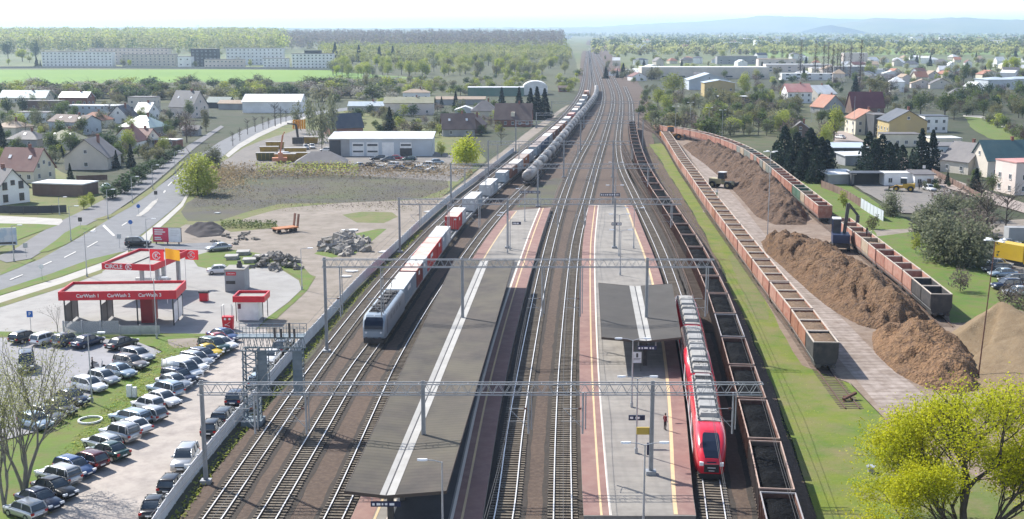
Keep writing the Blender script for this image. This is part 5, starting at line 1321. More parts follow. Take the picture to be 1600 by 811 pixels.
house('dark green roofed shed beyond the road bend', 345, 168, 12, 7, 3, 2.4, 'gx', -12, 'dark', 'dark_teal', front=(0, 0), chimney=False, cat='shed', name='farm_shed')
house('wide white warehouse with a bright white roof past the road bend', 430, 174, 28, 18, 5.2, 3.2, 'gx', 0, 'white', 'white', front=(0, 0), chimney=False, cat='warehouse', name='warehouse')
house('old barn with a dark slate roof and brick gable behind the white workshop', 537, 209, 13, 9, 3, 4.8, 'gx', 22, 'brick', 'slate', front=(0, 0), side=(1, 1), chimney=False, cat='barn', name='barn')
house('two-storey white house with an olive roof behind the tall spruce', 640, 178, 23, 9.5, 5.6, 2.4, 'gx', 0, 'pink', 'olive', front=(4, 1), side=(2, 2), chimney=True)
house('long low building with a pale blue metal roof', 575, 174, 18, 9, 3, 1.8, 'gx', 0, 'grey', 'pale_blue', front=(4, 1), chimney=True)
house('small hipped white house behind the olive-roofed one', 651, 155, 15, 9, 4, 2, 'hip', 0, 'white', 'tan', front=(4, 1))
house('house with a steep brown roof and round dish behind the yellow-green willow', 715, 211, 12, 10, 3, 5.2, 'gx', 8, 'grey', 'brown', front=(2, 1), side=(1, 1), sky=2)
house('house with a dark purple-grey hipped roof and tan walls', 757, 185, 11.5, 10, 3.6, 4.6, 'hip', 0, 'beige', 'grey', front=(2, 1))
house('small brown roofed house just behind the willow crown', 741, 206, 8, 9, 3.2, 3.6, 'gy', -10, 'brown', 'brown', front=(1, 1))
house('white gabled shed beside the dark hipped roof', 727, 181, 9, 8, 3, 1.6, 'gy', 0, 'pale_blue', 'white', front=(1, 1), chimney=False, cat='shed', name='white_shed')
bh = house('brick house with a big brown roof and small white dormer by the spruces', 803, 196, 15, 10, 3.2, 6.0, 'gx', -6, 'brick', 'brown', front=(5, 1), side=(2, 1))
mb = MB(); mb.box(-0.8, 0.8, -4.4, -2.2, 4.2, 6.0); mb.obj('dormer', WALLC['cream'], bh)
house('long green-walled hall with a white flat roof behind the spruces', 775, 149, 34, 12, 5.0, 0, 'flat', 0, 'green', 'white', front=(0, 0), chimney=False, cat='hall', name='storage_hall')
house('hall with a white barrel roof beside the green-walled hall', 836, 147, 15, 16, 4.2, 4.2, 'barrel', 0, 'white', 'white', front=(0, 0), chimney=False, cat='hall', name='barrel_hall')
house('little brick trackside hut under a brown roof', 881, 143, 7, 5, 2.6, 1.2, 'gx', 0, 'brick', 'brown', front=(2, 1), chimney=False, cat='hut', name='trackside_hut')
house('long low shed beside the light roofs past the spruces', 720, 163, 26, 8, 3, 1.2, 'gx', 0, 'grey', 'tan', front=(0, 0), chimney=False, cat='shed', name='long_shed')
house('low grey tent-roofed shelter in front of the white workshop', 502, 259, 15, 10, 1.2, 3.2, 'hip', 4, 'grey', 'grey', front=(0, 0), chimney=False, cat='shelter', name='yard_shelter', over=0.2)

# white workshop with roller doors
p = P(604, 240)
t = thing('workshop', 'long white workshop with roller doors and one open dark bay', 'workshop', (p.x, p.y, -0.15), 0)
mb = MB(); mb.extr_x([(-7, 0), (7, 0), (7, 6.4), (-7, 5.4)], -11.0, 15.2); mb.obj('wall', WALLC['pale_blue'], t)
mb = MB(); mb.extr_x([(-6.9, 0), (7, 0), (7, 6.4), (-6.9, 5.4)], -17.4, -11.003); mb.obj('grey_wing', WALLC['grey'], t)
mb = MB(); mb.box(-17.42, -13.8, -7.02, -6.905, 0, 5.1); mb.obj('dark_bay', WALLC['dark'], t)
mb = MB(); mb.extr_x([(-7.5, 5.40), (7.5, 6.50), (7.5, 6.75), (-7.5, 5.65)], -17.8, 15.6); mb.obj('roof', ROOFC['white'], t)
for x, opn in ((-8.3, 0), (-3.7, 0), (1.2, 2), (6.9, 1)):
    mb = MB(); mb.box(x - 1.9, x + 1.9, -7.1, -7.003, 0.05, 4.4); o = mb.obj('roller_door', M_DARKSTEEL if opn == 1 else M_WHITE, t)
    if opn == 1: mb = MB(); mb.box(x - 1.88, x + 1.88, -7.2, -7.103, 2.6, 4.4); mb.obj('raised_panel', M_WHITE, o)
    if opn != 2:
        mb = MB(); mb.box(x - 1.6, x + 1.6, -7.24, -7.203 if opn == 1 else -7.103, 3.3, 3.9); mb.obj('window_strip', M_GLASS, o)
        if not opn: mb = MB(); mb.box(x - 1.6, x + 1.6, -7.2, -7.103, 1.3, 1.8); mb.obj('window_strip', M_GLASS, o)

# apartment blocks beyond the field
def block(label, px, py, w, d, h, wall, nx, ny, rc='grey', rz=0, cap=None):
    p = P(px, py); t = thing('apartment_block', label, 'apartment block', (p.x, p.y, -0.15), R(rz))
    mb = MB(); mb.box(-w / 2, w / 2, -d / 2, d / 2, 0, h); mb.obj('wall', WALLC[wall], t)
    mb = MB(); mb.box(-w / 2 - 0.2, w / 2 + 0.2, -d / 2 - 0.2, d / 2 + 0.2, h + 0.003, h + 0.5); ro = mb.obj('roof', ROOFC[rc], t)
    if cap: mb = MB(); mb.box(-w * cap / 2, w * cap / 2, -d / 4, d / 4, h + 0.5, h + 3.4); mb.obj('roof_house', WALLC['dark'], ro)
    for j in range(ny):
        for i in range(nx): add_window(t, -w / 2 + w * (i + 0.5) / nx, -d / 2 - 0.06, h * (j + 0.5) / ny, 0, 1.6, 1.4)
    return t
block('long cream apartment block at the near edge of the estate beyond the field', 124, 103.5, 76, 12, 15.5, 'white', 18, 5)
block('long beige apartment block behind the cream one', 205, 100.5, 92, 12, 18, 'pink', 19, 5, rz=-3)
block('grey-beige apartment block in the middle of the estate', 235, 103, 58, 12, 12.5, 'beige', 12, 4)
block('plain white windowless-looking block beside the dark modern one', 291, 104.5, 14, 14, 11, 'white', 2, 2)
block('dark modern apartment block with white bays', 322, 103.5, 28, 14, 18.5, 'dark', 6, 5)
block('low pinkish block in front of the tall beige one', 352, 105.5, 41, 10, 8.5, 'pink', 10, 2)
block('wide beige apartment block behind the low pinkish one', 400, 101, 64, 12, 18.5, 'white', 14, 5)
block('cream four-storey block with a dark roof house, nearest the wood', 490, 107, 42, 12, 15, 'white', 11, 5, cap=0.4)
block('pale block among trees at the end of the estate', 432, 104.5, 26, 12, 9, 'white', 6, 3)

# --- timber yard side
house('very long white-edged factory hall beside the yellow-green trees', 1098, 121.5, 104, 26, 9, 0, 'flat', 0, 'beige', 'white', front=(8, 1), chimney=False, cat='factory hall', name='factory_hall', ww=6, wh=1.6)
house('tan hall with a shallow blue-grey roof and dark doorway', 1121, 150, 18, 14, 8.2, 1.6, 'gy', 0, 'yellow', 'pale_blue', front=(4, 2), chimney=False, cat='hall', name='tan_hall')
house('pale blue gabled hall between the factory and the tan hall', 1104, 139, 27, 22, 6.4, 4.2, 'gy', 0, 'pale_blue', 'pale_blue', front=(0, 0), chimney=False, cat='hall', name='gabled_hall')
house('low blue shed with a white roof edge among the bare trees', 1152, 160, 25, 8, 3.4, 0, 'flat', 0, 'dark', 'white', front=(0, 0), chimney=False, cat='shed', name='white_roofed_shed')
for a in (('wide white-roofed works building behind the bare poplars', 1245, 112, 62, 16, 7, 'pink', 'white'), ('flat cream works building with a white roof behind the poplars', 1306, 117, 46, 14, 6, 'cream', 'white'), ('low white warehouse in front of the poplar row', 1262, 124.5, 44, 12, 5, 'white', 'white'),
          ('flat grey warehouse behind the dark spruce', 1330, 118, 34, 14, 8, 'grey', 'white'), ('tall pale pink block beyond the poplars', 1334, 103, 26, 12, 14, 'pink', 'white'), ('long low white warehouse with green doors past the poplars', 1378, 115, 28, 12, 4, 'white', 'white'), ('pinkish works building by the yellow trees', 1212, 104, 40, 14, 8, 'pink', 'tan'),
          ('grey roofed works block beyond the long factory', 1150, 100, 46, 14, 9, 'grey', 'grey'), ('white flat block in the trees behind the factory', 1010, 118, 14, 8, 6, 'white', 'white'), ('low cream building by the track curve', 985, 118, 12, 8, 5, 'cream', 'white')):
    house(a[0], a[1], a[2], a[3], a[4], a[5], 0, 'flat', 0, a[6], a[7], front=(max(2, a[3] // 8), 2), chimney=False, cat='works building', name='works_building', ww=2.4)
house('white villa with a pink-red roof above the bushes', 1244, 160, 13.5, 11, 6.2, 4.0, 'gx', 6, 'white', 'pink', front=(4, 2), side=(2, 2))
house('house with sun glint painted white on its roof beside the pink-roofed villa', 1279, 157, 13, 14, 4.2, 4.4, 'gx', 28, 'beige', 'white', front=(0, 0), side=(2, 1))  # roof colour is whitened to paint in the sun's glint
house('gabled house with a brown roof in front of the white-roofed one', 1293, 176, 12, 11, 3.2, 5.4, 'gy', 20, 'grey', 'terracotta', front=(2, 1), side=(2, 1))
house('house with a big steep maroon roof', 1351, 176, 15.5, 10, 3.2, 6.8, 'gx', 2, 'brown', 'maroon', front=(3, 1))
house('cream house with a terracotta gable roof beside the lane', 1349, 208, 11, 11, 6, 3.2, 'gy', 6, 'cream', 'terracotta', front=(3, 2), side=(2, 2))
house('narrow dark blue flat-roofed block beside the yellow house', 1369, 212, 5.4, 11, 8.2, 0, 'flat', 0, 'dark', 'grey', front=(2, 2), chimney=False)
house('big yellow-walled house with a dark roof and white skylights', 1408, 218, 13.6, 14, 7.2, 3.8, 'gy', 0, 'yellow', 'slate', front=(0, 0), side=(4, 2))
house('white flat-roofed house adjoining the yellow one', 1456, 205, 9, 9, 6.2, 0, 'flat', 0, 'white', 'slate', front=(3, 2), chimney=False)
house('pale grey annexe below the yellow gable', 1404, 227, 12, 7, 4.2, 0, 'shed', 0, 'cream', 'grey', front=(4, 1), chimney=False, name='annexe', cat='annexe')
house('house with a grey gable roof and pale wall by the lane', 1512, 268, 11, 10, 3.6, 4.6, 'gy', 28, 'beige', 'grey', front=(2, 1), side=(2, 1))
house('house with a large dark teal roof at the lane end', 1566, 273, 14, 10, 4.8, 4.8, 'gx', 6, 'beige', 'dark_teal', front=(3, 1), side=(1, 1))
house('tall flat pinkish house cut by the picture edge', 1596, 300, 9.5, 9, 7.8, 0, 'flat', 10, 'pink', 'pink', front=(2, 2), side=(2, 2), chimney=False)
house('low white house with a grey roof behind the lane fence', 1488, 262, 8, 7, 3.4, 1.2, 'gx', 10, 'white', 'grey', front=(3, 1), side=(1, 1))
house('broad grey-roofed low hall behind the low white house', 1484, 240, 17, 12, 3.0, 0, 'flat', 6, 'pale_blue', 'grey', front=(3, 1), chimney=False, cat='hall', name='low_hall')
house('small pale flat house past the tall spruces', 1470, 228, 11, 8, 3, 0, 'flat', 4, 'cream', 'white', front=(2, 1), chimney=False)
house('white site office cabin with two green doors in the grey yard', 1405, 288.5, 9.2, 4.5, 3.2, 0, 'flat', 0, 'white', 'white', front=(3, 1), chimney=False, cat='site office', name='office_cabin')
house('smaller white cabin with a grey roof beside the site office', 1438, 290, 5, 4.5, 3.2, 0.5, 'shed', 4, 'white', 'grey', front=(2, 1), chimney=False, cat='cabin', name='office_cabin', door=True)
house('pale shed with a whitish roof at the corner of the grey yard', 1307, 286, 7, 6, 2.7, 0.5, 'shed', 8, 'grey', 'white', front=(0, 0), chimney=False, cat='shed', name='yard_shed')
house('flat building with a pale blue roof behind the dark conifers', 1322, 243, 11.5, 10, 3, 0.6, 'shed', 0, 'dark', 'pale_blue', front=(2, 1), chimney=False, cat='shed', name='blue_roofed_shed')
house('white lean-to beside the pale blue roof', 1330, 256, 7, 6, 2.8, 0.5, 'shed', 12, 'grey', 'white', front=(0, 0), chimney=False, cat='lean-to', name='white_leanto')
house('little dark timber house among bare bushes', 1250, 213, 8, 7, 2.6, 3.0, 'gy', -12, 'brown', 'grey', front=(1, 1), side=(1, 1))
house('blue-grey hall with a low pale roof at the wood edge', 1553, 139, 19, 18, 6.6, 1.6, 'hip', 8, 'pale_blue', 'pale_blue', front=(0, 0), chimney=False, cat='hall', name='blue_hall')
house('second blue-grey hall cut by the picture edge', 1596, 136, 24, 16, 6, 1.4, 'hip', 4, 'pale_blue', 'pale_blue', front=(0, 0), chimney=False, cat='hall', name='blue_hall')
# open black shed in the grey yard
p = P(1355, 288)
t = thing('open_shed', 'open-fronted black shed in the grey yard, full of junk', 'shed', (p.x, p.y, -0.12), 0)
mb = MB(); mb.box(-4.8, 4.8, 2.0, 2.2, 0, 3.2); mb.box(-4.8, -4.6, -2.2, 2.0, 0, 3.2); mb.box(4.6, 4.8, -2.2, 2.0, 0, 3.2); mb.obj('wall', WALLC['dark'], t)
mb = MB(); mb.box(-5, 5, -2.6, 2.4, 3.203, 3.4); mb.obj('roof', ROOFC['slate'], t)
mb = MB(); mb.box(4.81, 5.1, -2.3, -2.0, 0, 3.2); mb.obj('post', M_WHITE, t)
# scattered houses of the town beyond: nothing tells the farthest ones apart
r8 = random.Random(88)
names = [('white', 'white', 'white'), ('cream', 'terracotta', 'cream'), ('white', 'red_brown', 'white-walled, brown-roofed'), ('beige', 'grey', 'beige'), ('pink', 'tan', 'pinkish'), ('white', 'slate', 'slate-roofed white')]
mids = [(1385, 128), (1412, 131), (1436, 126), (1455, 122), (1477, 121), (1490, 112), (1505, 121), (1423, 105), (1400, 103), (1445, 99), (1470, 101), (1495, 97), (1512, 105), (1400, 143), (1440, 137), (1468, 138), (1520, 148), (1356, 128), (1310, 128), (1364, 106), (1530, 96), (1560, 104), (1575, 110), (1500, 155),
        (1180, 117), (1170, 98), (1050, 99), (1073, 98), (1090, 99), (1120, 98), (1028, 104), (1190, 100), (1382, 97), (1412, 97)]
wher = ['beside the woods', 'among the garden trees', 'near the poplar row', 'in the belt of gardens', 'by the works buildings', 'behind the big green trees', 'close to the far field', 'in the far garden streets']
used = {}
for k, (x, y) in enumerate(mids):
    w, rc, ds = names[r8.randrange(6)]
    sz = r8.choice(['small', 'squat', 'low', 'tall', 'broad', 'narrow'])
    lb = f'{sz} {ds} house {wher[k % 8]} past the timber yard'
    W = {'small': 8, 'squat': 10, 'low': 13, 'tall': 9, 'broad': 15, 'narrow': 7}[sz]; H = {'tall': 6.4, 'narrow': 5.2}.get(sz, 3.2)
    if lb in used: lb = lb.replace(' house', ' gabled house')
    used[lb] = 1
    house(lb, x, y, W, 9, H, r8.uniform(2, 4), r8.choice(['gx', 'gy', 'hip']), r8.uniform(-30, 30), w, rc, front=(0, 0), chimney=False, group='houses past the timber yard')
for k in range(46):
    w, rc, ds = names[r8.randrange(6)]
    house('pale house half hidden by trees between the works and the far field', r8.uniform(1150, 1625) if k > 10 else r8.uniform(960, 1130), r8.uniform(91, 126), r8.uniform(8, 17), 9, r8.uniform(3, 6), r8.uniform(1.5, 3.5), r8.choice(['gx', 'gy', 'hip', 'gx']), r8.uniform(-40, 40), 'white' if k % 2 else w, rc if k % 3 else 'white', front=(0, 0), chimney=False, group='houses by the far field', over=0.3)
def far_house_mesh(i):
    mb = MB(); w, d, h = 5 + i, 4.5, 3 + (i % 3)
    mb.extr_x([(-d, 0), (d, 0), (d, h), (0, h + 3.4), (-d, h)], -w, w, 0)
    for s in (-1, 1): mb.extr_x([(s * (d + 0.4), h - 0.25), (0, h + 3.42), (0, h + 3.7), (s * (d + 0.4), h + 0.05)], -w - 0.4, w + 0.4, 1)
    wa, rc, _ = names[i % 6]
    return mb.mesh('distant_house', [WALLC[wa], ROOFC[rc]])
FM = [far_house_mesh(i) for i in range(6)]
FB = MB(); FB.box(-16, 16, -7, 7, 0, 10, 0); FB.box(-16.3, 16.3, -7.3, 7.3, 10.003, 10.4, 1); FBm = FB.mesh('distant_block', [WALLC['white'], ROOFC['white']])
for k in range(292):
    right = r8.random() < 0.68
    x = r8.uniform(945, 1620) if right else r8.uniform(560, 920)
    y = 50 + (r8.random() ** 1.2) * (30 if right else 12)
    if 905 < x < 950 and y > 58: continue
    if right and 72.5 < y < 88 and x > 1160: y = 62 + r8.random() * 9
    p = P(x, y)
    big = r8.random() < 0.14
    o = put('distant_house', FBm if big else r8.choice(FM), None, (p.x, p.y, -0.2), R(r8.uniform(-50, 50))); o.scale = (1.25, 1.25, 1.25)
    tag(o, 'pale flat block among trees in the hazy distance' if big else 'little pale house among trees in the hazy distance', 'block' if big else 'house', 'distant blocks' if big else 'distant houses')

# ================================================================== trees, bushes, woods
import numpy as np
LEAF = {n: mat('leaf_' + n, a, b, 0.5, 0.6, c3=c, s3=0.22, rand=rd, tl=0.5, spec=0.2) for n, a, b, c, rd in (
    ('yellow', (0.46, 0.47, 0.012), (0.34, 0.38, 0.014), (0.52, 0.50, 0.02), 0.1), ('fresh', (0.325, 0.364, 0.065), (0.234, 0.293, 0.052), (0.39, 0.39, 0.104), 0.2), ('pale', (0.36, 0.38, 0.14), (0.30, 0.33, 0.12), (0.40, 0.38, 0.17), 0.2),
    ('mid', (0.114, 0.162, 0.0427), (0.0808, 0.123, 0.0333), (0.142, 0.171, 0.057), 0.25), ('dark', (0.055, 0.095, 0.04), (0.04, 0.075, 0.034), (0.075, 0.11, 0.05), 0.25), ('spruce', (0.014, 0.03, 0.022), (0.02, 0.04, 0.028), (0.03, 0.05, 0.035), 0.25),
    ('olive', (0.187, 0.182, 0.0825), (0.143, 0.149, 0.066), (0.22, 0.198, 0.105), 0.25), ('greygreen', (0.18, 0.2, 0.12), (0.14, 0.16, 0.095), (0.21, 0.21, 0.14), 0.2), ('purple', (0.085, 0.055, 0.055), (0.11, 0.075, 0.07), (0.07, 0.06, 0.045), 0.15),
    ('twig', (0.165, 0.135, 0.115), (0.13, 0.108, 0.095), (0.18, 0.16, 0.125), 0.2), ('blossom', (0.42, 0.40, 0.36), (0.34, 0.33, 0.28), (0.25, 0.27, 0.18), 0.1), ('bright', (0.413, 0.463, 0.0312), (0.325, 0.4, 0.0312), (0.475, 0.475, 0.05), 0.1), ('reed', (0.27, 0.20, 0.11), (0.22, 0.16, 0.09), (0.30, 0.24, 0.14), 0.1))}
BARK = mat('dark_bark', (0.05, 0.042, 0.036), (0.075, 0.062, 0.052), 1.5, 0.9)
BARKP = mat('pale_bark', (0.20, 0.19, 0.16), (0.14, 0.13, 0.11), 1.5, 0.9)
def quads(pos, size, rng, up=0.0, asp=1.0):
    """leaf cards: one quad per position, turned at random (up pulls them level)"""
    n = len(pos)
    nr = rng.normal(size=(n, 3)); nr[:, 2] = np.abs(nr[:, 2]) + up
    nr /= np.linalg.norm(nr, axis=1)[:, None]
    t = np.cross(nr, rng.normal(size=(n, 3))); t /= np.linalg.norm(t, axis=1)[:, None] + 1e-9
    b = np.cross(nr, t)
    s = (size * rng.uniform(0.6, 1.35, n))[:, None]
    k = rng.uniform(0.55, 1.0, n)[:, None] * asp
    v = np.stack([pos - t * s * 0.5 - b * s * k * 0.15, pos + b * s * k * -0.5, pos + t * s * 0.5 + b * s * k * 0.1, pos + b * s * k * 0.5], axis=1)
    return v.reshape(-1, 3)
def mesh_np(name, verts, mats, extra=None, m_of=0):
    """quads array (+ an MB for wood) -> mesh"""
    nq = len(verts) // 4
    V = verts.tolist(); F = [(4 * i, 4 * i + 1, 4 * i + 2, 4 * i + 3) for i in range(nq)]; MI = [0] * nq
    if extra:
        b = len(V); V += [list(p) for p in extra.v]; F += [tuple(b + i for i in f) for f in extra.f]; MI += [1] * len(extra.f)
    me = bpy.data.meshes.new(name); me.from_pydata(V, [], F)
    for m in mats: me.materials.append(m)
    if len(mats) > 1: me.polygons.foreach_set('material_index', MI)
    me.update(); return me
def crown_round(rng, n, H, rx, z0, size, K=12, flat=1.0):
    cz = (H + z0) / 2; rz = (H - z0) / 2
    P_ = []
    d = rng.normal(size=(K, 3)); d /= np.linalg.norm(d, axis=1)[:, None]
    c = d * np.array([rx * 0.62, rx * 0.62, rz * 0.62]) * rng.uniform(0.5, 1.0, K)[:, None] + np.array([0, 0, cz])
    rb = rng.uniform(0.32, 0.55, K) * min(rx, rz) * 1.05
    k = rng.integers(0, K, n)
    e = rng.normal(size=(n, 3)); e /= np.linalg.norm(e, axis=1)[:, None]
    r = rb[k] * rng.uniform(0.45, 1.08, n)
    p = c[k] + e * r[:, None]
    p[:, 2] = np.maximum(p[:, 2], z0 * 0.6)
    return quads(p, size, rng, 0.4)
def crown_cone(rng, n, H, R0, z0, size, pw=1.0, ragged=0.3):
    u = rng.uniform(0, 1, n) ** 1.6
    z = z0 + (H - z0) * u
    lay = 0.75 + 0.25 * np.abs(np.sin(u * 22))
    r = R0 * (1 - u) ** pw * lay * rng.uniform(0.55, 1.0 + ragged * 0.4, n) + 0.08
    a = rng.uniform(0, 2 * math.pi, n)
    sect = 1 + 0.18 * np.sin(a * 5 + u * 9)
    p = np.stack([r * sect * np.cos(a), r * sect * np.sin(a), z - 0.12 * r], axis=1)
    return quads(p, size, rng, 0.2)
def stem_mb(H, r, z1, lean=0.0, n=6, branches=0, rx=2.0, seed=1, twig=0):
    mb = MB(); rr = random.Random(seed)
    mb.tube([(0, 0, -0.2), (lean * 0.3, 0, z1 * 0.5), (lean, 0, z1)], [r, r * 0.75, r * 0.3], n)
    for k in range(branches):
        z = z1 * rr.uniform(0.25, 0.9); a = rr.uniform(0, 6.28); L = rx * rr.uniform(0.5, 0.95); up = rr.uniform(0.4, 1.2)
        q = Vector((math.cos(a) * L, math.sin(a) * L, z + L * up))
        p0 = Vector((lean * z / z1, 0, z))
        mb.tube([p0, p0.lerp(q, 0.5) + Vector((0, 0, 0.1 * L)), q], [r * 0.35, r * 0.2, r * 0.07], 4)
        for j in range(twig):
            f = rr.uniform(0.3, 1.0); b = p0.lerp(q, f); a2 = a + rr.uniform(-1.2, 1.2); l2 = L * rr.uniform(0.25, 0.5)
            mb.tube([b, b + Vector((math.cos(a2) * l2, math.sin(a2) * l2, l2 * rr.uniform(0.3, 1.2)))], [r * 0.1, r * 0.03], 3, caps=False)
    return mb
PROTO = {}
def proto(key, kind, leaf, variants=2, n=500, H=10.0, rx=3.2, size=0.62, z0=None, bark=None, **kw):
    out = []
    for s in range(variants):
        rng = np.random.default_rng(abs(hash(key)) % 1000 + s * 17 if False else sum(map(ord, key)) + s * 17)
        zz = H * 0.22 if z0 is None else z0
        if kind == 'round': lv = crown_round(rng, n, H, rx, zz, size, **kw); st = stem_mb(H, H * 0.022, H * 0.7, 0, 6, 8, rx, s)
        elif kind == 'cone': lv = crown_cone(rng, n, H, rx, zz, size, **kw); st = stem_mb(H, H * 0.02, H * 0.9)
        elif kind == 'column':
            lv = crown_cone(rng, n, H, rx, zz, size, 0.45, 0.6); st = stem_mb(H, H * 0.015, H * 0.97, 0, 5, 40, rx * 1.1, s)
        elif kind == 'bare':
            mb_ = stem_mb(H, H * 0.018, H * 0.8, 0, 5, 26, rx, s, twig=7)
            lv = crown_round(rng, n, H, rx, zz, size, K=18); st = mb_
        out.append((st.mesh('trunk', [bark or BARK]), mesh_np('crown', lv, [LEAF[leaf]]), mesh_np('tree', lv, [LEAF[leaf], bark or BARK], st)))
    PROTO[key] = out
proto('fresh', 'round', 'fresh', 4, 2200, 10, 4.3, 0.42, z0=0.6); proto('pale', 'round', 'pale', 4, 1900, 10, 4.1, 0.42, z0=0.8); proto('yellow', 'round', 'bright', 2, 1800, 10, 3.2, 0.4, z0=0.8)
proto('mid', 'round', 'mid', 3, 1600, 10, 4.0, 0.45, z0=1.2); proto('dark', 'round', 'dark', 2, 1600, 10, 3.9, 0.45, z0=0.8); proto('olive', 'round', 'olive', 3, 1700, 10, 4.2, 0.42, z0=0.6)
proto('greygreen', 'round', 'greygreen', 3, 1500, 10, 4.2, 0.36, z0=0.8); proto('purple', 'round', 'purple', 2, 1500, 10, 4.8, 0.34, z0=0.8)
proto('spruce', 'cone', 'spruce', 3, 1800, 10, 2.3, 0.55, z0=0.3); proto('pine', 'cone', 'spruce', 3, 1800, 10, 3.2, 0.6, z0=0.2, pw=0.6)
proto('birch', 'round', 'greygreen', 2, 1100, 10, 1.9, 0.26, z0=2.0, bark=BARKP); proto('poplar', 'column', 'twig', 3, 420, 10, 0.75, 0.24, z0=0.8); proto('bare', 'bare', 'twig', 3, 260, 10, 3.4, 0.22)
proto('thin', 'bare', 'twig', 2, 60, 10, 1.8, 0.2)
proto('bush', 'round', 'mid', 3, 700, 4, 2.6, 0.36, z0=0.0); proto('obush', 'round', 'olive', 3, 700, 4, 2.7, 0.34, z0=0.0); proto('fbush', 'round', 'fresh', 2, 700, 4, 2.6, 0.34, z0=0.0)
proto('tbush', 'round', 'twig', 2, 700, 4, 2.7, 0.28, z0=0.0); proto('gbush', 'round', 'greygreen', 3, 900, 4, 2.6, 0.28, z0=0.0); proto('blossom', 'round', 'blossom', 1, 700, 4, 2.6, 0.28, z0=0.2); proto('ybush', 'round', 'bright', 1, 4500, 4, 2.0, 0.19, z0=-1.2, K=46); proto('wbush', 'round', 'fresh', 1, 4500, 4, 2.3, 0.19, z0=-1.2, K=40); proto('hbush', 'round', 'greygreen', 2, 3600, 4, 2.1, 0.19, z0=-1.2, K=34); proto('dbush', 'round', 'dark', 2, 800, 4, 2.6, 0.34, z0=0.0)
PH_ = {k: (4.0 if 'bush' in k or k == 'blossom' else 10.0) for k in PROTO}
rv = random.Random(21)
def tree(key, px, py, top=None, label=None, name=None, cat=None, group=None, wid=1.0, H=None, parts=None, base=None):
    p = base or P(px, py)
    h = H if H else height_at(p, top)
    s = h / PH_[key]
    v = rv.choice(PROTO[key]); loc = (p.x, p.y, -0.15); rz = rv.uniform(0, 6.28); sc = (s * wid, s * wid, s)
    bush = 'bush' in key or key == 'blossom'
    bush = bush and (top is None or py < 200)
    nm = name or ('bush' if bush else {'spruce': 'spruce_tree', 'pine': 'pine_tree', 'poplar': 'poplar_tree', 'birch': 'birch_tree', 'bare': 'bare_tree', 'thin': 'street_tree'}.get(key, 'leafy_tree'))
    ct = cat or ('bush' if bush else 'tree')
    if parts is None: parts = py > 165 and not bush
    if not parts:
        o = put(nm, v[2], None, loc, rz); o.scale = sc; return tag(o, label, ct, group)
    t = thing(nm, label, ct, loc, rz, group); t.scale = sc
    put('trunk', v[0], t); put('crown', v[1], t)
    return t
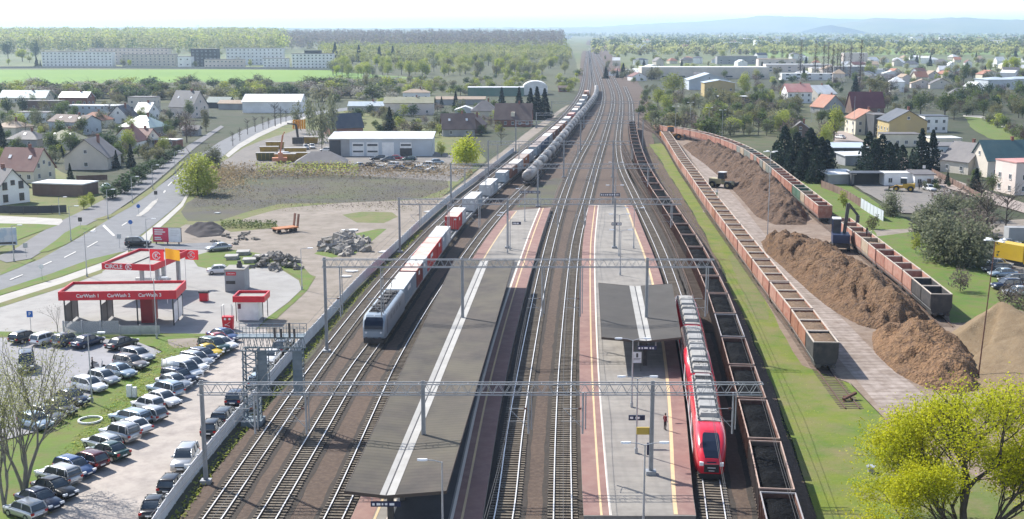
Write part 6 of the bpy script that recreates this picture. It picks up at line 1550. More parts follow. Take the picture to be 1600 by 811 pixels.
# trees one can point at
for a in (('wbush', 309, 303, 231, 'big pale-green willow bush beside the road and the dead scrub', 0.95), ('hbush', 333, 262, 216, 'greyish willow behind the big pale-green one by the road', 0.75), ('purple', 292, 222, 176, 'wide purple-brown bare tree beside the road bend', 1.05), ('olive', 322, 205, 168, 'olive tree rising behind the purple bare tree', 0.8),
          ('spruce', 205, 262, 224, 'dark spruce in front of the white gable house', 1.0), ('spruce', 182, 262, 234, 'dark spruce at the corner of the grey-roofed beige house', 1.0), ('spruce', 110, 279, 254, 'small dark spruce beside the red-brown roofed house', 1.0), ('spruce', 3, 246, 188, 'tall dark spruce at the picture edge by the tan roof', 1.1),
          ('dark', 12, 178, 148, 'dark round tree above the white flat house', 1.0), ('dark', 36, 176, 146, 'dark bushy tree by the brown garages', 1.0), ('fresh', 5, 262, 228, 'yellow-green tree beside the long red-brown roof', 0.9), ('bare', 40, 205, 176, 'bare tree before the white flat-roofed house', 1.0), ('spruce', 97, 244, 226, 'small spruce behind the long red-brown roof', 1.0),
          ('gbush', 484, 220, 150, 'grey-green leafing poplar by the yard crane', 0.34), ('gbush', 503, 233, 132, 'tall pale birch rising beside the white workshop', 0.3), ('gbush', 521, 226, 142, 'slim birch leaning over the slate barn', 0.3), ('gbush', 466, 208, 152, 'slim birch at the bend of the road', 0.34),
          ('spruce', 609, 207, 166, 'tall dark spruce before the white house with the olive roof', 1.1), ('spruce', 712, 167, 142, 'dark spruce near the pale sheds', 1.0), ('spruce', 690, 168, 150, 'small spruce at the corner of the olive-roofed house', 1.0), ('spruce', 680, 168, 152, 'smaller spruce beside the olive-roofed house', 1.0),
          ('spruce', 784, 178, 136, 'tall blue-dark spruce behind the purple-grey hipped roof', 1.0), ('spruce', 811, 180, 136, 'dark spruce before the green hall', 1.05), ('spruce', 829, 184, 137, 'dark spruce behind the brick house', 1.1), ('spruce', 839, 186, 135, 'tallest dark spruce in the row by the tracks', 1.1), ('spruce', 851, 184, 138, 'dark spruce nearest the tracks', 1.2),
          ('ybush', 729, 256, 199, 'bright yellow-green willow beside the fence and tracks', 0.95), ('fresh', 690, 244, 216, 'small pale-green tree at the end of the white workshop', 0.8), ('bare', 783, 227, 190, 'bare dark tree in the garden of the brick house', 0.9), ('bare', 738, 232, 205, 'bare tree beside the yellow-green willow', 0.8),
          ('fresh', 131, 326, 302, 'round green shrub tree at the corner by the side street', 1.1), ('fresh', 143, 322, 297, 'green shrub tree beside the cycle path', 1.0), ('yellow', 35, 96, 68, 'round yellow-green tree beside the apartment estate', 1.3), ('dark', 13, 95, 55, 'dark tall tree standing at the outer edge of the estate', 0.8), ('dark', 56, 94, 58, 'dark tree between the round yellow tree and the estate', 0.7),
          ('spruce', 524, 98, 66, 'dark conifer at the edge of the wood past the last block', 1.1), ('spruce', 561, 97, 70, 'dark conifer in the birch wood edge', 1.1), ('spruce', 593, 99, 72, 'dark conifer among yellow-green trees', 1.1), ('spruce', 614, 97, 72, 'dark conifer farther along the wood edge', 1.1), ('olive', 572, 142, 106, 'slim olive tree in the scrub below the meadow', 0.5),
          ('fresh', 1052, 152, 111, 'broad yellow-green tree before the long factory hall', 1.15), ('fresh', 1164, 151, 112, 'yellow-green tree beside the tan hall', 0.9), ('fresh', 1028, 168, 132, 'green tree beside the tracks below the factory', 0.8), ('spruce', 1006, 107, 92, 'dark conifer beyond the white flat block', 1.2),
          ('fresh', 1303, 220, 164, 'pale-green birch before the brown gabled house', 0.85), ('fresh', 1290, 232, 190, 'paler green tree beside the dark conifers', 0.8), ('pine', 1224, 268, 196, 'tall dark conifer at the end of the dark row', 0.9), ('pine', 1243, 274, 206, 'dark conifer second in the dark row', 1.0), ('pine', 1263, 280, 200, 'dark conifer in the middle of the dark row', 1.0), ('pine', 1281, 282, 214, 'wide dark conifer at the yard end of the dark row', 1.1),
          ('pine', 1366, 276, 217, 'wide dark pine behind the open black shed', 1.05), ('pine', 1388, 278, 222, 'dark pine behind the white site office', 1.0), ('pine', 1408, 276, 226, 'lower dark pine beside the yellow house annexe', 1.0), ('spruce', 1438, 264, 200, 'tall dark spruce before the white flat house', 1.3), ('spruce', 1455, 264, 202, 'tall dark spruce twin nearest the lane fence', 1.2), ('spruce', 1424, 262, 232, 'small spruce at the foot of the tall pair', 1.2),
          ('mid', 1438, 182, 138, 'massive dark green tree behind the yellow house', 1.0), ('mid', 1476, 184, 136, 'massive green tree beside the bright lawn', 1.05), ('mid', 1505, 133, 95, 'tall green tree beyond the gardens', 0.75), ('spruce', 1336, 150, 118, 'dark spruce behind the maroon roof', 1.3), ('spruce', 1259, 104, 88, 'little dark spruce by the works buildings', 1.2), ('spruce', 1453, 103, 86, 'dark spruce by the far field', 1.1),
          ('yellow', 1585, 116, 80, 'bright yellow poplars clump at the far field', 1.0), ('yellow', 1572, 116, 84, 'yellow-green tree beside the bright poplar clump', 0.8), ('olive', 1368, 152, 112, 'brown-green broad tree behind the maroon roof', 1.2), ('purple', 1392, 148, 116, 'purple-brown tree in the gardens', 0.9),
          ('hbush', 1391, 338, 290, 'grey-green round bush tree at the yard wall', 0.9), ('hbush', 1478, 410, 302, 'large grey-green willow thicket before the lane', 0.9), ('hbush', 1454, 376, 305, 'grey-green willow leaning over the yard wall', 0.85), ('hbush', 1514, 418, 318, 'tall grey-green willow above the parked cars', 0.9), ('bare', 1538, 398, 288, 'pale bare tree by the truck park', 0.9), ('bare', 1570, 372, 285, 'pale bare tree near the picture edge', 0.9), ('bare', 1530, 350, 268, 'thin bare tree beside the lane', 0.8),
          ('tbush', 1500, 456, 408, 'round leafless bush on the grass by the emptied wagons', 0.7), ('fbush', 1431, 396, 360, 'slim yellow-green shrub on the grass behind the emptied wagons', 0.55), ('tbush', 1574, 478, 436, 'dark leafless bush by the parked cars', 0.9), ('tbush', 1600, 490, 442, 'dark leafless bush behind the pale chip heap', 0.9), ('fbush', 1318, 325, 296, 'yellowish shrub on the slope behind the far rake', 0.7), ('obush', 1363, 358, 330, 'yellowish shrub by the gravel path', 0.7),
          ('spruce', 1480, 288, 266, 'small clipped conifer in the lane garden', 1.0), ('spruce', 1524, 300, 262, 'dark conifer in front of the teal-roofed house', 1.3), ('mid', 1550, 304, 268, 'dark green shrub tree by the pinkish house', 0.9)):
    tree(a[0], a[1], a[2], a[3], a[4], wid=a[5], parts=a[2] > 150)
for k, (x, b) in enumerate([(1212, 264), (1232, 262), (1236, 276), (1252, 268), (1254, 282), (1272, 272), (1275, 286), (1290, 280), (1376, 270), (1398, 268), (1356, 268)]):
    tree('pine', x, b, None, 'dark conifer crowding among the tall ones by the grey yard', H=rv.uniform(7.5, 11.5), group='dark conifers by the grey yard', parts=True)
for k, (x, b, tp) in enumerate([(1250, 121, 62), (1273, 122, 64), (1286, 123, 67), (1293, 124, 66), (1300, 124, 69), (1307, 125, 68), (1312, 125, 70), (1317, 124, 72), (1328, 122, 66), (1343, 138, 62)]):
    tree('poplar', x, b, tp, f'tall bare poplar, {ORD[k]} in the row counted from the factory end', wid=1.0, group='bare poplars behind the works', parts=True)
for k, (x, b, tp) in enumerate([(387, 210, 180), (399, 206, 176), (411, 202, 176), (420, 200, 178), (430, 197, 152), (439, 194, 158), (447, 191, 166), (364, 228, 200), (375, 220, 192)]):
    tree('thin', x, b, tp, f'thin leafless street tree on the road bend, {ORD[k]} along the verge', group='street trees on the road bend', parts=True)
# dark hedge along the cycle path, garden bushes
for k, (x, y, h) in enumerate([(176, 310, 3.6), (188, 302, 3.8), (200, 294, 3.6), (212, 286, 3.6), (224, 278, 3.4), (236, 270, 3.2), (247, 262, 3.0), (258, 254, 3.0), (268, 247, 2.8), (278, 240, 2.6)]):
    tree('dbush', x, y, None, 'dark shrub of the long hedge beside the cycle path', H=h * 1.25, group='hedge shrubs along the cycle path', name='hedge_shrub', wid=1.5)
r3 = random.Random(33)
def scatter(n, region_fn, keys, hmin, hmax, label, group, name=None, wid=(0.8, 1.2)):
    k = 0; tries = 0
    while k < n and tries < n * 30:
        tries += 1
        x, y = region_fn()
        if x is None: continue
        key = r3.choice(keys); h = r3.uniform(hmin, hmax)
        tree(key, x, y, None, label, H=h, group=group, wid=r3.uniform(*wid), name=name, parts=False); k += 1
U = r3.uniform
scatter(210, lambda: (U(-20, 620), U(136, 160)), ['bush', 'obush', 'obush', 'fbush', 'gbush', 'bush', 'dbush', 'tbush', 'blossom'], 4.5, 10, 'rounded bush in the scrub belt below the crop field', 'bushes below the crop field', 'scrub_bush', (1.2, 2.0))
scatter(95, lambda: (U(500, 770), U(126, 150)), ['bush', 'obush', 'fbush', 'obush', 'fbush', 'blossom'], 3.5, 7.5, 'leafy bush between the meadow and the farm sheds', 'bushes below the meadow', 'meadow_bush', (0.9, 1.5))
def gardens():
    x, y = U(0, 330), U(165, 255)
    return (x, y) if x < 330 - (y - 165) * 0.9 else (None, None)
scatter(150, gardens, ['bush', 'obush', 'dbush', 'fbush', 'tbush', 'gbush', 'blossom'], 2.0, 5.5, 'small garden bush between the town houses', 'garden bushes of the town', 'garden_bush', (0.7, 1.1))
scatter(62, gardens, ['mid', 'dark', 'olive', 'mid', 'bare', 'fresh', 'greygreen'], 5, 9.5, 'garden tree rising between the town houses', 'garden trees of the town', 'yard_tree', (0.8, 1.15))
scatter(75, lambda: (U(545, 780), U(168, 214)), ['bush', 'gbush', 'dbush', 'obush', 'fbush', 'tbush'], 2.5, 6.5, 'garden bush among the houses behind the white workshop', 'garden bushes behind the workshop', 'garden_bush')
scatter(230, lambda: (U(520, 893), U(84, 122)), ['fresh', 'fresh', 'pale', 'fresh', 'pale', 'olive', 'yellow', 'greygreen'], 10, 17, 'spring-green tree of the wood beside the tracks', 'trees of the spring-green wood', 'woodland_tree', (0.8, 1.1))
scatter(60, lambda: (U(740, 905), U(116, 145)), ['fbush', 'obush', 'fbush', 'bush', 'yellow'], 3.5, 7, 'yellow-green bush on the bank by the freight train end', 'bushes by the freight train end', 'bank_bush', (0.9, 1.5))
scatter(75, lambda: (U(-20, 520), U(82, 105)), ['fresh', 'pale', 'fresh', 'olive', 'pale', 'yellow', 'spruce'], 6, 11, 'light green tree standing around the apartment estate', 'trees around the apartment estate', 'estate_tree', (0.9, 1.3))
scatter(150, lambda: (U(1014, 1250), U(152, 214)), ['olive', 'greygreen', 'bush', 'gbush', 'mid', 'bare', 'tbush', 'fresh', 'obush'], 5, 9.5, 'tangled grey-green tree behind the far chip wagons', 'trees behind the far chip wagons', 'thicket_tree', (0.8, 1.2))
scatter(16, lambda: (U(1215, 1300), U(185, 232)), ['gbush', 'tbush', 'bush', 'mid', 'olive'], 4, 8, 'shaggy tree in the gardens by the dark conifers', 'garden trees by the dark conifers', 'garden_tree')
scatter(200, lambda: (U(1180, 1620), U(120, 176)), ['bush', 'gbush', 'olive', 'mid', 'tbush', 'fresh', 'dbush', 'purple', 'greygreen', 'obush', 'blossom'], 4, 8.5, 'garden tree among the houses past the lane', 'garden trees past the lane', 'garden_tree', (0.8, 1.2))
scatter(60, lambda: (U(1490, 1620), U(148, 188)), ['mid', 'olive', 'greygreen', 'purple', 'bush', 'dbush'], 6, 10, 'tree on the bank above the bright lawn', 'trees above the bright lawn', 'bank_tree')
scatter(22, lambda: (lambda t: (1545 + t * 70, 192 + t * 36))(U(0, 1)), ['mid', 'fbush', 'purple', 'bush', 'gbush'], 3, 7, 'shrub beside the curving footpath', 'shrubs beside the footpath', 'path_shrub')
scatter(18, lambda: (U(1420, 1560), U(275, 300)), ['dbush', 'bush', 'tbush', 'gbush'], 1.6, 3.2, 'low garden shrub along the lane fence', 'shrubs along the lane fence', 'lane_shrub', (0.7, 1))
scatter(165, lambda: (U(945, 1620), U(86, 126)), ['fresh', 'pale', 'olive', 'mid', 'fresh', 'greygreen', 'spruce', 'purple'], 6, 12, 'tree among the works and gardens of the far town', 'trees of the far town', 'town_tree', (0.8, 1.3))
scatter(34, lambda: (U(930, 1010), U(95, 150)) if r3.random() < 0.5 else (U(985, 1030), U(130, 200)), ['fbush', 'obush', 'fresh', 'gbush'], 3, 7, 'bush on the outer side of the track curve', 'bushes on the track curve', 'curve_bush') if False else None
scatter(26, lambda: (lambda y: (U(1000, 1024) if y > 140 else U(985, 1020), y))(U(104, 205)), ['fbush', 'obush', 'gbush', 'bush'], 2.5, 6, 'bush along the fence of the outer track curve', 'bushes on the track curve', 'curve_bush')
scatter(14, lambda: (U(1440, 1540), U(325, 400)), ['gbush', 'gbush', 'tbush'], 4, 7, 'grey-green willow bush between the yard and the truck park', 'willow bushes by the truck park', 'willow_bush', (1.0, 1.4))
# reeds and rank growth at the yard edge
rng = np.random.default_rng(5)
def patch(name, n, fx, size, leaf, hmax, label=None, asp=1.6):
    pos = []
    while len(pos) < n:
        x, y, h = fx()
        p = P(x, y); pos.append((p.x, p.y, rng.uniform(0, 1) ** 0.7 * h - 0.1))
    return struct(put(name, mesh_np(name, quads(np.array(pos), size, rng, 1.2, asp), [LEAF[leaf]])), 'stuff')
patch('reeds', 5200, lambda: (U(340, 738), U(262, 279), 1.9), 0.42, 'reed', 1.8)
patch('reeds', 2600, lambda: (r3.gauss(345, 26), min(318, max(258, r3.gauss(279, 11))), 1.5), 0.42, 'reed', 1.5)
patch('undergrowth', 1300, lambda: (U(400, 560), U(262, 275), 2.2), 0.45, 'fresh', 2)
patch('undergrowth', 5000, lambda: (U(300, 700), U(276, 324), 0.35), 0.2, 'purple', 0.4)
patch('undergrowth', 3000, lambda: (U(300, 690), U(285, 330), 0.25), 0.2, 'olive', 0.3)
patch('undergrowth', 900, lambda: (U(345, 432), U(347, 357), 0.8), 0.3, 'mid', 0.8)
patch('weeds', 2600, lambda: (lambda f: (lambda p: (proj(p)[0], proj(p)[1], 0.3))(fp.at(f, U(0.5, 1.6), 0)))(U(2, 160)), 0.22, 'fresh', 0.3)
def in_grass_strip():
    f = U(0, 1); y = 230 + 580 * f * f
    p8 = T8.at(T8.s_at_row(y, 0), U(3.3, 8.5), 0); q = proj(p8)
    return q[0], q[1], 0.16
patch('tall_grass', 7000, in_grass_strip, 0.13, 'fresh', 0.14)
patch('tall_grass', 5000, lambda: (lambda t: (30 + t * 230 + U(-10, 45), 800 - t * 255 + U(-14, 10), 0.18))(U(0, 1)), 0.15, 'fresh', 0.2)

# woods that read as one mass
def wood(name, n, fx, leaf, hmin, hmax, nq, size, wr=0.3, cone=False):
    V = []
    base = rng.normal(size=(nq, 3)); 
    for _ in range(n):
        x, y = fx(); p = P(x, y); h = rng.uniform(hmin, hmax)
        if cone: e = crown_cone(rng, nq, h, h * wr, h * 0.15, size, 0.8).reshape(-1, 3)
        else:
            d = rng.normal(size=(nq, 3)); d /= np.linalg.norm(d, axis=1)[:, None]
            pos = d * np.array([h * wr, h * wr, h * 0.40]) * rng.uniform(0.6, 1.05, nq)[:, None] + np.array([0, 0, h * 0.58])
            e = quads(pos, size, rng, 0.3)
        rise = 16 * math.sin(math.pi * (p.y - 2200) / 2800) if x < 900 and 2200 < p.y < 5000 else 0      # the wooded swell
        V.append(e + np.array([p.x, p.y, rise]))
    return struct(put(name, mesh_np(name, np.concatenate(V), [LEAF[leaf]])), 'stuff')
sq = lambda a, b: a + (b - a) * r3.random() ** 0.7
wood('forest', 900, lambda: (U(-60, 450), sq(50, 83)), 'fresh', 25, 35, 46, 4.2)
wood('forest', 1500, lambda: (U(-60, 430), sq(50, 84)), 'pale', 24, 33, 46, 4)
wood('forest', 160, lambda: (U(-60, 440), sq(54, 84)), 'mid', 24, 32, 46, 4)
wood('forest', 1700, lambda: (U(400, 880), sq(52, 80)), 'twig', 19, 27, 46, 3.0, 0.24)
wood('forest', 420, lambda: (U(400, 885), sq(53, 82)), 'olive', 16, 23, 46, 3.2)
wood('forest', 420, lambda: (U(500, 888), U(79, 100)), 'pale', 12, 18, 70, 2.0, 0.34)
wood('forest', 240, lambda: (U(500, 890), U(78, 92)), 'fresh', 14, 20, 60, 2.6)
wood('distant_woods', 1100, lambda: (U(925, 1660), 50 + 30 * r3.random() ** 1.4), 'mid', 10, 19, 30, 5, 0.5)
wood('distant_woods', 1300, lambda: (U(925, 1660), 50 + 38 * r3.random() ** 1.2), 'pale', 9, 16, 28, 4.4, 0.45)
wood('distant_woods', 700, lambda: (U(540, 930), 49.5 + 9 * r3.random()), 'mid', 10, 18, 22, 5, 0.5)
wood('distant_woods', 700, lambda: (U(925, 1660), 52 + 36 * r3.random() ** 1.2), 'olive', 8, 14, 26, 3.8, 0.42)

# the two near trees, grown branch by branch
def grow(mb, p, d, L, r, depth, tips, rr, spread=0.6, up=0.12, gn=3):
    n = 3; pts = [p]; q = p; dd = d
    for i in range(n):
        dd = (dd + Vector((rr.gauss(0, 0.13), rr.gauss(0, 0.13), rr.gauss(0, 0.08) + up * 0.4))).normalized()
        q = q + dd * (L / n); pts.append(q)
    mb.tube(pts, [r, r * 0.88, r * 0.76, r * 0.66], 7 if depth > 3 else 4 if depth > 1 else 3, caps=False)
    if depth <= 2: tips.extend([(pts[2], dd), (pts[3], dd)])
    if depth == 0: return
    k = gn if depth > 1 else 3
    for j in range(k):
        a = 6.283 * (j + rr.random() * 0.8) / k
        side = dd.orthogonal().normalized(); side.rotate(Matrix.Rotation(a, 3, dd))
        nd = (dd + side * rr.uniform(spread * 0.6, spread * 1.35) + Vector((0, 0, up))).normalized()
        grow(mb, pts[3] if j else pts[2], nd, L * rr.uniform(0.62, 0.86), r * rr.uniform(0.5, 0.66), depth - 1, tips, rr, spread, up, gn)
def near_tree(label, base, trunks, leafm, bark, per_tip, lsize, cl, seed, name='broad_tree', spread=0.62, depth=5, gn=3):
    rr = random.Random(seed); rg = np.random.default_rng(seed)
    mb = MB(); tips = []
    for d, L, r in trunks: grow(mb, Vector((0, 0, -0.3)), Vector(d).normalized(), L, r, depth, tips, rr, spread, 0.12, gn)
    t = thing(name, label, 'tree', base)
    mb.obj('trunk', bark, t, smooth=True)
    tp = np.array([(a.x, a.y, a.z) for a, _ in tips])
    pos = np.repeat(tp, per_tip, axis=0); e = rg.normal(size=pos.shape); pos = pos + e * cl
    put('crown', mesh_np('crown', quads(pos, lsize, rg, 0.5), [LEAF[leafm]]), t)
    return t
q = P(1508, 850)
near_tree('large yellow-green tree with dark branches in the near corner beyond the chip wagons', (q.x, q.y, -0.2), [((-0.10, 0, 1), 4.9, 0.36), ((0.6, -0.2, 1), 4.2, 0.24), ((-0.7, 0.2, 1), 3.9, 0.22), ((0.1, 0.9, 0.7), 3.6, 0.2), ((-0.9, -0.5, 0.7), 3.2, 0.16), ((1, 0.3, 0.6), 3.4, 0.16)], 'yellow', BARK, 20, 0.17, 0.46, 4, gn=3, depth=5)
q = P(38, 775)
near_tree('tall thin many-stemmed tree just leafing out by the parked cars', (q.x, q.y, -0.1), [((0.05, 0, 1), 4.6, 0.2), ((-0.25, 0.1, 1), 4.4, 0.17), ((0.3, 0.1, 1), 4.2, 0.15), ((-0.1, -0.2, 1), 4.2, 0.15)], 'pale', BARKP, 8, 0.13, 0.42, 8, 'slender_tree', 0.42, 4, 3)
q = P(8, 800)
near_tree('second slender tree at the picture edge beside the parked cars', (q.x, q.y, -0.1), [((0.1, 0, 1), 4.0, 0.16), ((-0.2, 0.1, 1), 3.8, 0.13)], 'pale', BARKP, 8, 0.13, 0.42, 12, 'slender_tree', 0.42, 4, 3)
q = P(91, 525)
near_tree('small bare sapling beside the car wash', (q.x, q.y, -0.1), [((0.0, 0, 1), 1.7, 0.06)], 'twig', BARKP, 1, 0.1, 0.2, 15, 'sapling', 0.5, 3, 3)

# ================================================================== cars
PAINT = {n: mat('car_' + n, c, None, rough=0.28, coat=0.6, metal=mt) for n, c, mt in (
    ('black', (0.012, 0.012, 0.014), 0.2), ('navy', (0.015, 0.025, 0.06), 0.3), ('white', (0.72, 0.72, 0.72), 0), ('silver', (0.42, 0.43, 0.44), 0.5), ('grey', (0.14, 0.145, 0.15), 0.4), ('darkgrey', (0.05, 0.053, 0.057), 0.4),
    ('blue', (0.04, 0.08, 0.19), 0.3), ('lightblue', (0.33, 0.41, 0.48), 0.4), ('green', (0.015, 0.05, 0.04), 0.3), ('red', (0.30, 0.015, 0.02), 0.2), ('yellow', (0.65, 0.45, 0.03), 0), ('taupe', (0.25, 0.22, 0.20), 0.4), ('darkred', (0.08, 0.01, 0.014), 0.3))}
M_HUB = mat('alloy_wheel', (0.40, 0.41, 0.42), None, rough=0.35, metal=0.7)
M_TAIL = mat('tail_lamp_red', (0.35, 0.01, 0.01), None, rough=0.25)
CT_ = {  # length, width, belt, height, greenhouse base rear/front, roof rear/front, bonnet height at the nose, boot height
    'hatchback': (4.0, 1.74, 0.92, 1.48, -1.93, 0.95, -1.55, 0.20, 0.72, 0.90), 'saloon': (4.6, 1.78, 0.92, 1.44, -1.60, 1.05, -0.90, 0.25, 0.70, 0.92), 'estate': (4.6, 1.78, 0.92, 1.48, -2.22, 1.05, -1.95, 0.25, 0.70, 0.90),
    'off-roader': (4.5, 1.84, 1.06, 1.70, -2.16, 0.95, -1.9, 0.20, 0.90, 1.0), 'people carrier': (4.5, 1.8, 1.05, 1.72, -2.18, 1.35, -2.0, 0.45, 0.85, 1.0), 'van': (5.0, 1.95, 1.15, 2.05, -2.45, 1.75, -2.4, 0.85, 0.95, 1.1), 'coupe': (4.3, 1.78, 0.88, 1.36, -1.75, 0.85, -0.75, 0.05, 0.68, 0.88)}
def make_car(kind):
    L, W, zb, H, g0, g1, r0, r1, zn, zt = CT_[kind]
    h, w = L / 2, W / 2
    t = thing('parked_car', 'x', 'car')
    mb = MB()
    secs = [(-h, w * 0.86, 0.38, zt * 0.72), (-h + 0.12, w * 0.96, 0.26, zt * 0.97), (-h + 0.5, w, 0.2, zt), (g0 + 0.25 if g0 > -h + 0.8 else -h + 0.9, w, 0.2, zb), (0.0, w, 0.2, zb), (g1, w, 0.2, zb), (h - 0.55, w * 0.97, 0.2, zn + 0.13), (h - 0.15, w * 0.9, 0.26, zn), (h, w * 0.78, 0.36, zn * 0.78)]
    secs.sort()
    sm = []
    for (y0, a0, l0, h0), (y1, a1, l1, h1) in zip(secs, secs[1:]):      # soften the waist line
        for f in (0.0, 0.5): e = f * f * (3 - 2 * f); sm.append((y0 + (y1 - y0) * f, a0 + (a1 - a0) * e, l0 + (l1 - l0) * e, h0 + (h1 - h0) * e))
    secs = sm + [secs[-1]]
    mb.loft([[(-a, y, lo + 0.12), (-a * 0.9, y, lo), (a * 0.9, y, lo), (a * 0.98, y, lo + 0.12), (a, y, hi - 0.3), (a * 0.96, y, hi - 0.08), (a * 0.8, y, hi), (-a * 0.8, y, hi), (-a * 0.96, y, hi - 0.08), (-a, y, hi - 0.3)] for y, a, lo, hi in secs], 0)
    rw, gw = w * 0.76, w * 0.88
    def top(y):                        # roof line: screens rise in a curve to a gently arched roof
        if y < r0: return zb + (H - zb) * math.sin(max(0, (y - g0) / (r0 - g0)) * math.pi / 2) ** 0.85
        if y > r1: return zb + (H - zb) * math.sin(max(0, (g1 - y) / (g1 - r1)) * math.pi / 2) ** 0.85
        return H + 0.03 * math.sin((y - r0) / (r1 - r0) * math.pi)
    def half(z): return gw + (rw - gw) * (z - zb) / (H - zb)
    rg = []
    for k in range(7):
        y = max(g0, r0 - 0.12) + (r1 + 0.08 - max(g0, r0 - 0.12)) * k / 6; z = top(y); a = half(z)
        rg.append([(-a * 1.02, y, z - 0.10), (a * 1.02, y, z - 0.10), (a * 0.98, y, z - 0.02), (a * 0.7, y, z + 0.025), (-a * 0.7, y, z + 0.025), (-a * 0.98, y, z - 0.02)])
    mb.loft(rg, 0)
    for s in (-1, 1):
        for ya, yb in ((g0, r0), (g1, r1)):
            q = []
            for k in range(5): y = ya + (yb - ya) * k / 4; z = top(y) if k else zb; q.append((s * half(z) * 0.99, y, z - 0.03))
            for a, b in zip(q, q[1:]): mb.bar(a, b, 0.09, 0.07)
        m = (r0 + r1) / 2 + 0.1; mb.bar((s * gw * 1.005, m, zb), (s * rw * 1.01, m, H - 0.04), 0.08, 0.05)
        if kind in ('estate', 'off-roader', 'people carrier', 'van'): mb.bar((s * gw * 1.005, m - 1.05, zb), (s * rw * 1.01, m - 0.98, H - 0.04), 0.1, 0.05)
        mb.obox((s * (w + 0.07), g1 - 0.25, zb + 0.05), (0.09, 0, 0), (0, 0.06, 0), (0, 0, 0.07))
    if kind == 'van':
        for s in (-1, 1): mb.hexa([(s * gw - 0.01, -2.35, zb), (s * gw + 0.015, -2.35, zb), (s * gw + 0.015, 0.3, zb), (s * gw - 0.01, 0.3, zb), (s * rw - 0.01, -2.3, H - 0.06), (s * rw + 0.015, -2.3, H - 0.06), (s * rw + 0.015, 0.3, H - 0.06), (s * rw - 0.01, 0.3, H - 0.06)])
    mb.obj('body', PAINT['grey'], t, True)
    gm = MB(); rg = []
    for k in range(15):
        y = g0 + 0.02 + (g1 - g0 - 0.04) * k / 14; z = max(top(y), zb + 0.02); a = half(z) * 0.985
        rg.append([(-gw * 0.985, y, zb - 0.04), (gw * 0.985, y, zb - 0.04), (a, y, zb + (z - zb) * 0.86), (a * 0.8, y, z - 0.01), (-a * 0.8, y, z - 0.01), (-a, y, zb + (z - zb) * 0.86)])
    gm.loft(rg, 0); gm.obj('window_glass', M_GLASS, t)
    R_ = 0.33 if kind in ('off-roader', 'van') else 0.31
    for s in (-1, 1):
        for y in (-h + 0.82, h - 0.85):
            wm = MB(); wm.cyl((s * (w - 0.09), y, R_), (1, 0, 0), R_, 0.22, 14); o = wm.obj('wheel', M_BLACK, t)
            hm = MB(); hm.cyl((s * (w + 0.02), y, R_), (1, 0, 0), R_ * 0.62, 0.03, 10); hm.obj('hubcap', M_HUB, o)
        lm = MB(); lm.obox((s * w * 0.66, h - 0.09, zn - 0.08), (0.2, 0, 0), (0, 0.09, 0), (0, 0, 0.08)); lm.obj('headlight', M_LAMP, t)
        lm = MB(); lm.obox((s * w * 0.78, -h + 0.06, zt * 0.80), (0.14, 0, 0), (0, 0.06, 0), (0, 0, 0.1)); lm.obj('tail_light', M_TAIL, t)
    pm = MB(); pm.box(-0.26, 0.26, -h - 0.02, -h + 0.005, zt * 0.56, zt * 0.56 + 0.12); pm.obj('number_plate', M_WHITE, t)
    pm = MB(); pm.box(-0.26, 0.26, h - 0.005, h + 0.02, 0.42, 0.54); pm.obj('number_plate', M_WHITE, t)
    gm = MB(); gm.box(-w * 0.45, w * 0.45, h - 0.03, h + 0.012, 0.56, zn * 0.76); gm.obj('radiator_grille', M_BLACK, t)
    return t
CARS = {k: make_car(k) for k in CT_}
def car(kind, col, px, py, d, label, group=None, z=None, base=None, scale=None, name=None):
    """d: world direction the car's nose points to"""
    p = base or P(px, py); zz = 0.02 if z is None else z
    o = dup(CARS[kind], (p.x, p.y, zz), math.atan2(-d[0], d[1]) + rnd.uniform(-0.05, 0.05), label, group, scale or (rnd.uniform(0.96, 1.03), rnd.uniform(0.93, 1.04), rnd.uniform(0.95, 1.05)))
    if name: o.name = name
    for c in kids(o):
        if c.name.startswith('body'): paint(c, PAINT[col])
    return o
OUT, IN_ = (0.85, -0.52), (-0.85, 0.52)
G1 = 'cars in the row on the dirt car park'
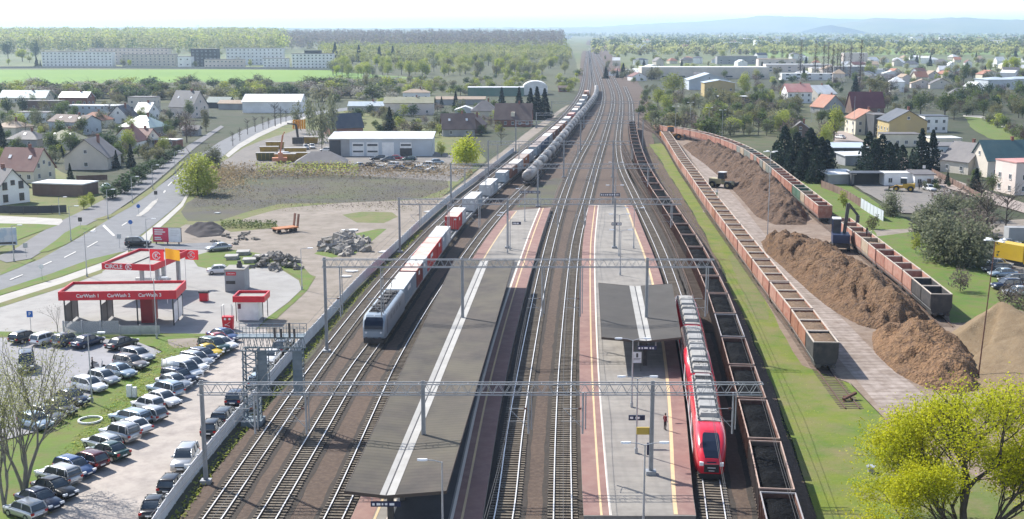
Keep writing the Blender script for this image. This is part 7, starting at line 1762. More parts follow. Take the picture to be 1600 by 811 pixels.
for kd, cl, x, y, d, lb in [
    ('hatchback', 'silver', 40, 806, IN_, 'silver hatchback at the near end of the dirt car park row'), ('saloon', 'navy', 62, 791, OUT, 'dark navy saloon nose-out beside the nearest silver hatchback'), ('saloon', 'black', 86, 773, OUT, 'black saloon nose-out before the silver off-roader'),
    ('off-roader', 'silver', 92, 753, IN_, 'silver off-roader nose-in between two dark cars'), ('hatchback', 'blue', 117, 741, OUT, 'dark blue hatchback nose-out behind the silver off-roader'), ('hatchback', 'darkred', 138, 729, IN_, 'near-black wine-red hatchback nose-in in the row'),
    ('saloon', 'green', 170, 714, IN_, 'dark green saloon with its boot towards the dirt lane'), ('estate', 'silver', 160, 700, IN_, 'silver estate half hidden behind the green saloon'), ('off-roader', 'silver', 188, 687, IN_, 'pale silver off-roader with a spare wheel in the row'),
    ('saloon', 'white', 207, 674, IN_, 'white saloon nose-in behind the pale off-roader'), ('estate', 'lightblue', 204, 660, IN_, 'pale blue estate between two white cars of the row'), ('hatchback', 'silver', 232, 655, IN_, 'silver hatchback level with the white concrete ring'),
    ('hatchback', 'white', 231, 640, IN_, 'white hatchback nose-in near the middle of the row'), ('saloon', 'white', 255, 632, OUT, 'white saloon nose-out towards the dirt lane'), ('off-roader', 'lightblue', 259, 617, IN_, 'pale blue off-roader with red rear lamps'),
    ('saloon', 'silver', 272, 605, OUT, 'silver saloon beside the pale blue off-roader'), ('off-roader', 'navy', 281, 598, OUT, 'navy off-roader in front of the white small van'), ('van', 'white', 286, 590, OUT, 'small white panel van with side windows'),
    ('people carrier', 'white', 298, 580, OUT, 'white people carrier nose-out behind the small van'), ('estate', 'silver', 308, 570, OUT, 'silver estate between the people carrier and the navy car'), ('hatchback', 'navy', 318, 563, OUT, 'navy hatchback just before the yellow coupe'),
    ('coupe', 'yellow', 325, 556, OUT, 'bright yellow coupe in the dirt car park row'), ('off-roader', 'green', 336, 550, OUT, 'dark green off-roader behind the yellow coupe'), ('saloon', 'white', 346, 544, OUT, 'white saloon near the far end of the row'),
    ('coupe', 'red', 341, 538, OUT, 'dark red coupe, second to last of the row'), ('saloon', 'blue', 350, 531, OUT, 'blue saloon at the far end of the row near the red vacuum')]:
    car(kd, cl, x, y, d, lb, G1)
UPD = (0.42, 0.9)
for kd, cl, x, y, d, lb in [
    ('hatchback', 'black', 38, 533, UPD, 'black hatchback at the outer end of the four by the car wash'), ('hatchback', 'white', 72, 536, UPD, 'white hatchback between black and grey cars by the car wash'), ('hatchback', 'grey', 104, 538, UPD, 'dark grey hatchback third of the four by the car wash'),
    ('saloon', 'navy', 137, 540, UPD, 'navy saloon closest to the gap by the car wash'), ('saloon', 'black', 191, 543, UPD, 'lone black saloon on the paved car park by the kerb'), ('van', 'navy', 42, 577, (0.35, -0.93), 'dark blue van with white lettering parked facing the slender trees')]:
    car(kd, cl, x, y, d, lb, 'cars on the paved car park')
for kd, cl, x, y, lb in [('estate', 'silver', 216, 562, 'silver estate at the top of the paved bay row'), ('estate', 'taupe', 205, 574, 'taupe estate beside the top silver one'), ('saloon', 'lightblue', 187, 587, 'pale blue saloon in the paved bay row by the scooter'),
                         ('hatchback', 'silver', 163, 598, 'silver hatchback below the pale blue saloon'), ('estate', 'white', 140, 609, 'whitish estate in the middle of the paved bay row'), ('saloon', 'navy', 112, 630, 'navy saloon at the grass edge of the paved bays'),
                         ('saloon', 'darkgrey', 92, 645, 'dark grey saloon under the slender tree twigs'), ('estate', 'grey', 72, 656, 'mid grey estate seen through the slender tree'), ('hatchback', 'lightblue', 56, 667, 'pale hatchback behind the slender tree stems')]:
    car(kd, cl, x, y, (0.86, -0.5), lb, 'cars in the paved bays')
def along_fence(x, y, s=1):
    i = fp.near(P(x, y)); g = fp.p[min(i + 1, len(fp.p) - 1)] - fp.p[max(i - 1, 0)]; g.normalize(); return (g.x * s, g.y * s)
for kd, cl, x, y, s, lb in [('saloon', 'black', 252, 800, 1, 'black saloon against the fence at the near edge'), ('hatchback', 'black', 279, 765, 1, 'black hatchback against the fence near the tall gantry mast'), ('off-roader', 'silver', 299, 728, -1, 'silver off-roader facing forward beside the gantry mast'),
                            ('hatchback', 'black', 342, 677, 1, 'black hatchback past the gantry mast by the fence'), ('estate', 'darkgrey', 361, 657, 1, 'dark grey-green estate by the fence'), ('hatchback', 'navy', 379, 630, 1, 'dark navy hatchback before the signal bridge leg'),
                            ('hatchback', 'lightblue', 413, 602, 1, 'pale grey car under the signal bridge'), ('estate', 'grey', 421, 585, 1, 'grey estate beside the signal bridge leg'), ('coupe', 'white', 433, 565, -1, 'white car facing forward under the signal bridge'), ('saloon', 'black', 449, 550, 1, 'black saloon seen below the signal bridge truss'), ('hatchback', 'white', 455, 540, 1, 'white hatchback farthest along the fence')]:
    car(kd, cl, x - 9, y, along_fence(x, y, s), lb, 'cars along the railway fence')
car('off-roader', 'black', 216, 385, (0.98, 0.1), 'black off-roader turning off the main road by the billboard')
car('saloon', 'silver', 342, 391, (-0.8, -0.5), 'silver saloon on the forecourt entry past the billboard')
car('saloon', 'white', 345, 427, (0.95, 0.2), 'white car half hidden behind the grey service block')
car('van', 'white', 440, 249, (-0.8, -0.6), 'white van parked before the yellow skips', scale=1.1)
car('estate', 'white', 510, 237, (-0.9, 0.3), 'white estate at the dark bay of the workshop')
car('hatchback', 'white', 488, 232, (0.3, -0.9), 'small white car beneath the tall birches'); car('hatchback', 'silver', 478, 233, (0.3, -0.9), 'pale car beside the small white one beneath the birches')
rs = random.Random(12)
sc_cols = ['black', 'silver', 'white', 'navy', 'darkgrey', 'silver', 'white', 'red', 'grey', 'black', 'lightblue', 'white', 'green', 'silver']
sc_kind = ['hatchback', 'saloon', 'estate', 'saloon', 'hatchback', 'estate', 'people carrier', 'hatchback', 'saloon', 'estate', 'hatchback', 'saloon', 'estate', 'saloon']
for k, (x, y) in enumerate([(582, 262), (598, 266), (612, 261), (626, 266), (640, 261), (652, 267), (668, 262), (622, 250), (606, 252), (590, 251), (684, 256), (676, 268), (640, 252), (560, 262)]):
    c_ = sc_cols[k]; w_ = ['nearest the reeds', 'before the workshop doors', 'beside the willow', 'near the yard shelter'][0 if y > 262 else 1 if y < 255 else 2 if x > 650 else 3]
    car(sc_kind[k], c_, x, y, (rs.choice((-1, 1)) * 0.95, rs.uniform(-0.4, 0.4)), f'scrapped {c_.replace("darkgrey", "dark grey").replace("lightblue", "pale blue")} {sc_kind[k]} in the junk row {w_}', 'scrapped cars before the workshop', z=0.1)
for kd, cl, x, y, d, lb in [('saloon', 'white', 1561, 417, (0.85, -0.5), 'white saloon beside the yellow lorry'), ('estate', 'darkgrey', 1557, 425, (-0.95, -0.1), 'dark grey estate in front of the white saloon'), ('saloon', 'lightblue', 1567, 432, (-0.95, -0.1), 'pale blue saloon in the middle of the truck park row'), ('estate', 'darkgrey', 1582, 442, (-0.95, -0.1), 'dark green-grey estate at the truck park edge'),
                            ('off-roader', 'navy', 1572, 452, (-0.95, -0.1), 'navy off-roader below the dark estate'), ('saloon', 'silver', 1590, 461, (-0.95, -0.1), 'silver saloon lowest in the truck park row'), ('saloon', 'silver', 1575, 384, (0.9, 0.1), 'silver saloon beyond the yellow lorry'), ('saloon', 'white', 1313, 217, (-0.5, 0.85), 'white car on the lane by the pale-green birch'), ('estate', 'white', 1452, 298, (0.1, -0.98), 'white and green patrol estate beside the small cabin')]:
    car(kd, cl, x, y, d, lb, 'cars beyond the chip wagons')
for k in CARS.values(): trash(k)
# lettering on the dark blue van's side
p = P(42, 577)

# ================================================================== filling station, car wash, boards
def text(par, name, s, size, m, loc, rot=(R(90), 0, 0), bold=0.02):
    cu = bpy.data.curves.new(name, 'FONT'); cu.body = s; cu.size = size; cu.align_x = 'CENTER'; cu.align_y = 'CENTER'; cu.extrude = 0.008; cu.offset = bold * size
    o = bpy.data.objects.new(name, cu); C.objects.link(o)
    me = bpy.data.meshes.new_from_object(o.evaluated_get(bpy.context.evaluated_depsgraph_get()))
    bpy.data.objects.remove(o); me.materials.clear(); me.materials.append(m)
    q = put(name, me, par, loc); q.rotation_euler = rot
    return q
def emblem(par, r, loc, rot=(R(90), 0, 0)):
    """ring with a K-like letter in it"""
    mb = MB(); n = 24
    for k in range(n):
        if k in (23, 0): continue
        a, b = 2 * math.pi * k / n, 2 * math.pi * (k + 1) / n
        i, o = r * 0.78, r
        mb.hexa([(i * math.cos(a), i * math.sin(a), 0), (o * math.cos(a), o * math.sin(a), 0), (o * math.cos(b), o * math.sin(b), 0), (i * math.cos(b), i * math.sin(b), 0), (i * math.cos(a), i * math.sin(a), 0.015), (o * math.cos(a), o * math.sin(a), 0.015), (o * math.cos(b), o * math.sin(b), 0.015), (i * math.cos(b), i * math.sin(b), 0.015)])
    q = mb.obj('emblem_ring', M_WHITE, par); q.location = loc; q.rotation_euler = rot
    text(par, 'emblem_letter', 'K', r * 1.35, M_WHITE, loc, rot, 0.03)
M_GRAVELROOF = mat('gravel_flat_roof', (0.36, 0.34, 0.31), (0.30, 0.285, 0.265), 0.6, 0.9, c3=(0.26, 0.25, 0.23), s3=1.5)
M_REDDK = mat('red_fascia_top', (0.20, 0.02, 0.03), None, rough=0.5)
def fascia_roof(t, w, d, z0, z1, colm=None):
    mb = MB(); T_ = 0.18
    mb.box(-w / 2, w / 2, -d / 2, -d / 2 + T_, z0, z1); mb.box(-w / 2, w / 2, d / 2 - T_, d / 2, z0, z1)
    mb.box(-w / 2, -w / 2 + T_, -d / 2 + T_, d / 2 - T_, z0, z1); mb.box(w / 2 - T_, w / 2, -d / 2 + T_, d / 2 - T_, z0, z1)
    f = mb.obj('fascia', M_RED, t)
    mb = MB(); mb.box(-w / 2 + T_, w / 2 - T_, -d / 2 + T_, d / 2 - T_, z0 + 0.05, z1 - 0.35); mb.obj('flat_roof', M_GRAVELROOF, t)
    return f
a, b = P(103, 511), P(272, 508.5)
wd = (b - a).length; rz = math.atan2(b.y - a.y, b.x - a.x); ctr = (a + b) / 2 + Vector((-math.sin(rz), math.cos(rz), 0)) * 2.9
t = thing('car_wash', 'self-service car wash with three open bays under a red-edged flat roof', 'car wash', (ctr.x, ctr.y, 0.02), rz)
f = fascia_roof(t, wd + 1.2, 6.8, 3.75, 4.95)
for x, s in ((-wd * 0.27, 'CarWash 1'), (0.2, 'CarWash 2'), (wd * 0.30, 'CarWash 3')): text(f, 'lettering', s, 0.66, M_WHITE, (x, -3.42, 4.35))
for x in (-wd / 2, -wd / 6, wd / 6, wd / 2):
    for y in (-2.9, 0, 2.9):
        mb = MB(); mb.box(x - 0.08, x + 0.08, y - 0.08, y + 0.08, 0, 3.8); mb.obj('post', M_DARKSTEEL, t)
M_PANEL = mat('dark_bay_panel', (0.16, 0.155, 0.16), (0.12, 0.115, 0.12), 0.8, 0.5)
for k, x in enumerate((-wd / 2, -wd / 6, wd / 2)):
    mb = MB(); mb.box(x - 0.03, x + 0.03, -2.8, 2.8, 0.25, 2.9); mb.obj('bay_screen', M_WHITE if k == 2 else M_PANEL, t)
mb = MB(); mb.box(wd / 6 + 0.1, wd / 6 + 1.7, -1.5, 1.6, 0.05, 3.3); mb.obj('pump_cabinet', mat('dark_red_cabinet', (0.28, 0.03, 0.03), (0.22, 0.03, 0.03), 0.5, 0.6), t)
for x in (-wd / 3, 0, wd / 3):
    mb = MB(); mb.bar((x - 0.3, -1.2, 3.4), (x + 1.6, 0.6, 3.45), 0.06); mb.obj('spray_boom', M_STEEL, t)
# fuel canopy
zf = 5.7
fl, fr, bl = P(155, 413, zf), P(243, 412, zf), P(214, 390, zf)
rz = math.atan2(fr.y - fl.y, fr.x - fl.x); w_ = (fr - fl).length; d_ = (bl - fl).length
ctr = fl + (fr - fl) / 2 + (bl - fl) / 2; yaw = rz
t = thing('fuel_canopy', 'flat filling station canopy with red edges and grey top behind the car wash', 'canopy', (ctr.x, ctr.y, 0.02), math.atan2((bl - fl).y, (bl - fl).x) - math.pi / 2)
f = fascia_roof(t, w_, d_, 4.75, zf)
text(f, 'lettering', 'CIRCLE', 0.85, M_WHITE, (-w_ * 0.27, -d_ / 2 - 0.03, 5.22)); emblem(f, 0.5, (w_ * 0.02, -d_ / 2 - 0.03, 5.22))
for x, y in ((w_ * 0.12, -d_ * 0.3), (w_ * 0.42, -d_ * 0.3), (w_ * 0.12, d_ * 0.3), (w_ * 0.42, d_ * 0.3)):
    mb = MB(); mb.box(x - 0.25, x + 0.25, y - 0.25, y + 0.25, 0, 4.8); mb.obj('column', M_STEEL, t)
mb = MB(); mb.box(-0.06, 0.06, -d_ / 2 + 0.2, d_ / 2 - 0.2, 5.36, 5.48); mb.obj('roof_joint', M_DARKSTEEL, t)
for k, (x, y) in enumerate([(219, 455), (232, 456), (254, 452), (262, 456)]):
    q = P(x, y); o = thing('fuel_pump', ['grey and red fuel pump under the canopy, nearest the column', 'second fuel pump under the canopy by the waste bin', 'red fuel pump standing clear of the canopy', 'red fuel pump at the forecourt side of the flags'][k], 'fuel pump', (q.x, q.y, 0.02), 0, 'fuel pumps')
    mb = MB(); mb.box(-0.5, 0.5, -0.28, 0.28, 0, 1.5); mb.obj('cabinet', M_RED if k > 1 else M_STEEL, o)
    mb = MB(); mb.box(-0.55, 0.55, -0.3, 0.3, 1.503, 2.1); mb.obj('display_head', M_WHITE, o)
    mb = MB(); mb.tube([(0.52, 0, 1.6), (0.75, 0, 1.0), (0.55, 0, 0.5)], 0.04, 5); mb.obj('hose', M_BLACK, o)
# grey service block with a red sign
a, b = P(352, 456), P(382, 456.5)
w_ = (b - a).length; t = thing('service_block', 'grey cubic service block with a small red sign and roof machine', 'service building', ((a.x + b.x) / 2, a.y + 1.8, 0.02), 0)
mb = MB(); mb.box(-w_ / 2, w_ / 2, -1.8, 1.8, 0, 3.3); mb.obj('wall', WALLC['grey'], t)
mb = MB(); mb.box(-w_ / 2 - 0.08, w_ / 2 + 0.08, -1.88, 1.88, 3.303, 3.5); ro = mb.obj('roof', M_GRAVELROOF, t)
mb = MB(); mb.box(0.1, 0.8, -0.5, 0.4, 3.5, 4.1); mb.cyl((0.45, -0.05, 4.3), (0, 0, 1), 0.3, 0.4, 10); mb.obj('roof_machine', M_DARKSTEEL, ro)
mb = MB(); mb.box(-1.25, 0.25, -1.86, -1.803, 2.55, 3.1); o = mb.obj('sign_panel', M_RED, t)
text(o, 'lettering', 'CIRCLE K', 0.28, M_WHITE, (-0.5, -1.87, 2.83))
mb = MB(); mb.box(-1.3, 0.1, -1.84, -1.803, 1.2, 1.7); mb.obj('info_panel', M_DARKSTEEL, t)
# kiosk with red roof edge
a, b = P(370, 502), P(412, 501.5); w_ = (b - a).length
t = thing('payment_kiosk', 'small white kiosk with a red-edged roof and corner posts', 'kiosk', ((a.x + b.x) / 2, a.y + 1.5, 0.02), 0)
mb = MB(); mb.box(-w_ / 2 + 0.1, w_ / 2 - 0.7, -1.3, 1.4, 0.05, 2.75); mb.obj('wall', M_WHITE, t)
fascia_roof(t, w_ + 0.7, 3.9, 2.75, 3.6)
for x in (-w_ / 2, w_ / 2):
    for y in (-1.6, 1.6): mb = MB(); mb.box(x - 0.05, x + 0.05, y - 0.05, y + 0.05, 0, 2.8); mb.obj('post', M_DARKSTEEL, t)
mb = MB(); mb.box(-w_ / 2 + 0.2, -w_ / 2 + 0.6, -1.34, -1.303, 1.7, 2.4); mb.obj('window', M_GLASS, t)
# vacuum machine
q = P(357, 514); t = thing('vacuum_machine', 'red vacuum machine with white markings and hose arms beside the kiosk', 'vacuum machine', (q.x, q.y, 0.02), 0)
mb = MB(); mb.hexa([(-0.65, -0.4, 0), (0.65, -0.4, 0), (0.65, 0.4, 0), (-0.65, 0.4, 0), (-0.75, -0.45, 1.75), (0.75, -0.45, 1.75), (0.75, 0.45, 1.75), (-0.75, 0.45, 1.75)]); mb.obj('cabinet', M_RED, t)
mb = MB(); mb.cyl((-0.3, -0.47, 1.45), (0, 1, 0), 0.16, 0.03, 10); mb.cyl((0.3, -0.47, 1.45), (0, 1, 0), 0.16, 0.03, 10); mb.bar((-0.35, -0.46, 0.55), (0.35, -0.46, 1.05), 0.12, 0.04); mb.bar((-0.35, -0.46, 0.75), (0.3, -0.46, 0.45), 0.1, 0.04); mb.obj('white_marking', M_WHITE, t)
for x in (-0.5, 0.5): mb = MB(); mb.tube([(x, 0, 1.75), (x, 0, 3.4), (x * 1.5, -0.3, 3.2), (x * 1.5, -0.35, 1.5)], 0.04, 5); mb.obj('hose_arm', M_STEEL, t)
q = P(319, 470); t = thing('air_station', 'low red air and water station on the forecourt', 'air station', (q.x, q.y, 0.02), 0)
mb = MB(); mb.box(-0.6, 0.6, -0.4, 0.4, 0, 1.2); mb.obj('cabinet', M_RED, t); mb = MB(); mb.box(-0.7, 0.7, -0.45, 0.45, 1.203, 1.5); mb.obj('lid', M_DARKSTEEL, t)
# flags
def flag(x, yb, col, rd, label, em):
    q = P(x, yb); t = thing('flag', label, 'flag', (q.x, q.y, 0), 0, 'flags at the filling station')
    zt_ = height_at(q, 390 if em else 388)
    mb = MB(); mb.tube([(0, 0, 0), (0, 0, zt_ + 0.1)], [0.06, 0.035], 6); mb.obj('flagpole', M_WHITE, t)
    mb = MB(); n = 8; w = 2.1; h = 1.55; v0 = len(mb.v)
    for i in range(n + 1):
        u = i / n; y = 0.22 * math.sin(u * 6 + rd) * u - u * 0.25; dz = -0.35 * u * u if not em else -0.08 * u
        mb.v += [(0.05 + u * w, y, zt_ - h + dz), (0.05 + u * w, y, zt_ + dz)]
    for i in range(n): mb.f.append((2 * i, 2 * i + 2, 2 * i + 3, 2 * i + 1)); mb.m.append(0)
    cl = mb.obj('flag_cloth', mat('flag_' + col, {'red': (0.62, 0.04, 0.05), 'orange': (0.75, 0.38, 0.03)}[col], None, rough=0.7, tl=0.35), t)
    if em: emblem(cl, 0.6, (1.1, -0.36, zt_ - 0.82))
flag(238, 478, 'red', 0.4, 'red flag with a white ringed letter, nearest the car wash canopy', True); flag(262, 474, 'orange', 1.7, 'orange flag flying between two red ones', False); flag(291, 446, 'red', 2.6, 'red flag with a white ringed letter beside the forecourt grass', True)
# billboards
q = P(262, 381); t = thing('billboard', 'billboard half red with white lines and half white, by the dark earth heap', 'billboard', (q.x, q.y, -0.1), R(-6))
mb = MB(); mb.box(-2.75, 2.75, -0.12, 0.12, 0.45, 3.2); mb.obj('board', M_DARKSTEEL, t)
mb = MB(); mb.box(-2.7, 0.3, -0.15, -0.123, 0.5, 3.15); rp = mb.obj('red_poster', mat('poster_red', (0.62, 0.05, 0.10), (0.56, 0.05, 0.10), 0.5, 0.6), t)
mb = MB(); mb.box(0.303, 2.7, -0.15, -0.123, 0.5, 3.15); wp = mb.obj('white_poster', M_WHITE, t)
for k, (x0, x1, z) in enumerate([(-2.4, -0.7, 2.75), (-2.4, -0.3, 2.35), (-2.4, -0.9, 1.95), (-2.4, -1.2, 1.3), (-2.4, -1.0, 0.95)]): mb = MB(); mb.box(x0, x1, -0.165, -0.152, z - 0.1, z + 0.12); mb.obj('text_line', M_WHITE, rp)
for k, (x0, x1, z) in enumerate([(0.7, 2.3, 2.6), (0.7, 2.4, 2.2), (0.7, 1.9, 1.8)]): mb = MB(); mb.box(x0, x1, -0.165, -0.152, z - 0.05, z + 0.05); mb.obj('text_line', mat('pale_grey_print', (0.5, 0.5, 0.5), None), wp)
for x in (-2.2, 0, 2.2): mb = MB(); mb.box(x - 0.08, x + 0.08, -0.1, 0.1, -0.1, 0.45); mb.obj('post', M_DARKSTEEL, t)
q = P(4, 391); t = thing('billboard', 'pale blue and white billboard cut by the picture edge beside the side street', 'billboard', (q.x, q.y, -0.1), R(12))
mb = MB(); mb.box(-2.6, 2.6, -0.1, 0.1, 1.0, 4.2); mb.obj('board', mat('pale_blue_poster', (0.42, 0.5, 0.58), (0.6, 0.62, 0.64), 0.5, 0.6, lo=0.45, hi=0.55), t)
mb = MB()
mb.box(-2.4, 2.4, -0.13, -0.103, 1.2, 1.6); mb.obj('text_line', M_DARKSTEEL, t)
for x in (-2, 2): mb = MB(); mb.box(x - 0.1, x + 0.1, -0.08, 0.08, -0.1, 1.0); mb.obj('post', M_DARKSTEEL, t)
# road signs
M_BLUES = mat('blue_road_sign', (0.02, 0.12, 0.42), None, rough=0.4)
def rsign(x, y, h, lb, kind, m):
    q = P(x, y); t = thing('road_sign', lb, 'road sign', (q.x, q.y, -0.05))
    mb = MB(); mb.tube([(0, 0, 0), (0, 0, h)], 0.04, 6); mb.obj('post', M_STEEL, t)
    mb = MB()
    if kind == 'disc': mb.cyl((0, -0.06, h - 0.4), (0, 1, 0), 0.42, 0.03, 16)
    else: mb.box(-0.4, 0.4, -0.08, -0.05, h - 0.85, h)
    o = mb.obj('sign_plate', m, t)
    return t, o
t, o = rsign(205, 367, 3.0, 'round blue sign on the road by the billboard', 'disc', M_BLUES); mb = MB(); mb.bar((-0.12, -0.085, 2.4), (0.18, -0.085, 2.75), 0.1, 0.01); mb.obj('arrow', M_WHITE, o)
t, o = rsign(49, 522, 3.2, 'square blue parking sign by the car wash', 'square', M_BLUES); text(o, 'lettering', 'P', 0.6, M_WHITE, (0, -0.09, 2.78))
rsign(41, 402, 2.6, 'small sign seen from behind on the verge', 'square', M_STEEL); rsign(126, 356, 2.2, 'small sign on the verge by the side street', 'square', M_DARKSTEEL); rsign(244, 314, 2.4, 'sign at the far tip of the traffic island', 'square', M_DARKSTEEL); rsign(217, 336, 2.4, 'sign at the near tip of the traffic island', 'disc', M_BLUES)
rsign(66, 437, 2.6, 'round pale sign on the verge beside the pale pavement', 'disc', M_LAMP); rsign(187, 387, 2.6, 'pale sign at the filling station turning', 'square', M_STEEL); rsign(1443, 275, 3.0, 'white board sign beside the lane', 'square', M_WHITE)
# street lamps
def street_lamp(h, arm=1.2, hd=1):
    t = thing('street_lamp', 'x', 'street lamp'); mb = MB(); mb.tube([(0, 0, 0), (0, 0, h)], [0.09, 0.05], 7); mb.box(-0.12, 0.12, -0.12, 0.12, 0, 0.6); mb.obj('pole', M_STEEL, t)
    for k in range(hd):
        a = k * 2 * math.pi / max(hd, 1); d = Vector((math.cos(a), math.sin(a), 0)); mb = MB(); mb.tube([(0, 0, h), tuple(d * arm + Vector((0, 0, h + 0.15)))], 0.035, 5); o = mb.obj('arm', M_STEEL, t)
        mb = MB(); c = d * (arm + 0.25) + Vector((0, 0, h + 0.14)); mb.obox(c, d * 0.4, d.orthogonal().normalized() * 0.0 + Vector((-d.y, d.x, 0)) * 0.17, (0, 0, 0.07)); mb.obj('lamp_head', M_LAMP, o)
    return t
for x, yb, yt, lb in ((22, 408, 352, 'street lamp on the verge by the pale billboard'), (111, 376, 322, 'street lamp on the verge at the side street mouth'), (169, 342, 296, 'street lamp beside the cycle path across from the traffic island'), (207, 317, 276, 'street lamp beside the hedge of dark shrubs'), (239, 296, 258, 'street lamp farther up the cycle path'), (274, 270, 236, 'street lamp by the pale-green willow bush'),
                      (136, 432, 362, 'tall slim lamp between the road and the pale pavement'), (144, 628, 520, 'tall lamp among the cars of the paved bays'), (230, 390, 342, 'lamp beside the billboard turning'), (245, 528, 434, 'slim lamp rising in front of the car wash'), (472, 452, 388, 'slim lamp on the curved forecourt kerb'), (93, 335, 308, 'short lamp by the dark garden fence')):
    q = P(x, yb); L_ = street_lamp(max(3, height_at(q, yt))); L_.location = (q.x, q.y, -0.1); L_['label'] = lb; L_['group'] = 'street lamps'
for x, yb, yt, lb, hd, lean in ((1199, 372, 237, 'tall four-headed floodlight mast between the first two chip heaps', 4, 0.0), (1528, 592, 376, 'tall rusty floodlight mast in front of the pale chip heap', 4, 0.06), (1055, 212, 166, 'slim floodlight mast by the tracks at the yard throat', 2, 0), (1078, 205, 160, 'floodlight mast behind the orange loader', 2, 0), (1107, 212, 168, 'floodlight mast beside the curve of the far rake', 2, 0), (1128, 214, 172, 'last floodlight mast behind the far rake', 2, 0), (1333, 212, 150, 'tall concrete pole on the lane', 0, 0), (1268, 190, 155, 'concrete pole in the bushes by the brown gabled house', 0, 0)):
    q = P(x, yb); L_ = street_lamp(height_at(q, yt), 0.8, hd); L_.location = (q.x, q.y, -0.1); L_.name = 'floodlight_mast' if hd else 'concrete_pole'; L_['label'] = lb; L_['category'] = 'floodlight mast' if hd else 'pole'; L_.rotation_euler = (0, lean, 0.3)
    if lean:
        for c_ in kids(L_):
            if c_.name.startswith('pole'): paint(c_, RUSTC)

# ================================================================== heaps and rubble
CHIP = mat('brown_bark_chips', (0.173, 0.0962, 0.0511), (0.0663, 0.0396, 0.0255), 0.5, 0.95, c3=(0.238, 0.146, 0.0765), s3=2.6, bump=0.8, bscale=2.4, pos=True, detail=8)
CHIPT = mat('tan_bark_chips', (0.216, 0.119, 0.0607), (0.0829, 0.0489, 0.0304), 0.5, 0.95, c3=(0.299, 0.181, 0.0912), s3=2.6, bump=0.8, bscale=2.4, pos=True, detail=8)
CHIPD = mat('dark_bark_chips', (0.111, 0.067, 0.0423), (0.0537, 0.0342, 0.0248), 0.5, 0.95, c3=(0.158, 0.0966, 0.0606), s3=1.1, bump=0.8, bscale=1.6, pos=True, detail=8)
CHIPL = mat('pale_wood_chips', (0.186, 0.132, 0.0745), (0.15, 0.105, 0.0607), 0.3, 0.95, c3=(0.216, 0.162, 0.0966), s3=1.2, bump=0.12, bscale=5, pos=True, detail=8)
def heap(name, label, cat, foot, ridge, hs, m, rough=0.5, seed=1.0, res=0.34, smooth_=False):
    """mound on the traced foot polygon: height grows from the edge, along a ridge of given heights"""
    F = [P(x, y) for x, y in foot]; Rg = [P(x, y) for x, y in ridge]
    ctr = sum(Rg, Vector()) / len(Rg)
    x0, x1 = min(p.x for p in F), max(p.x for p in F); y0, y1 = min(p.y for p in F), max(p.y for p in F)
    nx, ny = max(6, int((x1 - x0) / res)), max(6, int((y1 - y0) / (res * 1.3)))
    fa = np.array([(p.x, p.y) for p in F])
    def seg(px, py, a, b):
        ab = b - a; t = np.clip(((px - a[0]) * ab[0] + (py - a[1]) * ab[1]) / (ab @ ab + 1e-9), 0, 1)
        return np.hypot(px - a[0] - t * ab[0], py - a[1] - t * ab[1]), t
    gx, gy = np.meshgrid(np.linspace(x0, x1, nx + 1), np.linspace(y0, y1, ny + 1))
    ins = np.zeros_like(gx, bool); dist = np.full_like(gx, 1e9)
    for i in range(len(fa)):
        a, b = fa[i], fa[(i + 1) % len(fa)]
        dist = np.minimum(dist, seg(gx, gy, a, b)[0])
        c = ((a[1] > gy) != (b[1] > gy)) & (gx < (b[0] - a[0]) * (gy - a[1]) / (b[1] - a[1] + 1e-12) + a[0]); ins ^= c
    rd = np.full_like(gx, 1e9); rh = np.zeros_like(gx)
    for i in range(len(Rg) - 1):
        d, t = seg(gx, gy, np.array(Rg[i][:2]), np.array(Rg[i + 1][:2])); h = hs[i] + (hs[i + 1] - hs[i]) * t
        rh = np.where(d < rd, h, rh); rd = np.minimum(rd, d)
    g = dist / (dist + rd + 1e-6)
    mb = MB()
    for j in range(ny + 1):
        for i in range(nx + 1):
            z = -0.3
            if ins[j, i]:
                X, Y = gx[j, i], gy[j, i]; f = g[j, i]
                nb = mnoise.noise(Vector((X * 0.22, Y * 0.12, seed))) + 0.55 * mnoise.noise(Vector((X * 0.6, Y * 0.35, seed + 4)))
                wq = 1.3 * mnoise.noise(Vector((X * 0.3, Y * 0.2, seed + 7))); rg_ = 1 - abs(mnoise.noise(Vector((X * 0.38 + wq, Y * 0.2 + wq, seed + 9)))) * 2.4
                z = rh[j, i] * (f ** 0.85) * (1 + rough * 0.55 * nb) + rough * 0.95 * rg_ * min(1, f * 3) + rough * 0.5 * mnoise.noise(Vector((X * 1.7, Y * 1.2, seed))) * min(1, f * 4) - 0.05
            mb.v.append((gx[j, i] - ctr.x, gy[j, i] - ctr.y, z))
    w = nx + 1
    for j in range(ny):
        for i in range(nx):
            q = (j * w + i, j * w + i + 1, (j + 1) * w + i + 1, (j + 1) * w + i)
            if any(ins[a // w, a % w] for a in q): mb.f.append(q); mb.m.append(0)
    o = mb.obj(name, m, None, True); o.location = (ctr.x, ctr.y, 0); o.location.z = 0
    return tag(o, label, cat)
heap('wood_chip_heap', 'long reddish-brown chip heap nearest the orange loader, beside the far rake', 'chip heap', [(1066, 228), (1090, 222), (1120, 226), (1160, 246), (1200, 276), (1240, 310), (1262, 338), (1262, 352), (1210, 352), (1180, 338), (1158, 312), (1130, 282), (1100, 256), (1080, 242)], [(1082, 231), (1120, 244), (1160, 272), (1205, 310), (1238, 340)], [2.2, 3.6, 4.4, 4.6, 3.6], CHIPD, 0.7, 2.0)
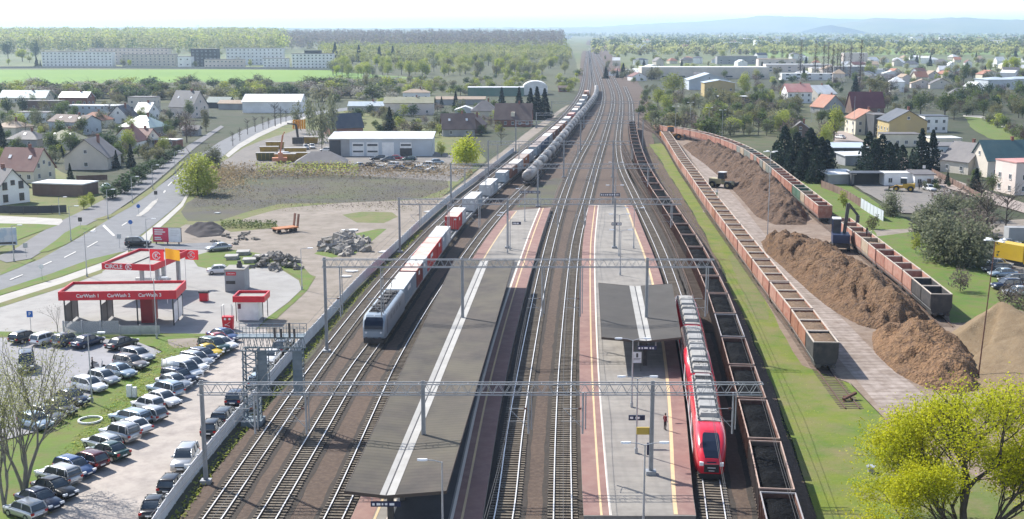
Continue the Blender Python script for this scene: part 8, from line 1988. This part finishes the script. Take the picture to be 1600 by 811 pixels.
heap('wood_chip_heap', 'dark brown ridged chip heap below the earth track, behind the dark blue loader', 'chip heap', [(1188, 378), (1222, 366), (1270, 374), (1318, 398), (1372, 432), (1425, 472), (1452, 498), (1440, 516), (1392, 520), (1345, 512), (1300, 486), (1262, 456), (1222, 418), (1196, 396)], [(1212, 385), (1258, 405), (1305, 440), (1352, 470), (1405, 498)], [2.3, 3.3, 3.8, 3.9, 2.7], CHIP, 0.95, 5.0)
heap('wood_chip_heap', 'orange-brown chip heap nearest the slab road end', 'chip heap', [(1360, 520), (1385, 504), (1425, 496), (1468, 505), (1510, 540), (1535, 580), (1530, 612), (1490, 618), (1440, 606), (1395, 582), (1364, 550)], [(1390, 538), (1440, 552), (1495, 588)], [2.6, 3.7, 2.6], CHIPT, 0.75, 11.0)
heap('pale_chip_heap', 'big smooth pale chip heap behind the rusty floodlight mast', 'chip heap', [(1468, 530), (1500, 512), (1555, 500), (1640, 505), (1700, 540), (1690, 640), (1600, 640), (1545, 622), (1500, 580)], [(1505, 540), (1560, 535), (1625, 560), (1660, 590)], [2.2, 5.4, 4.4, 3.4], CHIPL, 0.14, 17.0)
heap('earth_heap', 'low dark earth heap behind the red and white billboard', 'earth heap', [(288, 362), (300, 352), (330, 350), (352, 358), (346, 368), (310, 371)], [(308, 361), (332, 360)], [1.7, 1.6], mat('dark_earth', (0.055, 0.048, 0.052), (0.04, 0.036, 0.038), 0.6, 0.95, pos=True), 0.4, 3.0)
ROCK = mat('broken_concrete', (0.30, 0.28, 0.25), (0.22, 0.205, 0.185), 0.8, 0.9, c3=(0.14, 0.13, 0.12), s3=2, rand=0.3)
def rubble(label, foot, n, s, hmax, seed, long_=1.0):
    rr = random.Random(seed); F = [P(x, y) for x, y in foot]; c = sum(F, Vector()) / len(F)
    mb = MB()
    for k in range(n):
        a, r_ = rr.uniform(0, 6.28), rr.random() ** 0.6; e = F[int(a / 6.2832 * len(F)) % len(F)]
        p = c.lerp(e, r_); z = hmax * (1 - r_) ** 0.8 * rr.uniform(0.5, 1)
        ax = Vector((rr.gauss(0, 1), rr.gauss(0, 1), rr.gauss(0, 0.4))).normalized(); ay = ax.orthogonal().normalized(); ay.rotate(Matrix.Rotation(rr.uniform(0, 6), 3, ax)); az = ax.cross(ay)
        mb.obox((p.x - c.x + rr.gauss(0, 0.4), p.y - c.y + rr.gauss(0, 0.4), z), ax * s * long_ * rr.uniform(0.4, 1.1), ay * s * rr.uniform(0.15, 0.5), az * s * rr.uniform(0.1, 0.35))
    o = mb.obj('rubble_heap', ROCK); o.location = (c.x, c.y, -0.05); tag(o, label, 'rubble', kind='stuff')
rubble('heap of broken concrete posts on the open yard grass', [(506, 392), (512, 378), (540, 368), (566, 378), (568, 392), (535, 399)], 150, 1.3, 1.9, 3, 1.3)
rubble('heap of rubble and slabs by the forecourt kerb', [(398, 418), (400, 404), (430, 398), (462, 408), (466, 420), (430, 424)], 130, 0.9, 1.7, 5)
rubble('scatter of stones by the earth heap', [(330, 378), (345, 366), (390, 364), (400, 374), (365, 382)], 40, 0.6, 0.3, 8)
for k, (x, y, lb) in enumerate([(362, 404, 'flat pale slab stack by the grey service block'), (380, 397, 'upper pale slab on the forecourt grass'), (408, 404, 'yellowish slab beside the rubble heap'), (390, 409, 'small pale slab before the rubble heap')]):
    q = P(x, y); mb = MB(); mb.obox((0, 0, 0.55), (1.1, 0.2, 0), (-0.15, 1.2, 0), (0, 0, 0.12)); mb.obox((0.2, -0.1, 0.2), (0.9, -0.1, 0), (0.1, 0.9, 0), (0, 0, 0.2)); o = mb.obj('concrete_slab', M_CONC); o.location = (q.x, q.y, -0.05); tag(o, lb, 'slab')
for k, (x, y, w) in enumerate([(549, 424, 1.4), (540, 432, 1.1), (600, 394, 1.2), (672, 331, 1.5), (548, 360, 2.2), (340, 333, 0.8)]):
    q = P(x, y); mb = MB(); n = 9; mb.prism([(w * (0.8 + 0.25 * math.sin(k + j * 2.3)) * math.cos(2 * math.pi * j / n), 0.55 * w * (0.8 + 0.25 * math.cos(k + j * 1.7)) * math.sin(2 * math.pi * j / n)) for j in range(n)], 0, 0.18); o = mb.obj('white_debris', M_WHITE); o.location = (q.x, q.y, -0.02)
    tag(o, ['white sheet of debris on the track road by the gantry mast', 'smaller white sheet on the track road', 'white scrap on the track road past the rubble', 'pale scrap on the track road by the lone red container', 'long white strip on the open yard', 'tiny white scrap in the dead scrub'][k], 'debris')
# concrete ring, cabinets, small things
q = P(141, 657); mb = MB(); n = 28
for k in range(n):
    a, b = 6.2832 * k / n, 6.2832 * (k + 1) / n
    mb.hexa([(1.07 * math.cos(a), 1.07 * math.sin(a), 0), (1.25 * math.cos(a), 1.25 * math.sin(a), 0), (1.25 * math.cos(b), 1.25 * math.sin(b), 0), (1.07 * math.cos(b), 1.07 * math.sin(b), 0), (1.08 * math.cos(a), 1.08 * math.sin(a), 0.16), (1.22 * math.cos(a), 1.22 * math.sin(a), 0.16), (1.22 * math.cos(b), 1.22 * math.sin(b), 0.16), (1.08 * math.cos(b), 1.08 * math.sin(b), 0.16)])
o = mb.obj('concrete_ring', M_WHITE); o.location = (q.x, q.y, 0.0); tag(o, 'white concrete ring lying on the grass between the car rows', 'concrete ring')
q = P(206, 620); t = thing('utility_cabinet', 'pair of pale utility cabinets on the grass between the car rows', 'cabinet', (q.x, q.y, 0)); mb = MB(); mb.box(-0.5, 0.02, -0.25, 0.25, 0, 1.35); mb.obj('cabinet', M_LAMP, t); mb = MB(); mb.box(0.1, 0.55, -0.2, 0.2, 0, 1.1); mb.obj('cabinet', M_LAMP, t)
q = P(1361, 739); t = thing('hydrant_post', 'short grey capped well post in the grass near the yellow-green tree', 'well post', (q.x, q.y, -0.05)); mb = MB(); mb.cyl((0, 0, 0.3), (0, 0, 1), 0.32, 0.6, 12); mb.obj('shaft', M_CONC, t); mb = MB(); mb.cyl((0, 0, 0.66), (0, 0, 1), 0.45, 0.12, 12); mb.obj('cap', M_STEEL, t)
q = P(1326, 626); t = thing('buffer_stop', 'rusty toppled rail stop lying in the grass by the slab road', 'rail stop', (q.x, q.y, -0.02)); mb = MB(); mb.bar((-0.7, -0.4, 0.3), (0.9, 0.5, 0.75), 0.3, 0.26); mb.obj('beam', RUSTC, t); mb = MB(); mb.bar((-0.7, -0.6, 0.0), (-0.5, 0.2, 0.5), 0.16); mb.bar((0.3, 0.2, 0), (0.2, 0.2, 0.6), 0.14); mb.obj('strut', RUSTC, t)
# low loader trailer with raised ramps
q = P(447, 362); OR_ = mat('orange_trailer_paint', (0.42, 0.15, 0.04), (0.34, 0.13, 0.05), 0.6, 0.6)
t = thing('low_loader', 'orange low-loader trailer with two raised ramps on the open yard', 'trailer', (q.x, q.y, 0.0), R(38)); mb = MB(); mb.box(-2.6, 2.2, -1.2, 1.2, 0.7, 0.95); mb.obj('deck', OR_, t)
for y in (-0.75, 0.75): mb = MB(); mb.hexa([(2.1, y - 0.33, 0.95), (2.25, y - 0.33, 0.95), (2.25, y + 0.33, 0.95), (2.1, y + 0.33, 0.95), (2.45, y - 0.33, 3.4), (2.6, y - 0.33, 3.4), (2.6, y + 0.33, 3.4), (2.45, y + 0.33, 3.4)]); mb.obj('ramp', RUSTC, t)
for x in (-2.0, 0.6, 1.5):
    for y in (-1.0, 1.0): mb = MB(); mb.cyl((x, y, 0.4), (0, 1, 0), 0.4, 0.3, 12); mb.obj('wheel', M_BLACK, t)
# yard skips and cranes of the scrap yard
SKY_ = mat('yellow_skip_paint', (0.42, 0.27, 0.03), (0.34, 0.21, 0.04), 0.6, 0.7, c3=(0.25, 0.17, 0.06), s3=1.5)
for k, (x, y, w, lb) in enumerate([(416, 250, 6, 'olive waste skip with a pale lid at the end of the yard row'), (446, 252, 6.4, 'ochre waste skip behind the orange lorry crane'), (470, 250, 6, 'yellow waste skip beside the white van'), (421, 240, 6, 'pale-lidded skip in the second row'), (462, 242, 7, 'long yellow skip in the second row'), (486, 224, 5, 'orange skip beneath the birches'), (430, 232, 6, 'grey skip at the back of the yard')]):
    q = P(x, y); t = thing('waste_skip', lb, 'skip', (q.x, q.y, -0.05), R(4), 'skips of the scrap yard'); mb = MB(); mb.hexa([(-w / 2 + 0.3, -1.1, 0.15), (w / 2 - 0.3, -1.1, 0.15), (w / 2 - 0.3, 1.1, 0.15), (-w / 2 + 0.3, 1.1, 0.15), (-w / 2, -1.2, 2.3), (w / 2, -1.2, 2.3), (w / 2, 1.2, 2.3), (-w / 2, 1.2, 2.3)]); mb.obj('bin', [SKY_, mat('olive_skip_paint', (0.10, 0.10, 0.03), None, rough=0.7)][k == 0], t)
    mb = MB(); mb.box(-w / 2 - 0.05, w / 2 + 0.05, -1.25, 1.25, 2.303, 2.42); mb.obj('lid', M_CONC, t)
    mb = MB()
    for i in range(5): x_ = -w / 2 + 0.5 + i * (w - 1) / 4; mb.box(x_ - 0.06, x_ + 0.06, -1.24, -1.13, 0.3, 2.25)
    mb.obj('rib', SKY_, t)
ORC = mat('orange_crane_paint', (0.55, 0.24, 0.13), (0.48, 0.2, 0.11), 0.5, 0.6)
q = P(437, 254); t = thing('lorry_crane', 'pale orange loading crane with raised boom among the skips', 'crane', (q.x, q.y, 0), R(10)); mb = MB(); mb.box(-2.2, 2.2, -1.2, 1.2, 0.5, 1.5); mb.obj('carriage', ORC, t); mb = MB(); mb.box(-0.4, 1.0, -0.8, 0.8, 1.5, 3.0); mb.obj('cab', ORC, t); mb = MB(); mb.bar((0, 0, 1.6), (1.2, 0.4, 8.2), 0.5, 0.5); mb.bar((1.2, 0.4, 8.2), (1.8, 0.4, 9.2), 0.3); mb.obj('boom', ORC, t)
q = P(466, 226); t = thing('material_handler', 'dark yard crane holding a bright orange grab bundle up high', 'crane', (q.x, q.y, 0)); mb = MB(); mb.box(-1.8, 1.8, -1.4, 1.4, 0.3, 2.6); mb.obj('chassis', M_DARKSTEEL, t); mb = MB(); mb.bar((0, 0, 2.4), (-0.6, 0, 7.0), 0.7, 0.6); mb.bar((-0.6, 0, 7), (-3.6, 0, 7.4), 0.4); mb.obj('boom', M_DARKSTEEL, t); mb = MB()
for i in range(6): mb.tube([(-1.6 + i * 0.8, 0.5, 5.4), (-1.4 + i * 0.75, 0.5, 8.6)], 0.3, 6)
mb.obj('orange_pipes', mat('orange_pipe_bundle', (0.60, 0.26, 0.02), None, rough=0.5), t)
# wheel loaders and the dark blue material handler
def loader(px, py, rz, col, label, s=1.0, z=0.0):
    q = P(px, py); t = thing('wheel_loader', label, 'loader', (q.x, q.y, z), R(rz)); t.scale = (s, s, s)
    mb = MB(); mb.box(-1.0, 1.0, -3.2, -0.2, 1.0, 2.1); mb.box(-0.7, 0.7, -0.2, 1.9, 0.9, 1.5); mb.obj('chassis', col, t)
    mb = MB(); mb.hexa([(-0.8, -1.2, 2.1), (0.8, -1.2, 2.1), (0.8, 0.4, 2.1), (-0.8, 0.4, 2.1), (-0.75, -1.1, 3.45), (0.75, -1.1, 3.45), (0.75, 0.2, 3.45), (-0.75, 0.2, 3.45)]); cb = mb.obj('cab', M_GLASS, t)
    mb = MB(); mb.box(-0.85, 0.85, -1.2, 0.35, 3.453, 3.6); mb.obj('cab_roof', M_WHITE if s < 1.2 else col, cb)
    for x in (-1.15, 1.15):
        for y in (-2.2, 1.4): mb = MB(); mb.cyl((x, y, 0.8), (1, 0, 0), 0.8, 0.55, 16); w = mb.obj('wheel', M_BLACK, t); mb = MB(); mb.cyl((x * 1.24, y, 0.8), (1, 0, 0), 0.35, 0.04, 10); mb.obj('hub', col, w)
    mb = MB()
    for x in (-0.5, 0.5): mb.bar((x, 0.9, 1.5), (x, 3.2, 0.8), 0.2, 0.3)
    mb.obj('lift_arm', col, t)
    mb = MB(); mb.extr_x([(3.1, 0.2), (4.3, 0.15), (4.35, 0.3), (3.4, 0.45), (3.25, 1.5), (3.05, 1.5)], -1.4, 1.4); mb.obj('bucket', M_DARKSTEEL, t)
YL = mat('loader_yellow', (0.50, 0.30, 0.02), (0.42, 0.26, 0.03), 0.6, 0.5); YO = mat('loader_orange', (0.46, 0.20, 0.02), (0.38, 0.17, 0.03), 0.6, 0.5); YP = mat('loader_cream_yellow', (0.42, 0.36, 0.20), None, rough=0.5)
loader(1050, 218, -84, YO, 'big orange-yellow wheel loader at the head of the loaded chip rake', 1.35); loader(1131, 294, -125, YP, 'cream-yellow wheel loader pushing into the first chip heap', 1.15); loader(1409, 299, 70, YL, 'yellow wheel loader in the grey yard by the site office', 0.95)
DB = mat('dark_blue_machine_paint', (0.02, 0.035, 0.09), (0.03, 0.045, 0.10), 0.6, 0.45)
q = P(1312, 392); t = thing('timber_handler', 'dark blue material handler with a raised cab unloading the chip wagons', 'material handler', (q.x, q.y, 0.2), R(-10))
mb = MB(); mb.box(-1.4, 1.4, -2.2, 2.2, 0.7, 1.5); mb.obj('undercarriage', M_DARKSTEEL, t)
for x in (-1.35, 1.35):
    for y in (-1.6, 1.6): mb = MB(); mb.cyl((x, y, 0.6), (1, 0, 0), 0.6, 0.5, 14); mb.obj('wheel', M_BLACK, t)
mb = MB(); mb.box(-1.5, 1.5, -2.4, 1.6, 1.6, 3.1); mb.obj('upper_body', DB, t)
mb = MB(); mb.box(-1.4, -0.1, -0.4, 1.5, 3.1, 5.6); cb = mb.obj('cab', M_GLASS, t)
mb = MB(); mb.box(-1.5, 0.0, -0.5, 1.6, 5.603, 5.8); mb.obj('cab_roof', M_WHITE, cb)
for x in (-1.43, -0.07):
    for y in (-0.43, 1.53): mb = MB(); mb.box(x - 0.07, x + 0.07, y - 0.07, y + 0.07, 3.1, 5.6); mb.obj('cab_post', DB, cb)
mb = MB(); mb.bar((0.7, 0.6, 2.9), (1.2, 1.0, 8.4), 0.6, 0.55); mb.bar((1.2, 1.0, 8.4), (3.0, 1.4, 6.2), 0.4, 0.4); mb.obj('boom', M_DARKSTEEL, t)
mb = MB(); mb.box(2.7, 3.3, 1.0, 1.8, 4.9, 6.2); mb.obj('grab', M_DARKSTEEL, t)
# yellow lorry and grey box body
q = P(1592, 415); YT = mat('yellow_lorry_paint', (0.62, 0.42, 0.03), (0.56, 0.38, 0.04), 0.6, 0.45)
t = thing('box_lorry', 'yellow box lorry parked nose towards the dark bushes', 'lorry', (q.x, q.y, -0.05), R(-150)); mb = MB(); mb.box(-1.25, 1.25, -4.2, 1.6, 1.0, 3.7); mb.obj('cargo_box', YT, t)
mb = MB(); mb.box(-1.2, 1.2, 1.75, 3.5, 0.7, 2.9); cb = mb.obj('cab', YT, t); mb = MB(); mb.box(-1.05, 1.05, 3.503, 3.54, 1.7, 2.7); mb.obj('windscreen', M_GLASS, cb)
mb = MB(); mb.box(-1.1, 1.1, -4.1, 3.2, 0.6, 1.0); mb.obj('chassis', M_DARKSTEEL, t)
for x in (-1.05, 1.05):
    for y in (-2.8, 2.6): mb = MB(); mb.cyl((x, y, 0.5), (1, 0, 0), 0.5, 0.3, 14); mb.obj('wheel', M_BLACK, t)
q = P(1596, 378); t = thing('storage_container', 'grey box body standing behind the yellow lorry', 'box body', (q.x, q.y, 0)); mb = MB(); mb.box(-3, 3, -1.2, 1.2, 0.4, 2.9); mb.obj('body', WALLC['grey'], t); mb = MB(); mb.box(-2.6, -2.2, -1.1, 1.1, 0, 0.4); mb.obj('skid', M_DARKSTEEL, t); mb = MB(); mb.box(2.2, 2.6, -1.1, 1.1, 0, 0.4); mb.obj('skid', M_DARKSTEEL, t)
GSCR = mat('pale_screen_glass', (0.42, 0.44, 0.45), None, rough=0.2); GSCR.node_tree.nodes['Principled BSDF'].inputs['Alpha'].default_value = 0.4
# fences and walls of the yards
def fence_line(name, label, pix, h, m, pm, step=3.0, th=0.08):
    q = Path(pix); o0 = q.at(0); t = thing(name, label, 'fence', (o0.x, o0.y, 0)); d = 0
    while d < q.L - 0.5:
        a, b = q.at(d) - o0, q.at(min(d + step, q.L)) - o0
        mb = MB(); mb.bar(a + Vector((0, 0, h / 2)), b + Vector((0, 0, h / 2)), th, h); mb.obj('fence_panel', m, t)
        mb = MB(); mb.box(a.x - 0.08, a.x + 0.08, a.y - 0.08, a.y + 0.08, -0.1, h + 0.12); mb.obj('post', pm, t); d += step
fence_line('yard_wall', 'brown concrete panel wall along the grass slope of the grey yard', [(1283, 293), (1310, 303), (1330, 314), (1345, 324)], 1.8, WALLC['brown'], WALLC['brown'])
fence_line('yard_wall', 'pale blue-grey panel wall at the corner of the grey yard', [(1345, 325), (1362, 336), (1380, 346)], 2.2, WALLC['pale_blue'], M_STEEL)
fence_line('yard_wall', 'pale tin fence below the grey-green willows', [(1436, 350), (1460, 372), (1482, 388), (1502, 402)], 2.0, WALLC['pale_blue'], M_STEEL)
fence_line('garden_fence', 'dark slatted fence before the white corner house', [(-20, 332), (20, 334), (50, 334), (85, 333), (108, 332)], 1.7, WALLC['dark'], M_DARKSTEEL)
fence_line('garden_fence', 'dark red garden fence along the beige gable house', [(120, 283), (145, 282), (168, 281)], 1.4, WALLC['brown'], WALLC['brown'])
fence_line('garden_fence', 'dark green hedge-like fence along the lane gardens', [(1456, 272), (1480, 284), (1505, 298), (1532, 312)], 1.5, WALLC['brown'], WALLC['brown'])
fence_line('field_fence', 'pale concrete wall along the estate edge of the field', [(0, 107), (120, 106.5), (300, 107.5), (440, 108.2), (520, 109.5)], 2.0, M_CONC, M_CONC, 24, 0.3)
fence_line('wash_screen', 'glass spray screen in front of the car wash bays', [(100, 524), (145, 523.5), (188, 523)], 1.9, GSCR, M_STEEL, 2.4, 0.05)
fence_line('wash_fence', 'thin metal railing between the car wash and the grass', [(188, 523), (240, 522.5), (250, 522.5)], 1.2, M_STEEL, M_STEEL, 2.6, 0.03)
q = P(166, 299); t = thing('garden_dome', 'pale teal round garden dome beside the dark red garage', 'garden dome', (q.x, q.y, -0.1)); mb = MB(); mb.loft([[(r_ * math.cos(a), r_ * math.sin(a), z) for a in [6.2832 * k / 14 for k in range(14)]] for r_, z in ((1.5, 0), (1.45, 0.8), (1.15, 1.6), (0.6, 2.1), (0.1, 2.25))], 0); mb.obj('dome_skin', ROOFC['teal'], t); mb = MB(); mb.box(-0.4, 0.4, -1.52, -1.4, 0, 1.5); mb.obj('doorway', M_GLASS, t)

# ================================================================== people
SKIN = mat('skin', (0.42, 0.26, 0.19), None, rough=0.6)
def person(label, base, rz, top, legs, hair, pose='stand', s=1.0):
    """one continuous body grown from a joint skeleton; clothing colours by height"""
    J = {'pelvis': (0, 0, 0.95, 0.14), 'belly': (0, 0, 1.12, 0.13), 'chest': (0, 0, 1.33, 0.15), 'neck': (0, 0, 1.49, 0.06), 'chin': (0, 0.015, 1.56, 0.075), 'head': (0, 0.02, 1.66, 0.105), 'crown': (0, 0.01, 1.75, 0.06)}
    E = [('pelvis', 'belly'), ('belly', 'chest'), ('chest', 'neck'), ('neck', 'chin'), ('chin', 'head'), ('head', 'crown')]
    for sx, nm in ((-1, 'l'), (1, 'r')):
        st = 0.10 if pose == 'walk' else 0.0
        reach = pose == 'reach' and sx == 1
        J.update({nm + 'sh': (sx * 0.19, 0, 1.42, 0.07), nm + 'el': (sx * 0.27, 0.12 if reach else -0.02, 1.14 if not reach else 1.25, 0.05), nm + 'wr': (sx * 0.26, 0.34 if reach else 0.06, 0.92 if not reach else 1.2, 0.035), nm + 'ha': (sx * 0.255, 0.42 if reach else 0.10, 0.83 if not reach else 1.2, 0.04),
                  nm + 'hip': (sx * 0.10, 0, 0.90, 0.10), nm + 'kn': (sx * 0.11, sx * st + 0.02, 0.50, 0.065), nm + 'an': (sx * 0.11, sx * st * 1.8 - 0.02, 0.09, 0.045), nm + 'to': (sx * 0.12, sx * st * 1.8 + 0.14, 0.03, 0.04)})
        E += [('chest', nm + 'sh'), (nm + 'sh', nm + 'el'), (nm + 'el', nm + 'wr'), (nm + 'wr', nm + 'ha'), ('pelvis', nm + 'hip'), (nm + 'hip', nm + 'kn'), (nm + 'kn', nm + 'an'), (nm + 'an', nm + 'to')]
    ks = list(J); me = bpy.data.meshes.new('body'); me.from_pydata([J[k][:3] for k in ks], [(ks.index(a), ks.index(b)) for a, b in E], [])
    o = bpy.data.objects.new('body', me); C.objects.link(o)
    md = o.modifiers.new('skin', 'SKIN'); sk = me.skin_vertices[0].data
    for i, k in enumerate(ks): sk[i].radius = (J[k][3], J[k][3] * (0.75 if k in ('chest', 'belly', 'pelvis') else 1)); sk[i].use_root = k == 'pelvis'
    sb = o.modifiers.new('sub', 'SUBSURF'); sb.levels = sb.render_levels = 1
    m2 = bpy.data.meshes.new_from_object(o.evaluated_get(bpy.context.evaluated_depsgraph_get())); bpy.data.objects.remove(o)
    m2.materials.clear()
    for m in (SKIN, top, legs, hair, M_BLACK): m2.materials.append(m)
    for f in m2.polygons:
        c = f.center; z = c.z
        f.material_index = 4 if z < 0.09 else 2 if z < 0.93 and abs(c.x) < 0.2 else 1 if z < 1.47 and z > 0.88 else 3 if z > 1.68 or (z > 1.58 and c.y < 0.0) else 0
        f.use_smooth = True
    m2.name = 'person'
    p = put('person', m2, None, base, rz); p.scale = (s, s, s)
    return tag(p, label, 'person')
def cloth(n, c): return mat('cloth_' + n, c, None, rough=0.85)
HB = cloth('dark_hair', (0.03, 0.022, 0.018))
q = P(1039, 672, PH); person('lone passenger in a dark red coat standing on the platform beside the red train', q, R(-60), cloth('wine', (0.16, 0.02, 0.03)), cloth('dark_trousers', (0.03, 0.025, 0.03)), HB)
q = P(145, 580); person('person in black reaching to a scooter between the paved bays', (q.x, q.y, 0), R(-80), cloth('black', (0.015, 0.015, 0.017)), cloth('dark_trousers', (0.03, 0.025, 0.03)), HB, 'reach')
q = P(202, 391); person('pedestrian in dark clothes walking behind the black off-roader', (q.x, q.y, 0), R(-60), cloth('black', (0.015, 0.015, 0.017)), cloth('dark_trousers', (0.03, 0.025, 0.03)), HB, 'walk')
q = P(1354, 369, 3.75); person('worker in black standing on the rim of an emptied chip wagon', q, R(40), cloth('black', (0.015, 0.015, 0.017)), cloth('dark_trousers', (0.03, 0.025, 0.03)), HB)
q = P(1361, 373, 3.75); person('worker in a pale high-visibility jacket on the chip wagon', q, R(60), cloth('hi_vis', (0.62, 0.66, 0.42)), cloth('dark_trousers', (0.03, 0.025, 0.03)), HB, 'reach')
q = P(1436, 297); person('person in dark clothes by the small cabin door in the grey yard', (q.x, q.y, 0), R(10), cloth('black', (0.015, 0.015, 0.017)), cloth('dark_trousers', (0.03, 0.025, 0.03)), HB, 'walk')
q = P(1120, 307, 4.1); person('worker in white and green on the loaded chip wagon beside the slab road', q, R(10), cloth('white_top', (0.7, 0.7, 0.68)), cloth('green_trousers', (0.05, 0.2, 0.08)), HB)
q = P(153, 577); t = thing('scooter', 'silver motor scooter standing beside the person in black', 'scooter', (q.x, q.y, 0.02), R(-70))
mb = MB(); mb.hexa([(-0.14, -0.7, 0.35), (0.14, -0.7, 0.35), (0.14, 0.2, 0.3), (-0.14, 0.2, 0.3), (-0.15, -0.75, 0.8), (0.15, -0.75, 0.8), (0.1, 0.1, 0.72), (-0.1, 0.1, 0.72)]); mb.hexa([(-0.2, 0.35, 0.25), (0.2, 0.35, 0.25), (0.2, 0.5, 0.25), (-0.2, 0.5, 0.25), (-0.18, 0.5, 1.0), (0.18, 0.5, 1.0), (0.16, 0.62, 1.05), (-0.16, 0.62, 1.05)]); mb.box(-0.14, 0.14, 0.2, 0.38, 0.24, 0.3); mb.obj('body', PAINT['silver'], t)
mb = MB(); mb.box(-0.14, 0.14, -0.75, 0.0, 0.8, 0.88); mb.obj('seat', M_BLACK, t)
for y in (-0.6, 0.66): mb = MB(); mb.cyl((0, y, 0.25), (1, 0, 0), 0.25, 0.11, 12); mb.obj('wheel', M_BLACK, t)
mb = MB(); mb.bar((-0.33, 0.5, 1.12), (0.33, 0.5, 1.12), 0.04); mb.obj('handlebar', M_DARKSTEEL, t)
